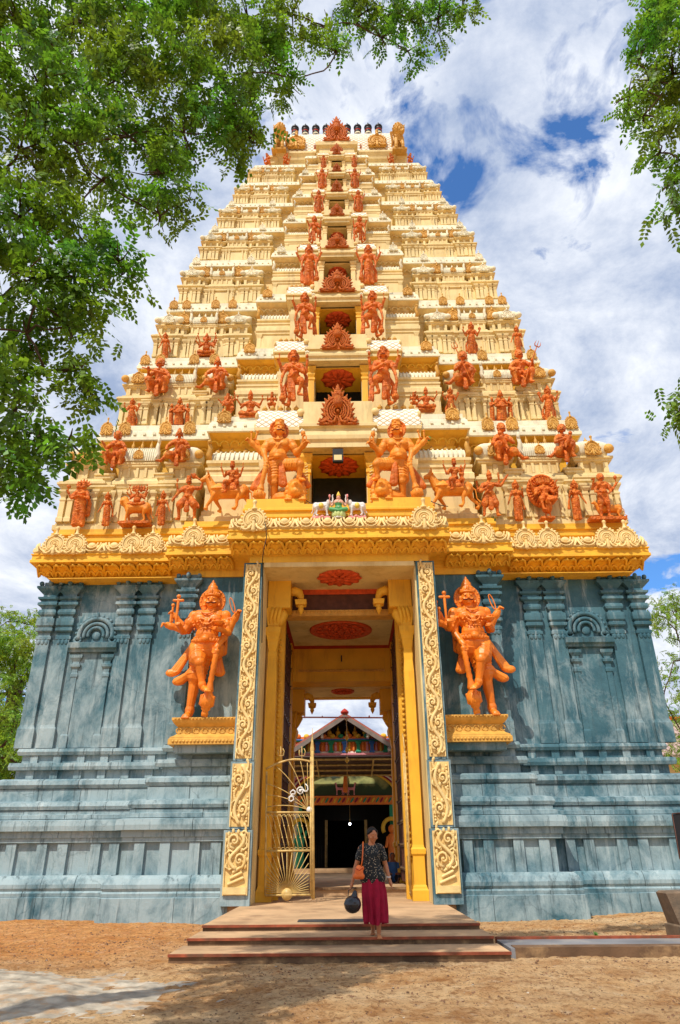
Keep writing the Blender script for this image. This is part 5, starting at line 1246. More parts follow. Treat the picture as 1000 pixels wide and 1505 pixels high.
proto('lion_guardian',f,.006,dict(figure=M['tan_orange'],sash=M['orange'],attribute=M['tan_orange'],hair_disc=M['orange']))
# 3 dancing guardian, one leg drawn across, club leaning
f=Fig(); f.torso((.0,-.05,.47),(.01,-.06,.655),(.0,-.06,.76),.115,belly=.1); f.head((.0,-.08,.845),.062,turn=.25,crown='round',halo=True)
f.shorts((.045,-.06,.45),(.14,-.15,.39),.068); f.leg((.05,-.06,.45),(.15,-.17,.375),(.09,-.13,.19),(.17,-.2,.14),.056)
f.shorts((-.035,-.05,.46),(-.055,-.06,.27),.072); f.leg((-.03,-.05,.45),(-.05,-.08,.24),(-.09,-.04,.045),(-.13,-.12,.02),.068)
f.arm((-.13,-.06,.70),(-.2,-.08,.60),(-.25,-.13,.73),.04); f.arm((-.12,-.06,.70),(-.19,-.1,.53),(-.21,-.14,.4),.036,grip=False)
f.arm((.135,-.06,.70),(.18,-.12,.56),(.03,-.2,.60),.04); f.arm((.13,-.03,.7),(.22,-.04,.6),(.24,-.08,.74),.034)
f.item('club',(-.215,-.15,.38),.024,.36,(.12,.02,-1)); f.item('bud',(.24,-.09,.76),.02,.12); f.item('staff',(-.25,-.14,.79),.016,.16)
f.sash([(-.09,.0,.5),(-.18,0,.34),(-.16,0,.2)],.028); f.sash([(.1,.02,.5),(.2,.02,.35),(.22,.0,.12)],.028); f.sash([(0,-.1,.45),(.0,-.12,.3),(.0,-.11,.1)],.026)
f.sash([(.12,.03,.75),(.22,.04,.55),(.21,.04,.4)],.022)
proto('dancing_guardian',f,.0085,dict(sash=M['orange']))
# 4 standing guardian with raised arms and long skirt
f=Fig(); f.torso((0,-.05,.49),(0,-.06,.67),(0,-.06,.77),.12); f.head((0,-.07,.85),.064,crown='round',halo=True)
f.robe((0,-.05,.5),(-.09,-.05,.06),(.09,-.05,.06),.12)
for sg in (-1,1):
    f.leg((sg*.06,-.04,.45),(sg*.08,-.06,.25),(sg*.09,-.04,.04),(sg*.12,-.11,.02),.06)
    f.arm((sg*.14,-.06,.71),(sg*.21,-.07,.58),(sg*.29,-.11,.72),.04); f.arm((sg*.13,-.06,.7),(sg*.18,-.1,.53),(sg*.17,-.14,.42),.036,grip=False)
    f.item('staff',(sg*.29,-.12,.79),.018,.2); f.sash([(sg*.11,0,.52),(sg*.19,0,.35),(sg*.17,0,.12)],.03)
f.item('club',(.18,-.15,.42),.024,.4,(.05,0,-1))
proto('standing_guardian',f,.012)
# 5 woman standing, one arm hanging
def woman(flip=1,var=0):
    f=Fig(); f.torso((0,-.05,.5),(flip*.01,-.06,.67),(0,-.06,.78),.1,fem=True); f.head((0,-.07,.86),.06,mous=False,crown='tall',halo=var==0,turn=flip*.2)
    f.robe((flip*.015,-.05,.51),(-.05,-.05,.05),(.07,-.05,.05),.115)
    for sg in (-1,1): f.leg((sg*.05,-.04,.45),(sg*.06,-.06,.25),(sg*.06,-.04,.04),(sg*.08,-.11,.02),.05)
    f.arm((-.11,-.06,.72),(-.18,-.06,.56),(-.24,-.1,.42),.032,grip=False); f.arm((.11,-.06,.72),(.17,-.07,.58),(.14,-.15,.66),.032)
    f.item('bud',(.14,-.17,.67),.018,.12); f.sash([(.08,0,.7),(.16,.01,.5),(.19,.0,.3)],.02); return f
proto('standing_woman',woman(),.0115)
# 6 four-armed standing man
f=Fig(); f.torso((0,-.05,.5),(0,-.06,.68),(0,-.06,.78),.115); f.head((0,-.07,.86),.062,mous=False,crown='tall',halo=True)
f.robe((0,-.05,.51),(-.08,-.05,.05),(.08,-.05,.05),.125)
for sg in (-1,1):
    f.leg((sg*.05,-.04,.45),(sg*.07,-.06,.25),(sg*.08,-.04,.04),(sg*.1,-.11,.02),.055)
    f.arm((sg*.13,-.06,.72),(sg*.2,-.06,.6),(sg*.27,-.09,.72),.036); f.arm((sg*.13,-.06,.71),(sg*.18,-.1,.55),(sg*.2,-.18,.6),.034,grip=False); f.sash([(sg*.1,0,.5),(sg*.18,0,.3),(sg*.16,0,.12)],.025)
f.item('bud',(-.27,-.1,.73),.024,.13); f.item('disc',(.27,-.1,.78),.022)
proto('four_armed_man',f,.0115)
# 6b two-headed standing
f=Fig(); f.torso((0,-.05,.5),(0,-.06,.68),(0,-.06,.75),.12); f.head((-.055,-.08,.84),.055,mous=True,crown='round',halo=False,turn=-.35); f.head((.055,-.08,.84),.055,mous=True,crown='round',halo=False,turn=.35)
f.robe((0,-.05,.51),(-.08,-.05,.05),(.08,-.05,.05),.13)
for sg in (-1,1):
    f.leg((sg*.05,-.04,.45),(sg*.07,-.06,.25),(sg*.08,-.04,.04),(sg*.1,-.11,.02),.055); f.arm((sg*.13,-.06,.71),(sg*.18,-.1,.58),(sg*.04,-.18,.6),.036)
f.arm((-.13,-.04,.71),(-.22,-.05,.62),(-.27,-.09,.72),.036); f.item('bud',(-.27,-.1,.73),.035,.14)
for i in range(7):
    a=R(20+140*i/6); f.g('figure').cap((.1*math.cos(a),0,.86+.08*math.sin(a)),(.17*math.cos(a),0,.88+.15*math.sin(a)),.03,.015)
f.sash([(.12,0,.7),(.18,0,.5),(.15,0,.25)],.03)
proto('two_faced_man',f,.0115)
# 7 seated figures, knees apart
def seated(kind,fem=False,crown='hair'):
    f=Fig(); f.torso((0,.02,.22),(0,.0,.47),(0,.0,.58),.12,fem=fem); f.head((0,-.02,.675),.072,mous=not fem,crown=crown,halo=False,turn={'sword':-.1,'lean':.3,'trident':-.35,'tridentR':.25,'woman':.1,'child':-.2}[kind])
    if kind in('lean','trident','child'):
        f.shorts((-.06,.0,.2),(-.2,-.18,.17),.085); f.leg((-.07,0,.2),(-.2,-.19,.17),(-.34,-.16,.05),(-.42,-.2,.04),.07)
        f.shorts((.06,.0,.2),(.14,-.2,.3),.085); f.leg((.07,0,.2),(.14,-.21,.31),(.14,-.17,.06),(.15,-.25,.03),.07)
    else:
        for sg in (-1,1):
            f.shorts((sg*.06,.0,.2),(sg*.2,-.18,.26),.085); f.leg((sg*.07,0,.2),(sg*.2,-.19,.26),(sg*.15,-.17,.03),(sg*.17,-.25,.0),.072)
    a={'sword':[((-.14,0,.5),(-.22,-.06,.38),(-.18,-.2,.46)),((.14,0,.5),(.24,-.06,.36),(.17,-.2,.3))],
       'lean':[((-.14,0,.5),(-.25,-.08,.38),(-.22,-.2,.3)),((.14,0,.5),(.24,-.02,.38),(.2,-.17,.33))],
       'trident':[((-.14,0,.5),(-.2,-.1,.36),(-.05,-.2,.44)),((.14,0,.5),(.24,-.04,.36),(.2,-.18,.3))],
       'tridentR':[((-.14,0,.5),(-.24,-.06,.36),(-.1,-.2,.28)),((.14,0,.5),(.26,-.06,.4),(.22,-.17,.45))],
       'woman':[((-.13,0,.5),(-.24,0,.4),(-.3,-.05,.5)),((.13,0,.5),(.22,-.03,.36),(.24,-.16,.3))],
       'child':[((-.13,0,.5),(-.2,-.1,.37),(-.02,-.2,.4)),((.13,0,.5),(.22,-.08,.36),(.06,-.2,.33))]}[kind]
    for sh,el,ha in a: f.arm(sh,el,ha,.042)
    if kind=='sword': f.item('sword',(-.2,-.22,.46),.02,.55,(1,0,-.25))
    if kind=='trident': f.item('trident',(-.06,-.23,.44),.022,.85,(-.42,0,1))
    if kind=='tridentR': f.item('trident',(.2,-.21,.44),.022,.85,(.45,0,1))
    if kind=='child':
        b=f.g('figure'); b.cap((.0,-.2,.3),(.08,-.22,.42),.05,.05); b.ell((.1,-.23,.5),(.045,)*3); b.cap((0,-.2,.3),(-.04,-.26,.2),.03,.02)
    f.g('figure').cap((-.1,.02,.17),(.1,.02,.17),.1,.1); f.sash([(.0,-.08,.2),(.0,-.16,.1),(0,-.15,-.04)],.03)
    return f
proto('seated_swordsman',seated('sword'),.0105); proto('seated_leaning',seated('lean',crown='bun'),.0105); proto('seated_trident',seated('trident'),.0105)
proto('seated_trident_right',seated('tridentR'),.0105); proto('seated_woman',seated('woman',True),.0105); proto('seated_child',seated('child'),.0105)
# 8 cross-legged, many arms
def crossleg(f,z=0,x=0,sc=1,heads=1,y=0,fem=False,tusk=False,n=3,crown='tall'):
    T=lambda p:(x+p[0]*sc,y+p[1]*sc,z+p[2]*sc)
    f.torso(T((0,0,.12)),T((0,-.01,.34)),T((0,-.01,.45)),.115*sc,fem=fem,belly=.5 if tusk else 0)
    for sg in (-1,1):
        f.leg(T((sg*.07,0,.09)),T((sg*.25,-.1,.1)),T((sg*.02,-.19,.06)),T((-sg*.06,-.2,.07)),.065*sc); f.shorts(T((sg*.06,0,.1)),T((sg*.24,-.1,.1)),.075*sc)
        for k in range(n):
            a=[(.24,-.05,.26),(.25,-.02,.34),(.22,.0,.42)][k]; h=[(.16,-.18,.27),(.32,-.1,.42),(.28,-.04,.58)][k]
            f.arm(T((sg*.13,-.01,.38)),T((sg*a[0],a[1],a[2])),T((sg*h[0],h[1],h[2])),.034*sc,jew=False)
            if k: f.item('bud',T((sg*h[0],h[1]-.01,h[2]+.02)),.02*sc,.1*sc)
    if heads==1: f.head(T((0,-.03,.53)),.065*sc,mous=False,crown=crown,halo=False)
    else:
        for i in range(heads):
            a=(i-(heads-1)/2); f.head(T((a*.085,-.04+abs(a)*.02,.56)),.05*sc,mous=False,crown=crown,halo=False,turn=a*.35)
    if tusk:
        b=f.g('figure'); b.tube([T((0,-.1,.52)),T((0,-.15,.44)),T((-.03,-.17,.34)),T((-.08,-.17,.3))],[.035*sc,.03*sc,.024*sc,.018*sc],8)
        for sg in (-1,1): b.ell(T((sg*.09,-.02,.53)),(.055*sc,.02*sc,.07*sc))
    return f
f=crossleg(Fig(),tusk=True); f.g('base').box(-.3,.3,-.16,.1,-.02,.03); proto('elephant_headed_seated',f,.011)
f=crossleg(Fig(),n=2); f.g('base').box(-.26,.26,-.16,.1,-.02,.03); proto('seated_small',f,.0125)
# many-headed rider on a lion
f=Fig(); crossleg(f,z=.42,sc=.85,heads=5,tusk=True); quad(f.g('mount'),(0,.0,.03),.72,.62,-1,'lion',.13); f.h('base').box(-.42,.42,-.22,.15,-.03,.03)
proto('many_headed_rider',f,.0115,dict(mount=M['tan_orange']))
# rider with companion on a bull
f=Fig(); quad(f.g('mount'),(0,0,0),1.0,.68,-1,'bull',.15,step=.35); f.g('mount').ring3((-.25,0,.5),.16,.19,.02,14,6,0,.05)
b=f.g('saddle_cloth'); b.cap((-.05,0,.47),(.15,0,.47),.17,.17)
f.torso((.08,0,.62),(.08,-.01,.84),(.08,-.01,.94),.1); f.head((.08,-.03,1.01),.058,crown='round',halo=False); f.leg((.04,-.05,.6),(-.05,-.24,.56),(-.02,-.2,.36),(-.08,-.26,.33),.055); f.shorts((.04,-.05,.6),(-.05,-.22,.56),.07)
for sg in (-1,1):
    f.arm((.08+sg*.11,0,.87),(.08+sg*.19,-.03,.77),(.08+sg*.25,-.06,.93),.032); f.item('staff',(.08+sg*.26,-.06,.99),.014,.14); f.arm((.08+sg*.11,-.02,.86),(.08+sg*.16,-.1,.74),(.08+sg*.12,-.18,.8),.03)
f.torso((.22,-.14,.58),(.22,-.15,.7),(.22,-.15,.76),.06,fem=True); f.head((.22,-.16,.81),.038,mous=False,crown='tall',halo=False); f.leg((.22,-.15,.56),(.24,-.27,.55),(.22,-.25,.42),(.22,-.28,.4),.035)
proto('bull_rider',f,.0115,dict(mount=M['tan_orange'],saddle_cloth=M['orange']))
# lunging warrior with club on shoulder
f=Fig(); f.torso((0,-.05,.45),(.0,-.06,.64),(.0,-.06,.74),.115); f.head((.0,-.08,.82),.062,turn=.5,crown='round',halo=False)
for sg in (-1,1): f.shorts((sg*.06,-.05,.43),(sg*.17,-.12,.30),.085); f.leg((sg*.06,-.05,.43),(sg*.175,-.13,.28),(sg*.17,-.06,.05),(sg*.2,-.14,.02),.066)
f.arm((-.13,-.06,.68),(-.22,-.1,.56),(-.3,-.16,.42),.038); f.arm((.13,-.06,.68),(.27,-.05,.68),(.32,-.08,.84),.038); f.arm((-.12,-.03,.68),(-.24,-.03,.6),(-.26,-.06,.74),.032)
f.item('club',(.34,-.09,.8),.022,.34,(-.8,0,.45)); f.sash([(0,-.1,.42),(.0,-.13,.3),(.0,-.12,.2)],.036); f.sash([(.1,0,.5),(.2,.02,.38),(.22,0,.3)],.022)
f.item('bud',(-.26,-.07,.76),.022,.12); proto('warrior',f,.0115,dict(attribute=M['orange']))
# archer
f=Fig(); f.torso((0,-.05,.45),(.0,-.06,.64),(.0,-.06,.74),.11); f.head((.02,-.08,.82),.06,turn=.9,crown='tall',halo=False)
for sg in (-1,1): f.shorts((sg*.06,-.05,.43),(sg*.12,-.08,.25),.085); f.leg((sg*.06,-.05,.43),(sg*.13,-.1,.25),(sg*(.15),-.06,.05),(sg*.17,-.14,.02),.064)
f.arm((.13,-.06,.68),(.27,-.1,.64),(.40,-.12,.82),.036); f.arm((.12,-.04,.68),(.25,-.03,.7),(.24,-.06,.88),.034); f.arm((-.13,-.06,.68),(-.22,-.14,.5),(.05,-.2,.62),.036); f.arm((-.12,-.04,.68),(-.24,-.04,.56),(-.26,-.08,.7),.032)
f.item('staff',(.12,-.21,.66),.012,.4,(.9,0,.35)); f.sash([(0,-.1,.42),(.01,-.13,.3),(.0,-.12,.16)],.034)
proto('archer',f,.0115)
# many-faced figure on a peacock before a great disc
f=Fig(); f.h('disc').lathe((0,.06,.62),[(.36,.03),(.37,-.02),(.34,-.05),(.3,-.03),(.001,-.03)],30,0,'y')
for i in range(30):
    a=2*math.pi*i/30; f.h('disc').ell((.325*math.cos(a),.02,.62+.325*math.sin(a)),(.03,.03,.03),0,6,5); f.h('disc').cap((.16*math.cos(a),.03,.62+.16*math.sin(a)),(.28*math.cos(a),.03,.62+.28*math.sin(a)),.012,.022,5)
f.torso((0,-.05,.42),(0,-.06,.6),(0,-.06,.7),.11)
for a in (-1.6,-.8,0,.8,1.6): f.head((a*.075,-.08+abs(a)*.025,.77),.046,mous=False,crown='round',halo=False,turn=a*.4)
for sg in (-1,1):
    for e,h in (((.22,-.06,.5),(.16,-.2,.5)),((.24,-.04,.56),(.3,-.12,.62)),((.22,-.02,.64),(.3,-.06,.78))): f.arm((sg*.12,-.06,.64),(sg*e[0],e[1],e[2]),(sg*h[0],h[1],h[2]),.03,jew=False)
f.leg((-.05,-.06,.4),(-.13,-.2,.36),(-.1,-.2,.16),(-.08,-.27,.12),.056); f.shorts((-.05,-.06,.4),(-.12,-.18,.37),.07); f.leg((.05,-.06,.4),(.22,-.16,.38),(.08,-.22,.34),(.03,-.24,.33),.056); f.shorts((.05,-.06,.4),(.2,-.15,.38),.07)
b=f.g('peacock'); b.ell((.03,-.05,.24),(.12,.12,.15)); b.tube([(.0,-.15,.3),(.02,-.23,.36),(.03,-.25,.3)],[.05,.035,.02]); b.cap((-.01,-.05,.15),(-.02,-.06,0),.02,.02); b.cap((.08,-.05,.15),(.09,-.06,0),.02,.02)
f.g('base').box(-.16,.16,-.16,.1,-.04,.01)
proto('peacock_rider',f,.0105,dict(disc=M['orange']))
# trio: thick central figure between two attendants
f=Fig(); b=f.g('figure'); f.torso((0,.0,.42),(0,-.02,.66),(0,-.02,.78),.14,belly=.4); f.head((0,-.05,.88),.085,mous=False,crown='bun',halo=False)
b.cap((0,-.02,.1),(0,-.02,.5),.17,.15)
for i in range(9): b.tube([(-.16,-.1,.06+.05*i),(0,-.2,.04+.05*i),(.16,-.1,.06+.05*i)],.016,5)
for sg in (-1,1):
    f.arm((sg*.15,0,.7),(sg*.2,-.1,.5),(sg*.08,-.2,.46),.045)
    w=Fig(); w.torso((sg*.3,-.02,.42),(sg*.29,-.03,.58),(sg*.29,-.03,.66),.075,fem=True); w.head((sg*.29,-.05,.73),.05,mous=False,crown='bun',halo=False,turn=-sg*.6); w.robe((sg*.3,-.02,.43),(sg*.27,-.03,.04),(sg*.34,-.03,.04),.085)
    w.arm((sg*.36,-.02,.62),(sg*.37,-.08,.5),(sg*.22,-.14,.56),.026); w.arm((sg*.22,-.02,.62),(sg*.2,-.08,.52),(sg*.14,-.14,.6),.026)
    f.p['attendant' if sg<0 else 'attendant_']=w.p['figure']
f.g('base').box(-.38,.38,-.14,.12,-.03,.02)
proto('trio',f,.0125)
# dancing elephant-headed figure
f=Fig(); f.torso((0,-.05,.42),(0,-.06,.62),(0,-.06,.7),.13,belly=.5); f.head((0,-.08,.79),.075,mous=False,crown='round',halo=False)
b=f.g('figure'); b.tube([(0,-.15,.78),(0,-.2,.68),(-.05,-.21,.58),(-.1,-.2,.55)],[.04,.035,.028,.02],8)
for sg in (-1,1): b.ell((sg*.11,-.03,.8),(.06,.02,.08))
f.leg((-.06,-.05,.38),(-.13,-.14,.22),(-.1,-.08,.04),(-.12,-.16,.02),.07); f.leg((.06,-.05,.38),(.22,-.17,.36),(.12,-.16,.17),(.1,-.24,.15),.07); f.shorts((.05,-.05,.4),(.2,-.16,.36),.085); f.shorts((-.05,-.05,.4),(-.13,-.12,.24),.085)
f.arm((.14,-.05,.66),(.26,-.06,.74),(.24,-.08,.96),.038); f.arm((-.14,-.05,.66),(-.25,-.06,.6),(-.33,-.12,.68),.038); f.arm((.13,-.05,.65),(.22,-.12,.5),(.1,-.22,.54),.034); f.arm((-.13,-.05,.65),(-.2,-.1,.5),(-.12,-.22,.5),.034)
proto('elephant_headed_dancer',f,.0125)
# man with hound and companion beast
f=Fig(); f.torso((0,-.05,.5),(0,-.06,.68),(0,-.06,.78),.115); f.head((0,-.07,.86),.064,crown='hair',halo=False)
for sg in (-1,1): f.shorts((sg*.05,-.05,.48),(sg*.07,-.07,.3),.07); f.leg((sg*.06,-.05,.48),(sg*.08,-.07,.26),(sg*.09,-.04,.05),(sg*.12,-.12,.02),.06)
f.arm((.13,-.06,.72),(.23,-.07,.6),(.31,-.1,.7),.036); f.item('bud',(.31,-.11,.72),.03,.16); f.arm((-.13,-.06,.72),(-.22,-.06,.62),(-.2,-.12,.74),.036); f.item('bowl',(-.2,-.13,.8),.02); f.arm((-.12,-.06,.7),(-.18,-.1,.55),(-.1,-.18,.52),.032); f.arm((.12,-.06,.7),(.18,-.1,.55),(.1,-.18,.5),.032)
quad(f.g('hound'),(.12,.03,0),.62,.36,-1,'dog',.085); f.h('base').box(-.38,.42,-.17,.12,-.05,.01)
proto('man_with_hound',f,.0115,dict(hound=M['tan_orange']))
# woman with raised arm
f=woman(); f.p['figure'].cap((-.11,-.06,.72),(-.2,-.06,.84),.034,.028); f.p['figure'].cap((-.2,-.06,.84),(-.26,-.07,1.0),.028,.02); proto('woman_raised_arm',f,.0125)
# kneeling worshipper, small
f=Fig(); f.torso((0,0,.28),(0,-.01,.5),(0,-.01,.6),.13); f.head((0,-.03,.7),.085,mous=False,crown='round',halo=False)
for sg in (-1,1): f.leg((sg*.07,0,.26),(sg*.18,-.16,.22),(sg*.12,-.02,.06),(sg*.12,-.1,.03),.08); f.arm((sg*.15,-.01,.54),(sg*.24,-.08,.4),(sg*.2,-.2,.56),.045)
proto('kneeling_figure',f,.016)
# roof lion, seated and looking out and down
f=Fig(); b=f.g('figure'); b.cap((0,.12,.2),(0,.0,.55),.2,.19); b.cap((0,.0,.5),(.0,-.08,.72),.2,.17)
hc=V((-.05,-.2,.80)); Rm=Matrix.Rotation(-.5,3,'Z')@Matrix.Rotation(.5,3,'X')
q=lambda x,y,z: tuple(hc+Rm@V((x,y,z)))
b.ell(hc,(.15,.16,.16)); b.cap(q(0,-.12,-.03),q(0,-.24,-.05),.09,.075); b.cap(q(0,-.1,-.1),q(0,-.2,-.14),.06,.045); b.ell(q(0,-.3,-.0),(.035,.03,.03))
for s_ in (-1,1):
    b.ell(q(s_*.07,-.15,.06),(.032,)*3); b.cap(q(s_*.05,-.14,.1),q(s_*.12,-.1,.12),.022,.018); b.cap(q(s_*.1,.0,.13),q(s_*.15,.02,.22),.045,.02)
for ring in (0,1,2):
    for i in range(15):
        a=2*math.pi*i/15+ring*.2; r_=.17+.035*ring; b.ell(q(r_*math.cos(a),.03+.09*ring,r_*math.sin(a)),(.048,.06,.05),0,8,6)
for i in range(10): b.cap((.17*math.cos(i*.9),-.13+.05*math.sin(i*2),.66-.035*i),(.14*math.cos(i*.9+.3),-.2,.58-.035*i),.04,.02,7)
for s_ in (-1,1):
    b.cap((s_*.12,-.12,.5),(s_*.14,-.24,.2),.085,.07); b.cap((s_*.14,-.24,.2),(s_*.14,-.24,.03),.07,.06); b.ell((s_*.14,-.3,.04),(.08,.1,.05)); b.cap((s_*.15,.12,.16),(s_*.2,-.08,.12),.13,.1); b.ell((s_*.21,-.14,.04),(.07,.1,.05))
b.tube([(.2,.15,.1),(.3,.15,.3),(.26,.12,.6),(.32,.1,.95)],[.05,.045,.045,.06],8); f.h('base').box(-.3,.3,-.36,.3,-.05,0); proto('roof_lion',f,.015,dict(figure=M['gold']))
# the coloured seated goddess and the small elephants
skin=mat('pink_skin_paint',(.75,.42,.3),.5,.1); green=mat('green_paint',(.1,.35,.12),.5,.2); pgreen=mat('pale_green_paint',(.55,.65,.25),.5,.2); crn=mat('gold_crown_paint',(.8,.55,.08),.4,.2); pinkp=mat('pink_paint',(.8,.3,.28),.5,.3,6); ewh=mat('elephant_white',(.72,.70,.66),.5,.12,6,dirt_or_highlight=(.5,.3,.2),patch_amt=.5,dscale=6)
f=Fig(); f.torso((0,0,.32),(0,-.01,.54),(0,-.01,.62),.11,fem=True); f.head((0,-.03,.70),.065,mous=False,crown='tall',halo=False)
for sg in (-1,1): f.arm((sg*.12,-.01,.57),(sg*.24,-.05,.42),(sg*.3,-.1,.56),.036); f.arm((sg*.12,-.01,.56),(sg*.2,-.08,.42),(sg*.16,-.18,.48),.034); f.item('bud',(sg*.3,-.11,.58),.03,.18)
d_=f.g('dress'); d_.ell((0,-.01,.5),(.13,.1,.13)); d_.ell((0,-.01,.34),(.15,.12,.12))
for sg in (-1,1): d_.cap((sg*.08,-.02,.28),(sg*.26,-.14,.28),.085,.07); d_.cap((sg*.26,-.14,.28),(0,-.22,.22),.065,.05)
pt=f.g('lotus_seat'); pt.ell((0,-.03,.13),(.2,.18,.1))
for i in range(12):
    a=2*math.pi*i/12; pt.ell((.19*math.cos(a),-.03+.17*math.sin(a),.13),(.06,.06,.12),0,8,6)
f.h('seat_base').lathe((0,-.03,0),[(.2,0),(.2,.04),(.14,.07)],16); proto('seated_goddess',f,.0125,dict(figure=skin,dress=green,lotus_seat=pgreen,headdress=crn,attribute=pinkp,seat_base=ewh))
f=Fig(); quad(f.g('body'),(0,0,.14),.75,.72,1,'elephant',.17); f.g('rock_base').box(-.42,.42,-.18,.2,0,.09)
for i in range(14): f.g('rock_base').ell((random.uniform(-.38,.38),random.uniform(-.16,.16),.09),(.1,.08,.07),0,8,5)
b=f.h('saddle_cloth'); b.ring3((-.02,0,.585),.001,.001,.001,3,3); b.lathe((-.02,0,.58),[(.12,-.19),(.13,-.13),(.13,.13),(.12,.19)],14,0,'y'); proto('small_elephant',f,.0125,dict(figure=ewh,body=ewh,rock_base=pinkp,saddle_cloth=crn))
# ------------------------------------------------------------------ placing them
def statue(name,pr,px,py_foot,py_top,Y,label,cat,hh=1.0,z=None,flip=False,group=None,tilt=0,dx=0,lean=None):
    if lean is None: lean=4 if py_foot>1000 else 7 if py_foot>690 else 11 if py_foot>560 else 15 if py_foot>400 else 19
    """hh: height of the kind between the two measured heights in its own units"""
    a=P(px,py_foot,Y); b=P(px,py_top,Y-.05); z0=a.z if z is None else z
    lo,hi=.05,8.
    for _ in range(30):
        s=(lo+hi)/2; l=R(lean); hy,hz=-.06,hh
        top=(a.x,Y+s*(hy*math.cos(l)-hz*math.sin(l)),z0+s*(hy*math.sin(l)+hz*math.cos(l)))
        if proj_y(top)>py_top: lo=s
        else: hi=s
    fat=1.0 if py_foot>1000 else .95 if hh==.97 and py_foot>730 else .88
    o=empty(name,(a.x+dx,Y,z0),label,cat,group)
    for n,me in PROTO[pr]:
        n=n.rstrip('_')
        c=bpy.data.objects.new(n,me); col.objects.link(c); c.parent=o
    o.scale=(-s*fat if flip else s*fat,s,s); o.rotation_euler=(R(lean),0,tilt)
    return o
statue('guardian_statue','wall_guardian',302,1055,857,18.25,'bright orange guardian statue with club on the gold pedestal left of the doorway','statue',1.0,z=4.46)
statue('guardian_statue','wall_guardian_right',691,1052,852,18.25,'bright orange guardian statue with club on the gold pedestal right of the doorway','statue',1.0,z=4.46,flip=True,dx=.17)
T1=Fz[0]
statue('guardian_statue','lion_guardian',410,738,617,17.85,'large orange guardian with his foot on a lion, left of the lowest window','statue',.97,z=T1+.2)
statue('guardian_statue','lion_guardian',586,738,617,17.85,'large orange guardian with his foot on a lion, right of the lowest window','statue',.97,z=T1+.2,flip=True)
def row(*a): 
    for t in a: statue(*t[0],**t[1])
S='statue'
row((('standing_statue','two_faced_man',116,772,707,18.62,'two-faced orange figure at the far left corner of the lowest storey',S,.97),dict(z=T1+.03)),
 (('female_statue','standing_woman',156,770,724,18.6,'small orange woman between the two-faced corner figure and the lion rider',S,1.0),dict(z=T1+.03)),
 (('rider_statue','many_headed_rider',200,768,708,18.55,'orange many-headed seated figure riding a lion on the lowest storey at left',S,1.08),dict(z=T1+.06)),
 (('female_statue','standing_woman',238,770,722,18.6,'small orange woman right of the many-headed lion rider',S,1.0),dict(z=T1+.03,flip=True)),
 (('warrior_statue','warrior',275,770,699,18.35,'orange warrior striding with a club over his shoulder, lowest storey at left',S,.95),dict(z=T1+.03)),
 (('rider_statue','bull_rider',334,757,677,18.0,'orange four-armed rider with companion on a bull, left of the left lion guardian',S,1.12),dict(z=T1+.2)),
 (('rider_statue','bull_rider',667,752,673,18.0,'orange four-armed rider with companion on a bull, right of the right lion guardian',S,1.12),dict(z=T1+.2)),
 (('archer_statue','archer',722,766,690,18.35,'orange archer with both arms flung out, lowest storey at right',S,1.0),dict(z=T1+.03)),
 (('female_statue','standing_woman',762,766,706,18.6,'small orange woman between the archer and the disc-backed peacock rider',S,1.0),dict(z=T1+.03)),
 (('rider_statue','peacock_rider',803,762,694,18.55,'orange many-faced figure on a peacock before a great round disc',S,.99),dict(z=T1+.08)),
 (('female_statue','standing_woman',849,764,706,18.6,'small orange woman between the disc-backed figure and the man with the hound',S,1.0),dict(z=T1+.03,flip=True)),
 (('standing_statue','man_with_hound',889,760,694,18.6,'orange man standing with a hound at the far right corner of the lowest storey',S,.98),dict(z=T1+.07)),
 # seated on the small seat shrines
 (('seated_statue','seated_woman',170,687,632,18.75,'seated orange woman high on the lowest storey near its left corner',S,.78),{}),
 (('seated_statue','seated_leaning',262,684,629,18.75,'seated orange man stretching one leg left, above the striding warrior',S,.78),{}),
 (('seated_statue','seated_child',741,682,620,18.75,'seated orange figure with one leg stretched out, above the archer',S,.78),dict(flip=True)),
 (('seated_statue','seated_child',830,678,622,18.75,'seated orange figure holding a child, above the woman beside the hound',S,.78),{}))
T2=Fz[1]
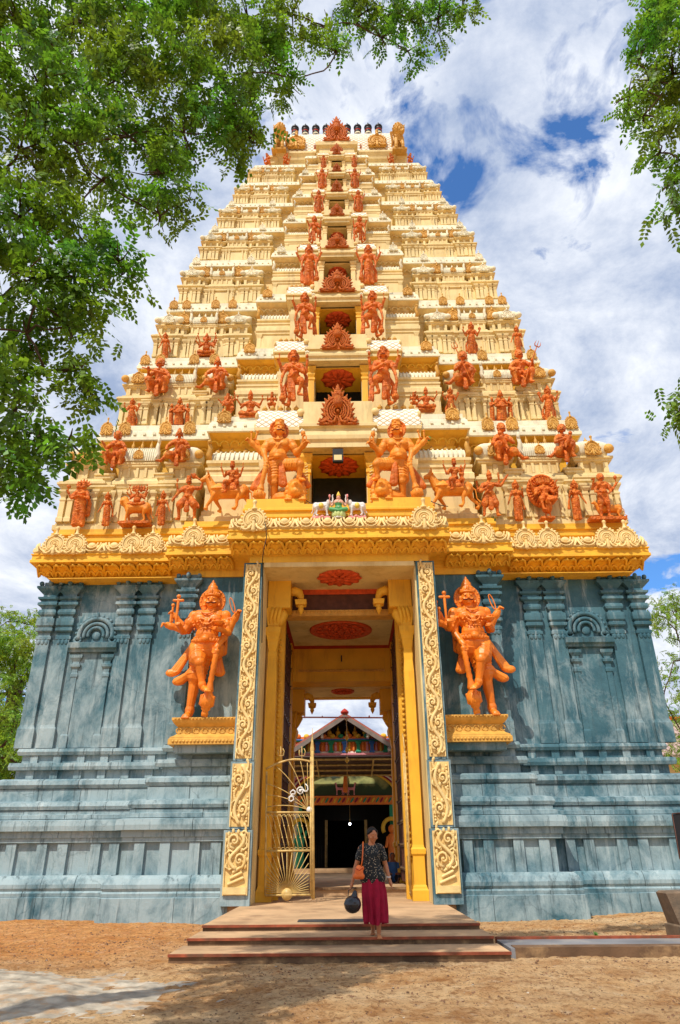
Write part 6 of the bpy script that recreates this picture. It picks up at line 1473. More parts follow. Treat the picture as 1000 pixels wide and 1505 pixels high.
row((('standing_statue','four_armed_man',193,630,586,19.35,'orange four-armed figure at the left corner of the second storey',S,1.0),dict(z=T2+.02)),
 (('statue_group','trio',263,630,584,19.35,'three orange figures side by side on the second storey at left',S,1.02),dict(z=T2+.04)),
 (('dancing_statue','elephant_headed_dancer',335,618,576,19.0,'orange elephant-headed dancer with one arm raised, second storey at left',S,1.0),dict(z=T2+.05)),
 (('seated_statue','seated_small',368,616,574,18.9,'small seated orange figure between the elephant-headed dancer and the lattice roof',S,.68),{}),
 (('kneeling_statue','kneeling_figure',400,602,577,18.8,'tiny kneeling orange figure beside the left dancing guardian of the second window',S,.82),{}),
 (('kneeling_statue','kneeling_figure',609,600,577,18.8,'tiny kneeling orange figure beside the right dancing guardian of the second window',S,.82),{}),
 (('seated_statue','seated_small',627,604,569,18.85,'small seated orange figure beside a green weed right of the lattice roof',S,.68),{}),
 (('standing_statue','four_armed_man',663,609,570,19.0,'orange four-armed figure standing right of the small weed, second storey',S,1.0),dict(z=T2+.05)),
 (('statue_group','trio',738,622,573,19.35,'three orange figures side by side on the second storey at right',S,1.02),dict(z=T2+.04)),
 (('standing_statue','four_armed_man',808,620,568,19.35,'orange four-armed figure at the right corner of the second storey',S,1.0),dict(z=T2+.02,flip=True)),
 (('seated_statue','seated_swordsman',233,582,525,19.35,'seated orange man holding a sword across his body, second storey at left',S,.78),{}),
 (('seated_statue','seated_leaning',319,577,524,19.3,'seated orange figure stretching one leg, right of the swordsman',S,.78),{}),
 (('seated_statue','seated_trident',683,572,515,19.3,'seated orange man with trident leaning left, second storey at right',S,.78),dict(flip=False)),
 (('seated_statue','seated_trident_right',767,569,512,19.35,'seated orange man holding a trident out to the right',S,.78),{}),
 (('dancing_statue','dancing_guardian',432,600,515,18.35,'orange dancing guardian left of the second window from below',S,.97),dict(z=T2+.03)),
 (('dancing_statue','dancing_guardian',565,598,510,18.35,'orange dancing guardian right of the second window from below',S,.97),dict(z=T2+.03,flip=True)))
T3=Fz[2]
row((('female_statue','woman_raised_arm',243,528,489,19.85,'small orange woman with one arm raised at the left corner of the third storey',S,1.0),dict(z=T3+.02)),
 (('seated_statue','elephant_headed_seated',304,524,488,19.85,'small seated elephant-headed orange figure, third storey at left',S,.72),{}),
 (('standing_statue','four_armed_man',693,513,474,19.85,'small four-armed orange figure standing on the third storey at right',S,1.0),dict(z=T3+.04)),
 (('standing_statue','standing_woman',760,515,479,19.85,'small orange figure at the right corner of the third storey',S,1.0),dict(z=T3+.02)),
 (('dancing_statue','dancing_guardian',449,492,431,18.9,'orange dancing guardian left of the third window from below',S,.97),dict(z=T3+.03)),
 (('dancing_statue','dancing_guardian',548,490,428,18.9,'orange dancing guardian right of the third window from below',S,.97),dict(z=T3+.03,flip=True)))
names=['fourth','fifth','sixth','seventh','eighth']
for i,(xl,xr,yf,yt,Y) in enumerate([(455,542,411,361,19.4),(463,529,355,318,19.85),(469,527,311,280,20.2),(474,522,275,248,20.5),(476,521,245,228,20.75)]):
    for sg,x in ((-1,xl),(1,xr)):
        statue('standing_statue','standing_guardian' if i!=1 else 'dancing_guardian',x,yf,yt,Y,'orange guardian figure %s of the %s window from below'%('left' if sg<0 else 'right',names[i]),S,.97,flip=sg>0,z=Fz[3+i]+.02)
for x,l in ((463,'left'),(531,'right')): statue('standing_statue','standing_guardian',x,232,212,21.1,'small orange figure %s of the topmost dormer under the roof'%l,S,.97,flip=l=='right',z=Fz[8]+.35)
for x,fl,l in ((396,0,'far left end'),(419,1,'left side'),(577,0,'right side'),(601,1,'right, second from the end')):
    statue('crouching_statue','kneeling_figure',x,240,225,21.7,'small crouching orange figure on the topmost ledge, %s'%l,S,.82,flip=bool(fl),z=Fz[8]+.02,tilt=.5 if fl else -.5)
for x,fl,l in ((411,0,'left'),(587,1,'right')):
    statue('lion_statue','roof_lion',x,226,184,21.75,'rearing golden lion at the %s end of the crowning roof'%l,'lion statue',1.1,flip=bool(fl))
statue('goddess_statue','seated_goddess',498,765,723,17.02,'painted seated goddess in green with gold crown, below the lowest window','statue',.86,z=9.6)
statue('elephant_statue','small_elephant',473,768,727,17.02,'white elephant with raised trunk left of the painted goddess','elephant statue',1.1,z=9.6)
statue('elephant_statue','small_elephant',525,767,727,17.02,'white elephant with raised trunk right of the painted goddess','elephant statue',1.1,z=9.6,flip=True)
# ------------------------------------------------------------------ gate, lamp, cable
def gate():
    Yg=18.4; G=lambda px,py,dy=0:(P(px,py,Yg+dy).x,Yg+dy,P(px,py,Yg+dy).z)
    t=empty('iron_gate',(G(425,1318)[0],Yg,PL),'open ornamental iron gate leaf with arched top and sunburst bars beside the left pillars','gate')
    mb=MB(); w=.026
    mb.tube([G(390,1316),G(392,1134)],w); mb.tube([G(457,1316),G(457,1124)],w)
    mb.tube([G(391+66*i/12,1136-18*math.sin(math.pi*(.08+.62*i/12))**1.1-2) for i in range(13)],w)
    for y0,y1 in ((1316,1315),(1251,1250),(1194,1194)): mb.tube([G(390,y0),G(458,y1)],w)
    obj('frame',mb,M['metal'],t)
    c=G(422,1313)
    n=25
    for i in range(n):
        a=math.pi*(.03+.94*i/(n-1)); L=9
        dx,dz=math.cos(a),math.sin(a); sc=min(32/max(abs(dx),.01),62/max(dz,.01)); 
        mb=MB(); mb.tube([G(422+dx*7,1313-dz*7),G(422+dx*sc,1314-dz*sc)],.010,5); obj('ray_bar',mb,M['metal'],t)
    mb=MB(); mb.lathe((c[0],Yg,c[2]-.02),[(.13,-.02),(.13,.02)],20,0,'y'); obj('sun_boss',mb,M['metal'],t)
    for i in range(10):
        x=393+6.6*i; mb=MB(); x1=x+9
        if x1>457: x1=457
        mb.tube([G(x,1250),G(x-3,1246),G(x-4,1243),G(x1-12 if 0 else x-1,1238),G(x1-4,1206),G(min(x1,456),1200),G(min(x1-3,456),1196)] if 0 else [G(x-2,1196),G(x+1,1199),G(x+3,1205),G(x+11 if x<446 else 457,1238 if x<446 else 1230),G(x+13 if x<444 else 457,1247)],.010,5)
        mb.ell(G(x+5 if x<450 else 456,1214),(.02,)*3,0,6,5); mb.ell(G(x+9 if x<446 else 456,1231),(.02,)*3,0,6,5)
        obj('slanting_bar',mb,M['metal'],t)
    for i in range(10):
        x=394+6.4*i
        mb=MB(); mb.arc(G(x,1196.5),.05,180,360,.007,8,4); mb.arc(G(x+3,1249),.05,0,180,.007,8,4); obj('scroll',mb,M['metal'],t)
    for i,(a,b) in enumerate([((392,1186),(0)), ((392,1168),0),((393,1152),0),((407,1127),0),((425,1119),0),((442,1119),0),((452,1121),0)]):
        x,y=a; mb=MB(); e=(453,1190); mx_,my=(x*.45+e[0]*.55, y*.55+e[1]*.45-8)
        mb.tube([G(lerp(lerp(x,mx_,k/8),lerp(mx_,e[0],k/8),k/8),lerp(lerp(y,my,k/8),lerp(my,e[1],k/8),k/8)) for k in range(9)],.011,5); obj('curved_ray',mb,M['metal'],t)
    mb=MB(); mb.lathe(G(455,1190),[(.07,-.02),(.07,.02)],14,0,'y'); obj('corner_boss',mb,M['silver'],t)
    # welded letters
    for pts in ([(424,1173),(427,1170),(431,1171),(432,1175),(428,1178),(425,1176),(426,1172),(430,1167),(434,1167),(434,1163),(431,1161),(427,1164),(429,1169),(433,1171)],
                [(446,1160),(444,1157),(440,1157),(437,1160),(437,1164),(441,1167),(445,1165),(446,1161),(443,1160),(441,1162),(443,1164)],
                [(446,1160),(448,1163),(451,1163),(453,1160),(452,1155),(449,1152)]):
        mb=MB(); mb.tube([G(x,y,-.03) for x,y in pts],.017,7); obj('letter',mb,M['silver'],t)
    mb=MB(); mb.ell(G(441.5,1162,-.05),(.04,)*3,0,8,6); obj('letter_dot',mb,M['silver'],t)
    # trident finials over the arch and the closing post with its spear head
    for x,y in ((413,1106),(444,1106)):
        mb=MB(); mb.tube([G(x,y+13),G(x,y-9)],.012,5); mb.tube([G(x-4,y-4),G(x-4,y+4),G(x,y+5),G(x+4,y+4),G(x+5,y-2),G(x+3,y-6)],.011,5); obj('trident_finial',mb,M['metal'],t)
    mb=MB(); mb.tube([G(461,1322),G(459.5,1104)],.035,8); mb.tube([G(458,1320),G(457,1112)],.02,6); obj('closing_post',mb,M['metal'],t)
    mb=MB(); a=G(459,1112); mb.loft([[(a[0]+r*math.cos(q),Yg+.4*r*math.sin(q),G(459,y)[2]) for q in [2*math.pi*j/8 for j in range(8)]] for y,r in ((1116,.02),(1110,.05),(1100,.055),(1090,.03),(1082,.01),(1070,.006))],0,True); obj('spear_head',mb,M['metal'],t)
gate()
def right_gate():
    t=empty('iron_gate',(1.6,19.0,PL),'dull iron gate leaf folded back edge-on between the right pillars','gate')
    mb=MB(); x=1.66
    for y in (18.72,19.22): mb.tube([(x,y,PL+.1),(x,y,PL+3.4)],.025)
    for z in (.15,1.3,2.4): mb.tube([(x,18.72,PL+z),(x,19.22,PL+z)],.02)
    mb.tube([(x,18.72,PL+3.4),(x,18.95,PL+3.75),(x,19.22,PL+3.9)],.02)
    obj('frame',mb,M['metal'],t)
    for i in range(5):
        mb=MB(); mb.tube([(x,18.78+.09*i,PL+.15),(x,18.78+.09*i,PL+1.3)],.01,5); obj('bar',mb,M['metal'],t)
        mb=MB(); mb.tube([(x,18.74+.05*i,PL+1.3),(x,18.95+.06*i,PL+2.4)],.01,5); obj('bar',mb,M['metal'],t)
right_gate()
def flood():
    c=P(497,672,18.0); t=empty('flood_lamp',tuple(c),'black floodlight hanging at the top of the lowest window','floodlight')
    mb=MB(); mb.box(c.x-.16,c.x+.16,17.9,18.04,c.z-.2,c.z+.24); obj('housing',mb,M['black'],t)
    mb=MB(); mb.box(c.x-.12,c.x+.12,17.885,17.9,c.z-.16,c.z+.02); obj('lens',mb,mat('lamp_lens',(.75,.62,.3),.2,.1),t)
    mb=MB(); mb.tube([(c.x-.05,17.98,c.z+.22),(c.x+.05,18.05,c.z+.38)],.02); obj('bracket',mb,M['black'],t)
flood()
def cable():
    pts=[P(388,760,16.9),P(391,775,16.68),P(392,790,16.72),P(388,806,16.7),P(386,822,16.85),P(386.5,835,17.3),P(386.5,850,17.42),P(386,900,17.47),P(385,960,17.47)]
    mb=MB(); q=[]
    for i in range(len(pts)-1):
        for k in range(4): q.append(pts[i].lerp(pts[i+1],k/4))
    mb.tube(q,.012,5); tag(obj('power_cable',mb,M['black']),'thin black cable hanging over the front of the yellow cornice at left','cable')
    for a,b_ in (((437,727),(484,727)),):
        pass
    for s,px in ((-1,448),(1,628)):
        c=P(px,735,17.6)
        mb=MB(); mb.tube([(c.x,17.55,c.z),(c.x+.15,17.4,c.z-.18),(c.x+.34,17.35,c.z-.3),(c.x+.55,17.35,c.z-.34)],.012,5)
        tag(obj('loose_wire',mb,M['black']),'short loose black wire curling %s'%('left of the painted goddess' if s<0 else 'beside the right lion guardian'),'wire')
cable()
leafy=mat('weed_leaf',(.12,.28,.05),.7,.4,8)
for px,py,Y,l in ((625,585,18.9,'green weed rooted beside the lattice roof right of the second window'),(630,648,18.3,'small green weed growing under the ledge right of the second window'),(726,767,18.4,'tiny green weed by the feet of the archer'),(876,1376,12.9,'tiny green sprout in the sand by the path at right')):
    c=P(px,py,Y); mb=MB()
    for i in range(26):
        a=random.uniform(0,6.28); e=random.uniform(.2,1.4); L=random.uniform(.05,.2)*(1 if Y>15 else .45); p=Vector((math.cos(a)*math.cos(e),math.sin(a)*math.cos(e)*.6,math.sin(e)))*L
        b=Vector(c)+p; s=V((-p.z,p.x,p.y)).normalized()*.03*(1 if Y>15 else .4)
        mb.add([tuple(c),tuple(c+p*.6+s),tuple(b),tuple(c+p*.6-s)],[(0,1,2,3)])
    tag(obj('weed',mb,leafy),l,'weed')
# ------------------------------------------------------------------ people
def woman_walking():
    O=P(552,1380,12.35); zf=.22
    t=empty('person',(O.x,12.35,zf),'barefoot woman in black dotted top and crimson skirt stepping down the stone steps','person')
    skin=mat('brown_skin',(.44,.165,.065),.5,.12,12,.05,60,spec=.4)
    f=Fig(); b=f.g('body')
    # pelvis, torso, neck
    b.ell((-.02,0,.82),(.16,.11,.12)); b.cap((-.02,0,.84),(-.03,-.01,1.15),.115,.12); b.cap((-.14,-.01,1.225),(.085,-.01,1.225),.06,.06); b.cap((-.03,-.01,1.2),(-.02,-.015,1.33),.06,.048)
    hc=V((-.005,-.035,1.405)); Rm=(Matrix.Rotation(.4,3,'Z')@Matrix.Rotation(.24,3,'X'))
    q=lambda x,y,z: tuple(hc+Rm@V((x,y,z)))
    b.ell(hc,(.072,.088,.098),0,16,12,Rm); b.ell(q(0,-.03,-.055),(.05,.055,.05)); b.cap(q(0,-.085,.01),q(0,-.103,-.025),.009,.015,7)
    b.ell(q(0,-.083,-.052),(.024,.013,.008)); b.ell(q(0,-.08,-.063),(.02,.013,.008))
    for s in (-1,1):
        b.ell(q(s*.03,-.076,.012),(.014,.009,.009)); b.cap(q(s*.012,-.084,.032),q(s*.048,-.072,.032),.007,.005,6); b.ell(q(s*.042,-.06,-.03),(.024,.022,.022)); b.ell(q(s*.073,.0,-.005),(.01,.018,.028)); b.ell(q(s*.038,-.084,-.07) if 0 else q(0,-.07,-.09),(.02,.018,.016))
    def arm(sh,el,ha,grip):
        b.ell(sh,(.055,)*3); b.cap(sh,el,.052,.038); b.cap(el,ha,.040,.024); b.cap(V(el).lerp(V(ha),.1),V(el).lerp(V(ha),.35),.042,.036)
        d=(V(ha)-V(el)).normalized(); side=V((0,1,0)) if not grip else V((0,1,0)); p=V(ha)
        n=side.cross(d).normalized()
        b.cap(p,p+d*.06,.024,.03); b.cap(p+d*.03-side*.015,p+d*.07+side*.015,.026,.026)
        for i in range(4):
            o=side*((i-1.5)*.019); L=(.062,.072,.068,.052)[i]; a=p+d*.085+o; m=a+d*L*.5; e=m+(d*.5+n*(.9 if grip else .25)*(1 if grip else -1)).normalized()*L*.55
            b.cap(a,m,.0095,.0085,7); b.cap(m,e,.0085,.007,7)
        b.cap(p+d*.03-side*.03,p+d*.085-side*.048,.0105,.008,7)
    arm((-.195,0,1.2),(-.275,.02,.965),(-.34,-.07,.745),True)
    arm((.135,0,1.2),(.195,.03,.965),(.25,-.06,.76),False)
    for s,hx,kn,an,toe in ((-1,-.08,(-.06,.05,.44),(-.03,.12,.085),(-.035,.02,.03)),(1,.05,(.05,-.06,.42),(.055,-.06,.035),(.06,-.19,-.005))):
        b.cap((hx,0,.8),kn,.09,.058); b.cap(kn,an,.055,.033); k=V(kn).lerp(V(an),.3); b.cap(k+V((0,.02,0)),k+V((0,.02,-.1)),.045,.038)
        b.cap(V(an)+V((0,.03,-.015)),toe,.034,.026); b.ell(V(toe)+V((0,-.02,-.005)),(.042,.04,.018))
        for i in range(5): b.ell(V(toe)+V(((i-2)*.017,-.065+.006*abs(i-1),-.006)),(.0095,.018,.0095),0,7,5)
    me=sculpt(b,'body',skin,.0062,2); link('body',me,t,(O.x,12.35,zf))
    # top
    c=MB(); c.ell((-.02,0,.83),(.195,.15,.09)); c.ell((-.02,0,.90),(.18,.135,.12)); c.cap((-.11,-.01,.80),(.07,-.01,.80),.12,.12); c.cap((-.02,0,.80),(-.03,-.01,1.13),.15,.14); c.cap((-.15,0,1.215),(.09,0,1.215),.075,.075); c.ell((-.09,-.09,1.12),(.07,.06,.07)); c.ell((.03,-.09,1.12),(.07,.06,.07))
    c.cap((-.185,0,1.205),(-.238,.012,1.075),.062,.06); c.cap((.125,0,1.205),(.172,.02,1.07),.062,.06)
    for i in range(8): 
        a=random.uniform(0,6.28); z=random.uniform(.8,1.1); c.cap((-.02+.15*math.cos(a),-.12*abs(math.sin(a)),z),(-.02+.12*math.cos(a+.5),-.12*abs(math.sin(a+.5)),z+.1),.012,.008,6)
    m=bpy.data.materials.new('dotted_cotton'); m.use_nodes=True; nt=m.node_tree; N=nt.nodes; L=nt.links; bs=N['Principled BSDF']; bs.inputs['Roughness'].default_value=.9
    tc=N.new('ShaderNodeTexCoord'); vo=N.new('ShaderNodeTexVoronoi'); vo.inputs['Scale'].default_value=42; vo.inputs['Randomness'].default_value=.75; L.new(tc.outputs['Object'],vo.inputs['Vector'])
    r=N.new('ShaderNodeValToRGB'); r.color_ramp.elements[0].position=.20; r.color_ramp.elements[1].position=.27; r.color_ramp.elements[0].color=(.62,.5,.34,1); r.color_ramp.elements[1].color=(.012,.016,.018,1); L.new(vo.outputs['Distance'],r.inputs[0]); L.new(r.outputs[0],bs.inputs['Base Color'])
    link('dotted_top',sculpt(c,'dotted_top',m,.009,2),t,(O.x,12.35,zf))
    # skirt with folds
    mb=MB(); rings=[]; n=72
    for i in range(15):
        u=i/14; z=lerp(.83,.17,u); rx=lerp(.165,.185,min(1,u*3)) if u<.33 else lerp(.185,.155,(u-.33)/.67); ry=lerp(.125,.15,u); cx=lerp(-.02,.012,u); cy=lerp(0,-.01,u)
        ring=[]
        for j in range(n):
            a=2*math.pi*j/n; amp=.005+.03*u; w=1+amp/rx*(math.sin(9*a+1.3*u)+.6*math.sin(16*a+2-u*2)+.4*math.sin(5*a+u*3))
            front=max(0,-math.sin(a)); w*=1-.22*u*math.exp(-((a-1.5*math.pi)/.22)**2)
            ring.append((cx+rx*w*math.cos(a),cy+ry*w*math.sin(a)-front*.03*u*(1 if math.cos(a)>0 else .2),z-.02*u*math.sin(3*a)))
        rings.append(ring)
    mb.loft(rings,0,True,False)
    sk=mat('crimson_cloth',(.33,.006,.032),.85,.25,10,.2,60); link('skirt',mb.mesh('skirt',sk),t,(O.x,12.35,zf))
    # hair pulled back
    h=MB(); h.ell(q(0,.03,.034),(.082,.09,.088),0,16,12,Rm); h.ell(q(0,.105,-.03),(.05,.045,.05)); h.cap(q(0,.1,-.05),q(0,.12,-.15),.03,.018)
    for s in (-1,1): h.cap(q(s*.045,-.045,.075),q(s*.078,.01,.02),.018,.022)
    hm=sculpt(h,'hair',mat('black_hair',(.008,.007,.007),.5,.4,30,.3,80,spec=.25),.006,1)
    link('hair',hm,t,(O.x,12.35,zf))
    for z,rr in ((.80,.03),(.812,.031)):
        mb=MB(); mb.ring3((.238,-.048,z),rr,rr,.004,14,5,0,.008); link('bangle',mb.mesh('bangle',M['silver']),t,(O.x,12.35,zf))
    # shoulder bag, worn: a thing of its own
    orange=mat('orange_leather',(.75,.16,.03),.45,.2,8,.1,60)
    tb=empty('shoulder_bag',(O.x-.2,12.4,zf+.8),'orange shoulder bag on a long strap at the woman\'s hip','bag')
    mb=MB(); mb.tube([(O.x+x,12.33+y,zf+z) for x,y,z in ((-.15,.06,1.29),(-.16,-.03,1.305),(-.165,-.1,1.22),(-.18,-.15,1.05),(-.2,-.16,.95))],.011,6); obj('strap',mb,orange,tb)
    mb=MB(); mb.ell((0,0,0),(.07,.05,.1)); mb.cap((-.05,0,-.06),(.04,0,-.06),.045,.05); mb.cap((-.03,0,.02),(.05,0,.05),.04,.035)
    me=sculpt(mb,'pouch',orange,.008,3); link('pouch',me,tb,(O.x-.235,12.35-.16,zf+.88))
    mb=MB(); mb.tube([(O.x-.29,12.14,zf+.93),(O.x-.23,12.12,zf+.90),(O.x-.17,12.14,zf+.94)],.006,5); obj('flap_seam',mb,M['red'],tb)
    # round black bag hanging from her hand
    c=P(518.5,1327,12.2); tb=empty('black_bag',tuple(c),'shiny black round bag hanging from the woman\'s hand','bag')
    blk=mat('black_plastic',(.02,.02,.024),.22,.3,8,.5,14,spec=.6)
    mb=MB(); mb.ell((0,0,-.02),(.135,.12,.125)); mb.cap((.02,0,.06),(.04,0,.14),.06,.035)
    for i in range(14):
        a=random.uniform(0,6.28); mb.cap((.03,0,.12),(.13*math.cos(a),.11*math.sin(a),random.uniform(-.06,.04)),.014,.01,5)
    link('bag_body',sculpt(mb,'bag_body',blk,.008,1),tb,tuple(c))
    mb=MB(); h=P(519.5,1304,12.22); mb.tube([(c.x-.07,c.y,c.z+.09),(c.x-.06,c.y,c.z+.17),(h.x,c.y+.02,h.z-.0),(c.x+.05,c.y,c.z+.2)],.007,5); obj('handle',mb,blk,tb)
woman_walking()
def seated_person():
    c=P(577,1290,23.3); c=V((1.36,23.2,.52))
    x=P(575,1270,23.2).x+.05
    t=empty('person',(x,23.2,.52),'dark-haired person in a blue shirt sitting behind the woman by the right pillar','person')
    f=Fig(); b=f.g('body'); b.cap((0,0,.12),(0,0,.5),.13,.13); b.cap((0,0,.5),(0,0,.6),.05,.05); b.ell((0,-.02,.68),(.075,.088,.1)); b.cap((0,-.1,.68),(0,-.115,.65),.012,.014,6)
    for s in (-1,1):
        b.cap((s*.15,0,.48),(s*.2,-.08,.28),.045,.036); b.cap((s*.2,-.08,.28),(s*.08,-.3,.24),.036,.025); b.ell((s*.07,-.33,.24),(.03,.04,.025)); b.cap((s*.08,0,.1),(s*.15,-.35,.22),.08,.06); b.cap((s*.15,-.35,.22),(s*.13,-.33,.04),.055,.035); b.cap((s*.13,-.33,.03),(s*.13,-.45,.02),.03,.025)
        for i in range(4): b.cap((s*.07+(i-1.5)*.015,-.35,.245),(s*.06+(i-1.5)*.015,-.42,.23),.009,.007,6)
    link('body',sculpt(b,'body',mat('skin_tone',(.25,.09,.04),.5,.1),.01,2),t,(x,23.2,.52))
    c=MB(); c.cap((0,0,.14),(0,0,.46),.15,.15); c.cap((-.14,0,.48),(.14,0,.48),.065,.065)
    for s in (-1,1): c.cap((s*.15,0,.48),(s*.19,-.06,.33),.06,.055)
    link('blue_shirt',sculpt(c,'blue_shirt',mat('blue_cloth',(.05,.14,.36),.85,.2,8),.012,2),t,(x,23.2,.52))
    c=MB()
    for s in (-1,1): c.cap((s*.08,0,.1),(s*.15,-.34,.21),.09,.07); c.cap((s*.15,-.34,.21),(s*.13,-.32,.08),.065,.05)
    link('trousers',sculpt(c,'trousers',mat('dark_cloth',(.03,.03,.04),.85,.2,8),.012,2),t,(x,23.2,.52))
    h=MB(); h.ell((0,.02,.71),(.088,.092,.095)); h.ell((0,.08,.66),(.06,.05,.07)); link('hair',sculpt(h,'hair',M['black'],.01,1),t,(x,23.2,.52))
seated_person()
# ------------------------------------------------------------------ courtyard and the temple behind
def rear_temple():
    mb=MB(); mb.box(-12,12,27.5,80,-.3,.42); tag(obj('courtyard_floor',mb,M['step']),kind='structure')
    Yt=38.0; Q=lambda px,py,dy=0: P(px,py,Yt+dy)
    xc=Q(508,1150).x; zf=.42
    t=empty('temple_hall',(xc,Yt,zf),'painted temple hall with red gabled roof and dark doorway seen through the gateway','temple')
    paint=lambda n,c,**k: mat(n,c,.6,.15,4,**k)
    grn=paint('hall_green',(.03,.30,.16)); blu=paint('hall_blue',(.06,.2,.6)); pnk=paint('hall_pink',(.75,.30,.35)); orr=paint('hall_orange',(.8,.22,.04)); yel=paint('hall_yellow',(.8,.5,.05)); mar=paint('hall_maroon',(.3,.02,.05)); wht=paint('hall_white',(.75,.72,.66)); tile=mat('roof_tile_red',(.45,.14,.10),.8,.3,6)
    hw=2.35
    zl=Q(508,1183).z; zl2=Q(508,1170).z
    # front walls and dark interior room
    for s in (-1,1):
        mb=MB(); mb.box(*sorted((xc+s*hw,xc+s*6)),Yt,Yt+.3,zf,zl2+1.6); obj('wall',mb,wht,t)
        mb=MB(); mb.box(*sorted((xc+s*(hw-.12),xc+s*(hw+.05))),Yt-.1,Yt,zf,zl); obj('door_jamb',mb,grn,t)
        mb=MB(); mb.box(*sorted((xc+s*.98,xc+s*1.12)),Yt+1.9,Yt+2.05,zf,Q(508,1203).z); obj('inner_jamb',mb,M['metal'],t)
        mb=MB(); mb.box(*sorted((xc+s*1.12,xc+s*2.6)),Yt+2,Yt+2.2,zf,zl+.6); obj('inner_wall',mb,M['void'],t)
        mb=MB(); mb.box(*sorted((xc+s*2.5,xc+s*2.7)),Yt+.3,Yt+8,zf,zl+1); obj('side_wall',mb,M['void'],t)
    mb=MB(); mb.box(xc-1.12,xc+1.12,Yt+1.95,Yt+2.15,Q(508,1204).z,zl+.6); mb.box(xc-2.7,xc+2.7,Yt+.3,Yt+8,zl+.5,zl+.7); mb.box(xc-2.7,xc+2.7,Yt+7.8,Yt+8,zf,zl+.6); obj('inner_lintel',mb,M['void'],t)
    for i in range(9):
        mb=MB(); x=xc-2.1+i*.14; mb.box(x-.015,x+.015,Yt+1.0,Yt+1.03,zf,zf+1.2); obj('rail_bar',mb,M['black'],t)
    mb=MB(); mb.box(xc-2.7,xc+2.7,Yt-1.2,Yt+.2,zf,zf+.18); obj('threshold',mb,M['step'],t)
    mb=MB(); mb.box(xc-hw-.1,xc+hw+.1,Yt-.25,Yt+.1,zl,zl2); obj('painted_lintel',mb,orr,t)
    for i in range(22):
        mb=MB(); x=xc-hw+.1+i*.215; mb.M=Matrix.Translation((x,Yt-.27,(zl+zl2)/2))@Matrix.Rotation(.6,4,'Y'); mb.ell((0,0,0),(.05,.03,.15),0,8,6); mb.M=None; obj('painted_leaf',mb,(grn,mar,yel)[i%3],t)
    # arch with mural
    zb_=zl2+.02; ra=hw+.15; kz=.5
    mural=bpy.data.materials.new('mural'); mural.use_nodes=True; nt=mural.node_tree; N=nt.nodes; L=nt.links; bs=N['Principled BSDF']; bs.inputs['Roughness'].default_value=.6
    tc=N.new('ShaderNodeTexCoord'); sp=N.new('ShaderNodeSeparateXYZ'); L.new(tc.outputs['Object'],sp.inputs[0])
    n1=N.new('ShaderNodeTexNoise'); n1.inputs['Scale'].default_value=1.6; n1.inputs['Detail'].default_value=6; L.new(tc.outputs['Object'],n1.inputs[0])
    ad=N.new('ShaderNodeMath'); ad.operation='MULTIPLY_ADD'; L.new(n1.outputs[0],ad.inputs[0]); ad.inputs[1].default_value=.9; L.new(sp.outputs[2],ad.inputs[2])
    r=N.new('ShaderNodeValToRGB'); e=r.color_ramp.elements; e[0].position=.3; e[0].color=(.025,.06,.02,1); e[1].position=1.0; e[1].color=(.05,.14,.2,1)
    for p_,c_ in ((.42,(.03,.07,.02,1)),(.55,(.4,.42,.15,1)),(.66,(.02,.03,.015,1)),(.74,(.05,.12,.12,1)),(.86,(.3,.16,.04,1))): q_=e.new(p_); q_.color=c_
    dv=N.new('ShaderNodeMath'); dv.operation='DIVIDE'; dv.inputs[1].default_value=2.1; L.new(ad.outputs[0],dv.inputs[0]); L.new(dv.outputs[0],r.inputs[0]); L.new(r.outputs[0],bs.inputs['Base Color'])
    mb=MB(); mb.plate([(xc+ra*math.cos(a),zb_+ra*kz*math.sin(a)) for a in [math.pi*i/30 for i in range(31)]],Yt-.1,Yt+.1); obj('mural_panel',mb,mural,t)
    for k,(mt) in enumerate((yel,mar,wht,mar,pnk)):
        mb=MB(); rr=ra+.06+.12*k; mb.tube([(xc+rr*math.cos(a),Yt-.2,zb_+rr*kz*math.sin(a)) for a in [math.pi*i/30 for i in range(31)]],.065,6); obj('arch_band',mb,mt,t)
    # small painted group in front of the mural
    mb=MB(); mb.cap((xc,Yt-.3,zb_+.25),(xc,Yt-.3,zb_+.85),.14,.1); mb.ell((xc,Yt-.3,zb_+1.05),(.1,.1,.13)); obj('mural_figure',mb,orr,t)
    for s in (-1,1):
        mb=MB(); quad(mb,(xc+s*.3,Yt-.3,zb_),.42,.5,s,'horse',.065); obj('mural_horse',mb,pnk,t)
    # side door figures
    for s in (-1,1):
        mb=MB(); x=xc+s*2.28; mb.cap((x,Yt-.4,zf+.3),(x,Yt-.4,zf+1.5),.2,.22); mb.ell((x,Yt-.45,zf+1.9),(.17,.17,.2)); mb.cap((x-.2,Yt-.45,zf+1.5),(x-.3,Yt-.55,zf+1.1),.08,.06); mb.cap((x+.2,Yt-.45,zf+1.5),(x+.3,Yt-.55,zf+1.8),.08,.06)
        tag(obj('door_figure',mb,orr if s>0 else grn),'painted figure standing %s of the dark temple doorway behind the gateway'%('right' if s>0 else 'left'),'statue')
        mb=MB(); mb.arc((x,Yt-.3,zf+1.95),.42,-30,210,.1,16,6); tag(obj('garland_arch',mb,yel),'yellow garland arch over the painted figure %s of the dark doorway'%('right' if s>0 else 'left'),'garland')
    # awning of corrugated sheets seen from below
    a=P(508,1112,34.0); b_=P(508,1137,37.6)
    rings=[]
    for x in (xc-4.2,xc+4.2):
        rings.append([(x,lerp(a.y,b_.y,i/48),lerp(a.z,b_.z,i/48)+.05*math.sin(i*math.pi/2)) for i in range(49)])
    mb=MB(); mb.loft(rings,0,False,False,False); aw=mat('rusty_sheet',(.10,.062,.045),.7,.4,3); obj('awning_sheet',mb,aw,t)
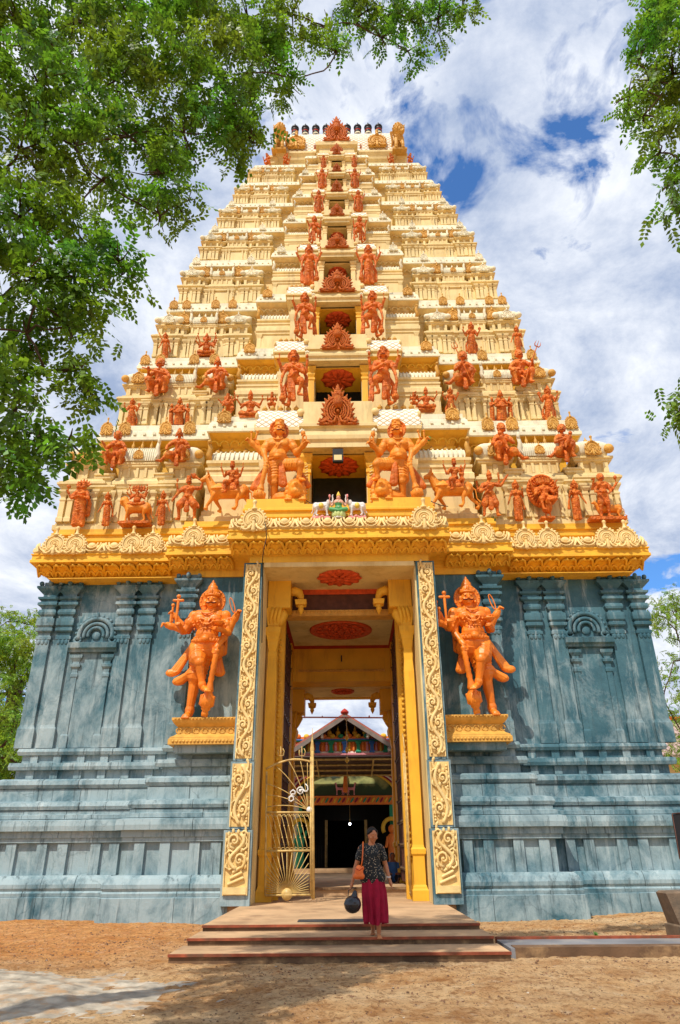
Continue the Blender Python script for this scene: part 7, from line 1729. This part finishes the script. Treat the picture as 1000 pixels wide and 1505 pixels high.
    for i in range(4):
        y=lerp(34.2,37.4,i/3); z=lerp(a.z,b_.z,i/3)-.1; mb=MB(); mb.tube([(xc-4.2,y,z),(xc+4.2,y,z)],.05); obj('awning_purlin',mb,M['metal'],t)
    for x in (-4,-1.35,1.35,4):
        mb=MB(); mb.tube([(xc+x,34.1,a.z-.15),(xc+x,37.5,b_.z-.15)],.04); obj('awning_rafter',mb,M['metal'],t)
    for s in (-1,1): mb=MB(); mb.tube([(xc+s*4,34.3,zf),(xc+s*4,34.3,a.z)],.06); obj('awning_post',mb,M['metal'],t)
    # frieze with niches
    z0,z1=Q(508,1110).z,Q(508,1083).z; H=z1-z0; fw=3.1
    mb=MB(); mb.box(xc-fw,xc+fw,Yt,Yt+.4,zl2+1.5,z0); obj('upper_wall',mb,wht,t)
    for k,(a0,a1,mt,o) in enumerate(((0,.1,pnk,.12),(.1,.2,wht,.05),(.2,.72,orr,0),(.72,.8,grn,.1),(.8,.86,blu,.16),(.86,1,orr,.08))):
        mb=MB(); mb.box(xc-fw,xc+fw,Yt-.1-o,Yt+.3,z0+a0*H,z0+a1*H-.004); obj('frieze_band',mb,mt,t)
    for i in range(9):
        x=xc-2.9+i*.72
        mb=MB(); mb.sq(x,Yt-.12,[(.13,z0+.12*H),(.15,z0+.2*H),(.09,z0+.25*H),(.09,z0+.55*H),(.16,z0+.66*H),(.1,z0+.75*H)],0); obj('frieze_pilaster',mb,(blu,grn)[i%2],t)
        if i<8:
            for dx in (.24,.48):
                mb=MB(); mb.cap((x+dx,Yt-.15,z0+.25*H),(x+dx,Yt-.15,z0+.5*H),.07,.06,8); mb.ell((x+dx,Yt-.17,z0+.62*H),(.06,.06,.07),0,8,6); obj('frieze_figure',mb,(orr,pnk,yel)[(i+int(dx*5))%3],t)
    for i in range(14):
        mb=MB(); x=xc-2.95+i*.454; mb.ell((x,Yt-.2,z1+.02),(.16,.08,.12),0,9,6); obj('frieze_crest',mb,(grn,orr,yel)[i%3],t)
    for px in (484,497,510.5,522,537):
        c=Q(px,1083,-.1); mb=MB(); mb.lathe((c.x,Yt,c.z),[(.1,0),(.14,.05),(.08,.1),(.14,.2),(.12,.28),(.06,.32),(.07,.36),(.02,.5),(.005,.62)],10); obj('roof_pot',mb,yel,t)
    # gabled roof
    ap=Q(508,1047,-1.0); ev=P(440,1091,37.0); dxe=xc-ev.x; sl=(ap.z-ev.z)/dxe; we=5.2
    for s in (-1,1):
        n_=26
        mb=MB(); mb.loft([[(xc,y,ap.z+.0),(xc+s*we,y,ap.z-sl*we),(xc+s*we,y,ap.z-sl*we-.1),(xc,y,ap.z-.1)] for y in (37.0,48.0)],0); obj('roof_slope',mb,tile,t)
        mb=MB(); mb.loft([[(xc,y,ap.z-.1),(xc+s*we,y,ap.z-sl*we-.1),(xc+s*we,y,ap.z-sl*we-.34),(xc,y,ap.z-.34)] for y in (36.97,37.05)],0); obj('barge_board',mb,mat('grey_board',(.22,.18,.16),.8,.2),t)
        for k in range(3):
            mb=MB(); x=xc+s*(1.2+k*1.1); mb.box(x-.06,x+.06,37.1,38.5,ap.z-sl*abs(x-xc)-.5,ap.z-sl*abs(x-xc)-.3); obj('rafter_end',mb,wht,t)
    mb=MB(); mb.loft([[(xc-3.4,y,z1-.1),(xc+3.4,y,z1-.1),(xc+3.4,y,ap.z-sl*3.4-.12),(xc,y,ap.z-.12),(xc-3.4,y,ap.z-sl*3.4-.12)] for y in (38.8,39.0)],0); obj('gable_shade_sheet',mb,mat('gable_shade',(.05,.035,.03),.9,.3),t)  # near-black sheet stands in for the shaded space under the roof
    mb=MB(); mb.lathe((xc,37.1,ap.z),[(.2,-.05),(.22,.05),(.12,.15),(.02,.22)],10); obj('ridge_cap',mb,M['red'],t)
    # lamp lit deep inside
    em=bpy.data.materials.new('lamp_flame'); em.use_nodes=True; bs=em.node_tree.nodes['Principled BSDF']; bs.inputs['Emission Color'].default_value=(1,.45,.08,1); bs.inputs['Emission Strength'].default_value=6
    ew=bpy.data.materials.new('lit_bulb'); ew.use_nodes=True; bs=ew.node_tree.nodes['Principled BSDF']; bs.inputs['Emission Color'].default_value=(.85,.9,1,1); bs.inputs['Emission Strength'].default_value=8
    for px,py,mt,l,r_,nm in ((514.5,1211,ew,'lit white bulb glowing inside the dark temple doorway',.06,'bulb'),(505,1283,em,'small orange oil flame low inside the dark temple doorway',.05,'oil_lamp')):
        c=P(px,py,39.5); mb=MB(); mb.ell(tuple(c),(r_,r_,r_*1.1)); mb.cap((c.x,c.y,c.z-.1 if nm=='oil_lamp' else c.z+.08),(c.x,c.y,(zf+.02) if nm=='oil_lamp' else zl+.5),.012,.012,6,1); tag(obj(nm,mb,[mt,M['metal']]),l,'lamp')
    # pipe across the passage end and the hanging lamp chain
    a=P(436,1054,26.9); b_=P(576,1055,26.9); mb=MB(); mb.tube([(-2.02,26.9,a.z),(2.02,26.9,b_.z)],.028); 
    for px in (448,474,543): mb.ell((P(px,1054,26.9).x,26.9,a.z),(.03,.045,.045),0,8,6)
    tag(obj('cross_pipe',mb,pnk),'thin pinkish pipe crossing the far end of the passage below the sky','pipe')
    c=P(509.5,1057,27.2); t2=empty('hanging_lamp',tuple(c),'brass lamp chain hanging in the middle of the far passage opening','lamp')
    mb=MB(); mb.ell((c.x,27.0,c.z),(.09,.07,.07)); obj('lamp_head',mb,wht,t2)
    mb=MB(); e_=P(511,1180,27.2); mb.tube([(c.x,27.2,c.z),(e_.x,27.2,e_.z)],.01,5)
    obj('chain',mb,M['metal'],t2)
    for py in (1085,1103,1118): 
        z=P(511,py,27.2).z; mb=MB(); mb.lathe((lerp(c.x,e_.x,.5),27.2,z),[(.01,.14),(.05,.08),(.03,.04),(.09,0),(.04,-.05),(.01,-.09)],9); obj('lamp_tier',mb,crn,t2)
rear_temple()
# ------------------------------------------------------------------ trees
def leaf_mat(name,c,trans=.35):
    m=bpy.data.materials.new(name); m.use_nodes=True; nt=m.node_tree; N=nt.nodes; L=nt.links; N.clear()
    out=N.new('ShaderNodeOutputMaterial'); d=N.new('ShaderNodeBsdfPrincipled'); tr=N.new('ShaderNodeBsdfTranslucent'); mx=N.new('ShaderNodeMixShader'); mx.inputs[0].default_value=trans
    g=N.new('ShaderNodeNewGeometry'); hs=N.new('ShaderNodeHueSaturation'); hs.inputs['Color'].default_value=(*c,1)
    mr=N.new('ShaderNodeMapRange'); mr.inputs[3].default_value=.45; mr.inputs[4].default_value=1.6; L.new(g.outputs['Random Per Island'],mr.inputs[0]); L.new(mr.outputs[0],hs.inputs['Value'])
    n=N.new('ShaderNodeTexNoise'); n.inputs['Scale'].default_value=1.1; L.new(g.outputs['Position'],n.inputs[0]); mh=N.new('ShaderNodeMapRange'); mh.inputs[1].default_value=.3; mh.inputs[2].default_value=.7; mh.inputs[3].default_value=.46; mh.inputs[4].default_value=.53; L.new(n.outputs[0],mh.inputs[0]); L.new(mh.outputs[0],hs.inputs['Hue'])
    L.new(hs.outputs[0],d.inputs['Base Color']); d.inputs['Roughness'].default_value=.45; d.inputs['Specular IOR Level'].default_value=.4
    h2=N.new('ShaderNodeHueSaturation'); h2.inputs['Value'].default_value=1.5; h2.inputs['Hue'].default_value=.48; L.new(hs.outputs[0],h2.inputs['Color']); L.new(h2.outputs[0],tr.inputs[0])
    L.new(d.outputs[0],mx.inputs[1]); L.new(tr.outputs[0],mx.inputs[2]); L.new(mx.outputs[0],out.inputs[0]); return m
LF=leaf_mat('leaf_dark',(.085,.21,.012),.45); LL=leaf_mat('leaf_light',(.15,.28,.02),.45)
def twig(n=9,L=.30,ll=.075,w=.024,seed=0):
    """drooping compound leaf: leaflets in pairs along a stalk; returns (verts, quads)"""
    r=random.Random(seed); v=[]; f=[]
    for i in range(n):
        t=(i//2+.6)/(n/2+.6); base=Vector((L*t,0,-.10*L*t*t*2)); s=1 if i%2 else -1
        d=Vector((.55+r.uniform(-.15,.2),s*1.0,-.35+r.uniform(-.25,.2))).normalized() if i<n-1 else Vector((1,0,-.4)).normalized()
        l=ll*r.uniform(.75,1.15); sd=d.cross(Vector((0,0,1))).normalized()*w*r.uniform(.8,1.1); up=Vector((0,0,.006))
        b=len(v); v+=[base,base+d*l*.45+sd-up,base+d*l,base+d*l*.45-sd-up]; f.append((b,b+1,b+2,b+3))
    return np.array([tuple(p) for p in v]),np.array(f)
TW=[twig(n,L,seed=i) for i,(n,L) in enumerate([(9,.24),(11,.28),(7,.18),(9,.21),(11,.26)])]
def crown_mesh(name,centers,scale,mt,droop=.5):
    """centers: (N,3) twig bases; one leafy twig at each"""
    VV=[];FF=[];off=0
    N=len(centers); pick=rng.integers(0,len(TW),N)
    for k in range(len(TW)):
        idx=np.where(pick==k)[0]
        if not len(idx): continue
        v,f=TW[k]; n=len(idx)
        yaw=rng.uniform(0,2*np.pi,n); pit=rng.normal(droop,.5,n); rol=rng.normal(0,.5,n); sc=scale*rng.uniform(.7,1.25,n)
        cy,sy=np.cos(yaw),np.sin(yaw); cp,sp_=np.cos(pit),np.sin(pit); cr,sr=np.cos(rol),np.sin(rol)
        Z0=np.zeros(n); O1=np.ones(n)
        Rz=np.stack([np.stack([cy,-sy,Z0],-1),np.stack([sy,cy,Z0],-1),np.stack([Z0,Z0,O1],-1)],1)
        Ry=np.stack([np.stack([cp,Z0,sp_],-1),np.stack([Z0,O1,Z0],-1),np.stack([-sp_,Z0,cp],-1)],1)
        Rx=np.stack([np.stack([O1,Z0,Z0],-1),np.stack([Z0,cr,-sr],-1),np.stack([Z0,sr,cr],-1)],1)
        RR=Rz@Ry@Rx
        w=np.einsum('nij,vj->nvi',RR,v)*sc[:,None,None]+centers[idx][:,None,:]
        VV.append(w.reshape(-1,3)); FF.append((f[None]+(np.arange(n)*len(v))[:,None,None]+off).reshape(-1,4)); off+=n*len(v)
    VV=np.concatenate(VV); FF=np.concatenate(FF)
    me=bpy.data.meshes.new(name); me.vertices.add(len(VV)); me.vertices.foreach_set('co',VV.ravel())
    me.loops.add(FF.size); me.loops.foreach_set('vertex_index',FF.ravel()); me.polygons.add(len(FF)); me.polygons.foreach_set('loop_start',np.arange(len(FF))*4)
    me.update(calc_edges=True); me.materials.append(mt); return me
def scatter(blobs,dens,clump=.22,per=14):
    """clumped twig bases inside the blobs (x,y,z,rx,ry,rz)"""
    out=[]
    for x,y,z,rx,ry,rz in blobs:
        n=max(2,int(dens*(rx*ry*rz)**(2/3)*10/per))
        d=rng.normal(size=(n,3)); d/=np.linalg.norm(d,axis=1)[:,None]; r=rng.uniform(.25,1,n)**.5
        c=np.array([x,y,z])+d*r[:,None]*np.array([rx,ry,rz])
        q=np.repeat(c,per,0)+rng.normal(0,clump,(n*per,3))*[1,1,.7]
        out.append(q)
    return np.concatenate(out)
def limbs(root_pts,targets,r0,rt=.012):
    """trunk polyline then limbs reaching every target; returns mesh builder pair (trunk, limbs)"""
    tr=MB(); tr.tube(root_pts,[lerp(r0,r0*.55,i/(len(root_pts)-1)) for i in range(len(root_pts))],12)
    nodes=[(Vector(p),r0*.5) for p in root_pts[len(root_pts)//2:]]
    lb=MB(); base=Vector(root_pts[-1])
    for t in sorted(targets,key=lambda q:(Vector(q)-base).length):
        t=Vector(t); best=min(nodes,key=lambda n:(n[0]-t).length+ .25*(n[0]-base).length)
        a=best[0]; L=(t-a).length
        if L<.05: continue
        ra=min(best[1]*.72,.02+.028*L); k=6; pts=[]; off=Vector((random.uniform(-1,1),random.uniform(-1,1),random.uniform(.2,1)))*L*.13
        for i in range(k+1):
            u=i/k; pts.append(a.lerp(t,u)+off*math.sin(math.pi*u)+Vector((random.uniform(-1,1),random.uniform(-1,1),random.uniform(-1,1)))*L*.02*(0<i<k))
        rs=[lerp(ra,max(rt,ra*.35),i/k) for i in range(k+1)]
        lb.tube(pts,rs,7)
        for i in (2,4,6): nodes.append((pts[i],rs[i]))
    return tr,lb
def near_tree(label,blobs_px,trunk,r0,dens,scale,mt,group=None,clump=.105):
    blobs=[]
    for px,py,Y,rp in blobs_px:
        c=P(px,py,Y); m=(c-camo.location).dot(CM@Vector((0,0,-1)))/1003.3*rp*.9
        blobs.append((c.x,c.y,c.z,m,m*1.15,m*.85))
    t=empty('tree',trunk[0],label,'tree',group)
    tr,lb=limbs(trunk,[b[:3] for b in blobs],r0)
    # fine twigs inside each blob
    for b in blobs:
        for i in range(5):
            d=Vector((random.gauss(0,1),random.gauss(0,1),random.gauss(-.2,.8))).normalized(); e=Vector(b[:3])+Vector((d.x*b[3],d.y*b[4],d.z*b[5]))*.9
            m=Vector(b[:3]).lerp(e,.5)+Vector((random.uniform(-1,1),random.uniform(-1,1),random.uniform(-1,1)))*b[3]*.15
            lb.tube([b[:3],m,e],[.014,.009,.004],5)
    obj('trunk',tr,M['bark'],t); obj('limbs',lb,M['bark'],t,kind='stuff')
    c=scatter(blobs,dens,clump); print('TWIGS',len(c))
    me=crown_mesh('crown',c-np.array(trunk[0]),scale,mt); link('crown',me,t,trunk[0])['kind']='stuff'
    return t
Lb=[(30,40,5.2,70),(110,30,5.6,80),(200,40,5.4,80),(290,40,5.8,75),(365,30,6.0,55),(60,130,5.0,80),(150,130,5.4,85),(240,120,5.6,80),(320,110,5.9,70),(385,75,6.1,50),(425,115,6.2,34),(350,160,6.0,45),(365,205,6.1,34),
    (30,220,5.0,80),(110,215,5.2,70),(190,200,5.5,62),(270,195,5.8,60),(330,200,6.0,40),(235,255,5.6,50),(262,300,5.8,36),(235,318,5.7,26),(150,265,5.2,34),
    (30,320,4.9,75),(95,320,5.1,62),(140,345,5.3,50),(50,410,4.9,75),(120,410,5.1,60),(170,385,5.3,42),(190,392,5.4,26),(40,490,4.9,62),(100,480,5.0,50),(135,465,5.2,26),(20,560,4.8,46),(65,545,5.0,42),(110,545,5.1,30),(130,575,5.2,16),(20,610,4.8,28),(60,640,4.9,34),(100,650,5.0,30),(25,665,4.8,32),(45,700,4.8,20),(8,700,4.8,16),
    (430,20,6.2,40),(480,40,6.4,30),(520,28,6.6,34),(560,55,6.6,26),(600,30,6.7,34),(645,25,6.8,34),(600,75,6.7,22),(575,20,6.6,30),(495,75,6.4,16),(540,15,6.5,26),(680,12,6.8,18)]
Lb+=[(-80,100,4.6,110),(-90,300,4.4,110),(-70,480,4.4,90),(100,-80,5.2,110),(280,-60,5.6,70),(-60,-60,4.6,110)]
near_tree('large leafy tree whose branches overhang the upper left of the view',Lb,[(-6.8,3.2,-.1),(-6.6,3.4,1.5),(-6.2,3.7,3.0),(-5.6,4.2,4.6),(-4.8,4.8,6.2),(-4.0,5.2,7.6)],.34,72,.92,LF)
Rb=[(985,30,6.0,42),(960,60,6.0,38),(925,140,6.1,26),(955,120,6.0,36),(990,110,5.9,44),(945,170,6.0,26),(985,190,5.9,34),(1000,235,5.8,30),(970,225,5.9,22),(990,270,5.8,20),(1000,310,5.8,14),(960,20,6.0,30),(940,95,6.1,20),(1008,585,5.6,9),(1000,612,5.6,8)]
Rb+=[(1060,60,5.6,90),(1080,200,5.4,80),(1060,330,5.4,50),(1090,450,5.2,60),(1085,590,5.3,34),(1000,-60,6.0,70)]
near_tree('leafy tree whose branch tips hang into the upper right corner',Rb,[(6.8,3.4,-.1),(6.6,3.6,1.6),(6.3,4.0,3.2),(5.8,4.5,5.0),(5.2,5.0,6.8)],.3,78,.92,LF)
def far_tree(label,px,py_top,Y,h,r,mt,scale,dens=26,trunkx=0,group='trees beyond the tower',lobes=16,gap=1.0,seed=1,zc=None):
    c=P(px,py_top,Y); rr=random.Random(seed); top=c.z
    base=(c.x+trunkx,Y,0)
    blobs=[]
    for i in range(lobes):
        a=rr.uniform(0,6.28); u=rr.random(); z=top-r*.3-u*h*.62; w=r*(1.0-.55*abs(u-.55)*1.6)*rr.uniform(.35,1.0)
        blobs.append((c.x+w*math.cos(a),Y+w*math.sin(a),z,r*rr.uniform(.28,.42),r*.36,r*rr.uniform(.24,.36)))
    blobs.append((c.x,Y,top-r*.3,r*.35,r*.35,r*.32))
    t=empty('tree',base,label,'tree',group)
    tr,lb=limbs([base,(base[0]*.98+c.x*.02,Y,top*.2),(lerp(base[0],c.x,.5),Y,top*.45),(c.x,Y,top*.7)],[b[:3] for b in blobs],.05*h,.03)
    obj('trunk',tr,M['bark'],t); obj('limbs',lb,M['bark'],t,kind='stuff')
    me=crown_mesh('crown',scatter(blobs,dens,.3)-np.array(base),scale,mt); link('crown',me,t,base)['kind']='stuff'
far_tree('tall light green tree rising behind the left corner of the tower',48,892,34,12,3.2,LL,1.5,16,seed=3,lobes=14)
far_tree('bushy light green tree at the left edge behind the blue base',8,925,30,10.5,3.6,LL,1.5,16,seed=5,lobes=20)
far_tree('low rounded green tree at the bottom of the left edge trees',6,1030,27,6.0,2.6,LL,1.4,16,seed=8,lobes=14)
far_tree('open spreading tree right of the tower at cornice height',992,858,33,11.5,2.9,LL,1.4,9,trunkx=3.5,seed=11,lobes=15)
far_tree('small green tree right of the tower behind the tiled roof',985,1028,45,7.4,2.6,LF,1.6,14,seed=14,lobes=14)
# low tiled building at the right edge
def tiled():
    a=P(975,1082,40); t=empty('tiled_house',(a.x+4,44,0),'low house with a pinkish grey tiled roof behind the right corner of the tower','house')
    z0=P(965,1112,40).z; z1=P(975,1078,44).z
    x0=a.x-2.5; x1=a.x+12
    mb=MB(); mb.box(x0+.6,x1-.6,40.8,50,0,z0+.2); obj('wall',mb,M['cream'],t)
    tm=mat('pale_tile',(.42,.30,.26),.8,.3,7)
    mb=MB(); mb.loft([[(x0,y,z),(x1,y,z),(x1,y,z-.12),(x0,y,z-.12)] for y,z in ((39.8,z0),(45,z1+.9),(50.2,z0))],0); obj('roof',mb,tm,t)
    i=0
    n=26
    for r_ in range(9):
        for k in range(30):
            u=r_/9; y=lerp(39.75,45,u); z=lerp(z0,z1+.9,u)+.03; x=x0+.15+k*.3
            if x>x0+8.5: continue
            if i<1:
                mb=MB(); sl_=(z1+.9-z0)/5.2; mb.loft([[(-.13,0,.0),(-.1,0,.05),(0,0,.08),(.1,0,.05),(.13,0,0)],[(-.13,.56,.56*sl_-.02),(-.1,.56,.05+.56*sl_-.02),(0,.56,.08+.56*sl_-.02),(.1,.56,.05+.56*sl_-.02),(.13,.56,.56*sl_-.02)]],0); tme=mb.mesh('roof_tile',tm); i=1
            link('roof_tile',tme,t,(x,y,z))
    mb=MB(); mb.tube([(x0,45,z1+1.0),(x1,45,z1+1.0)],.16); obj('ridge',mb,M['orange'],t)
tiled()
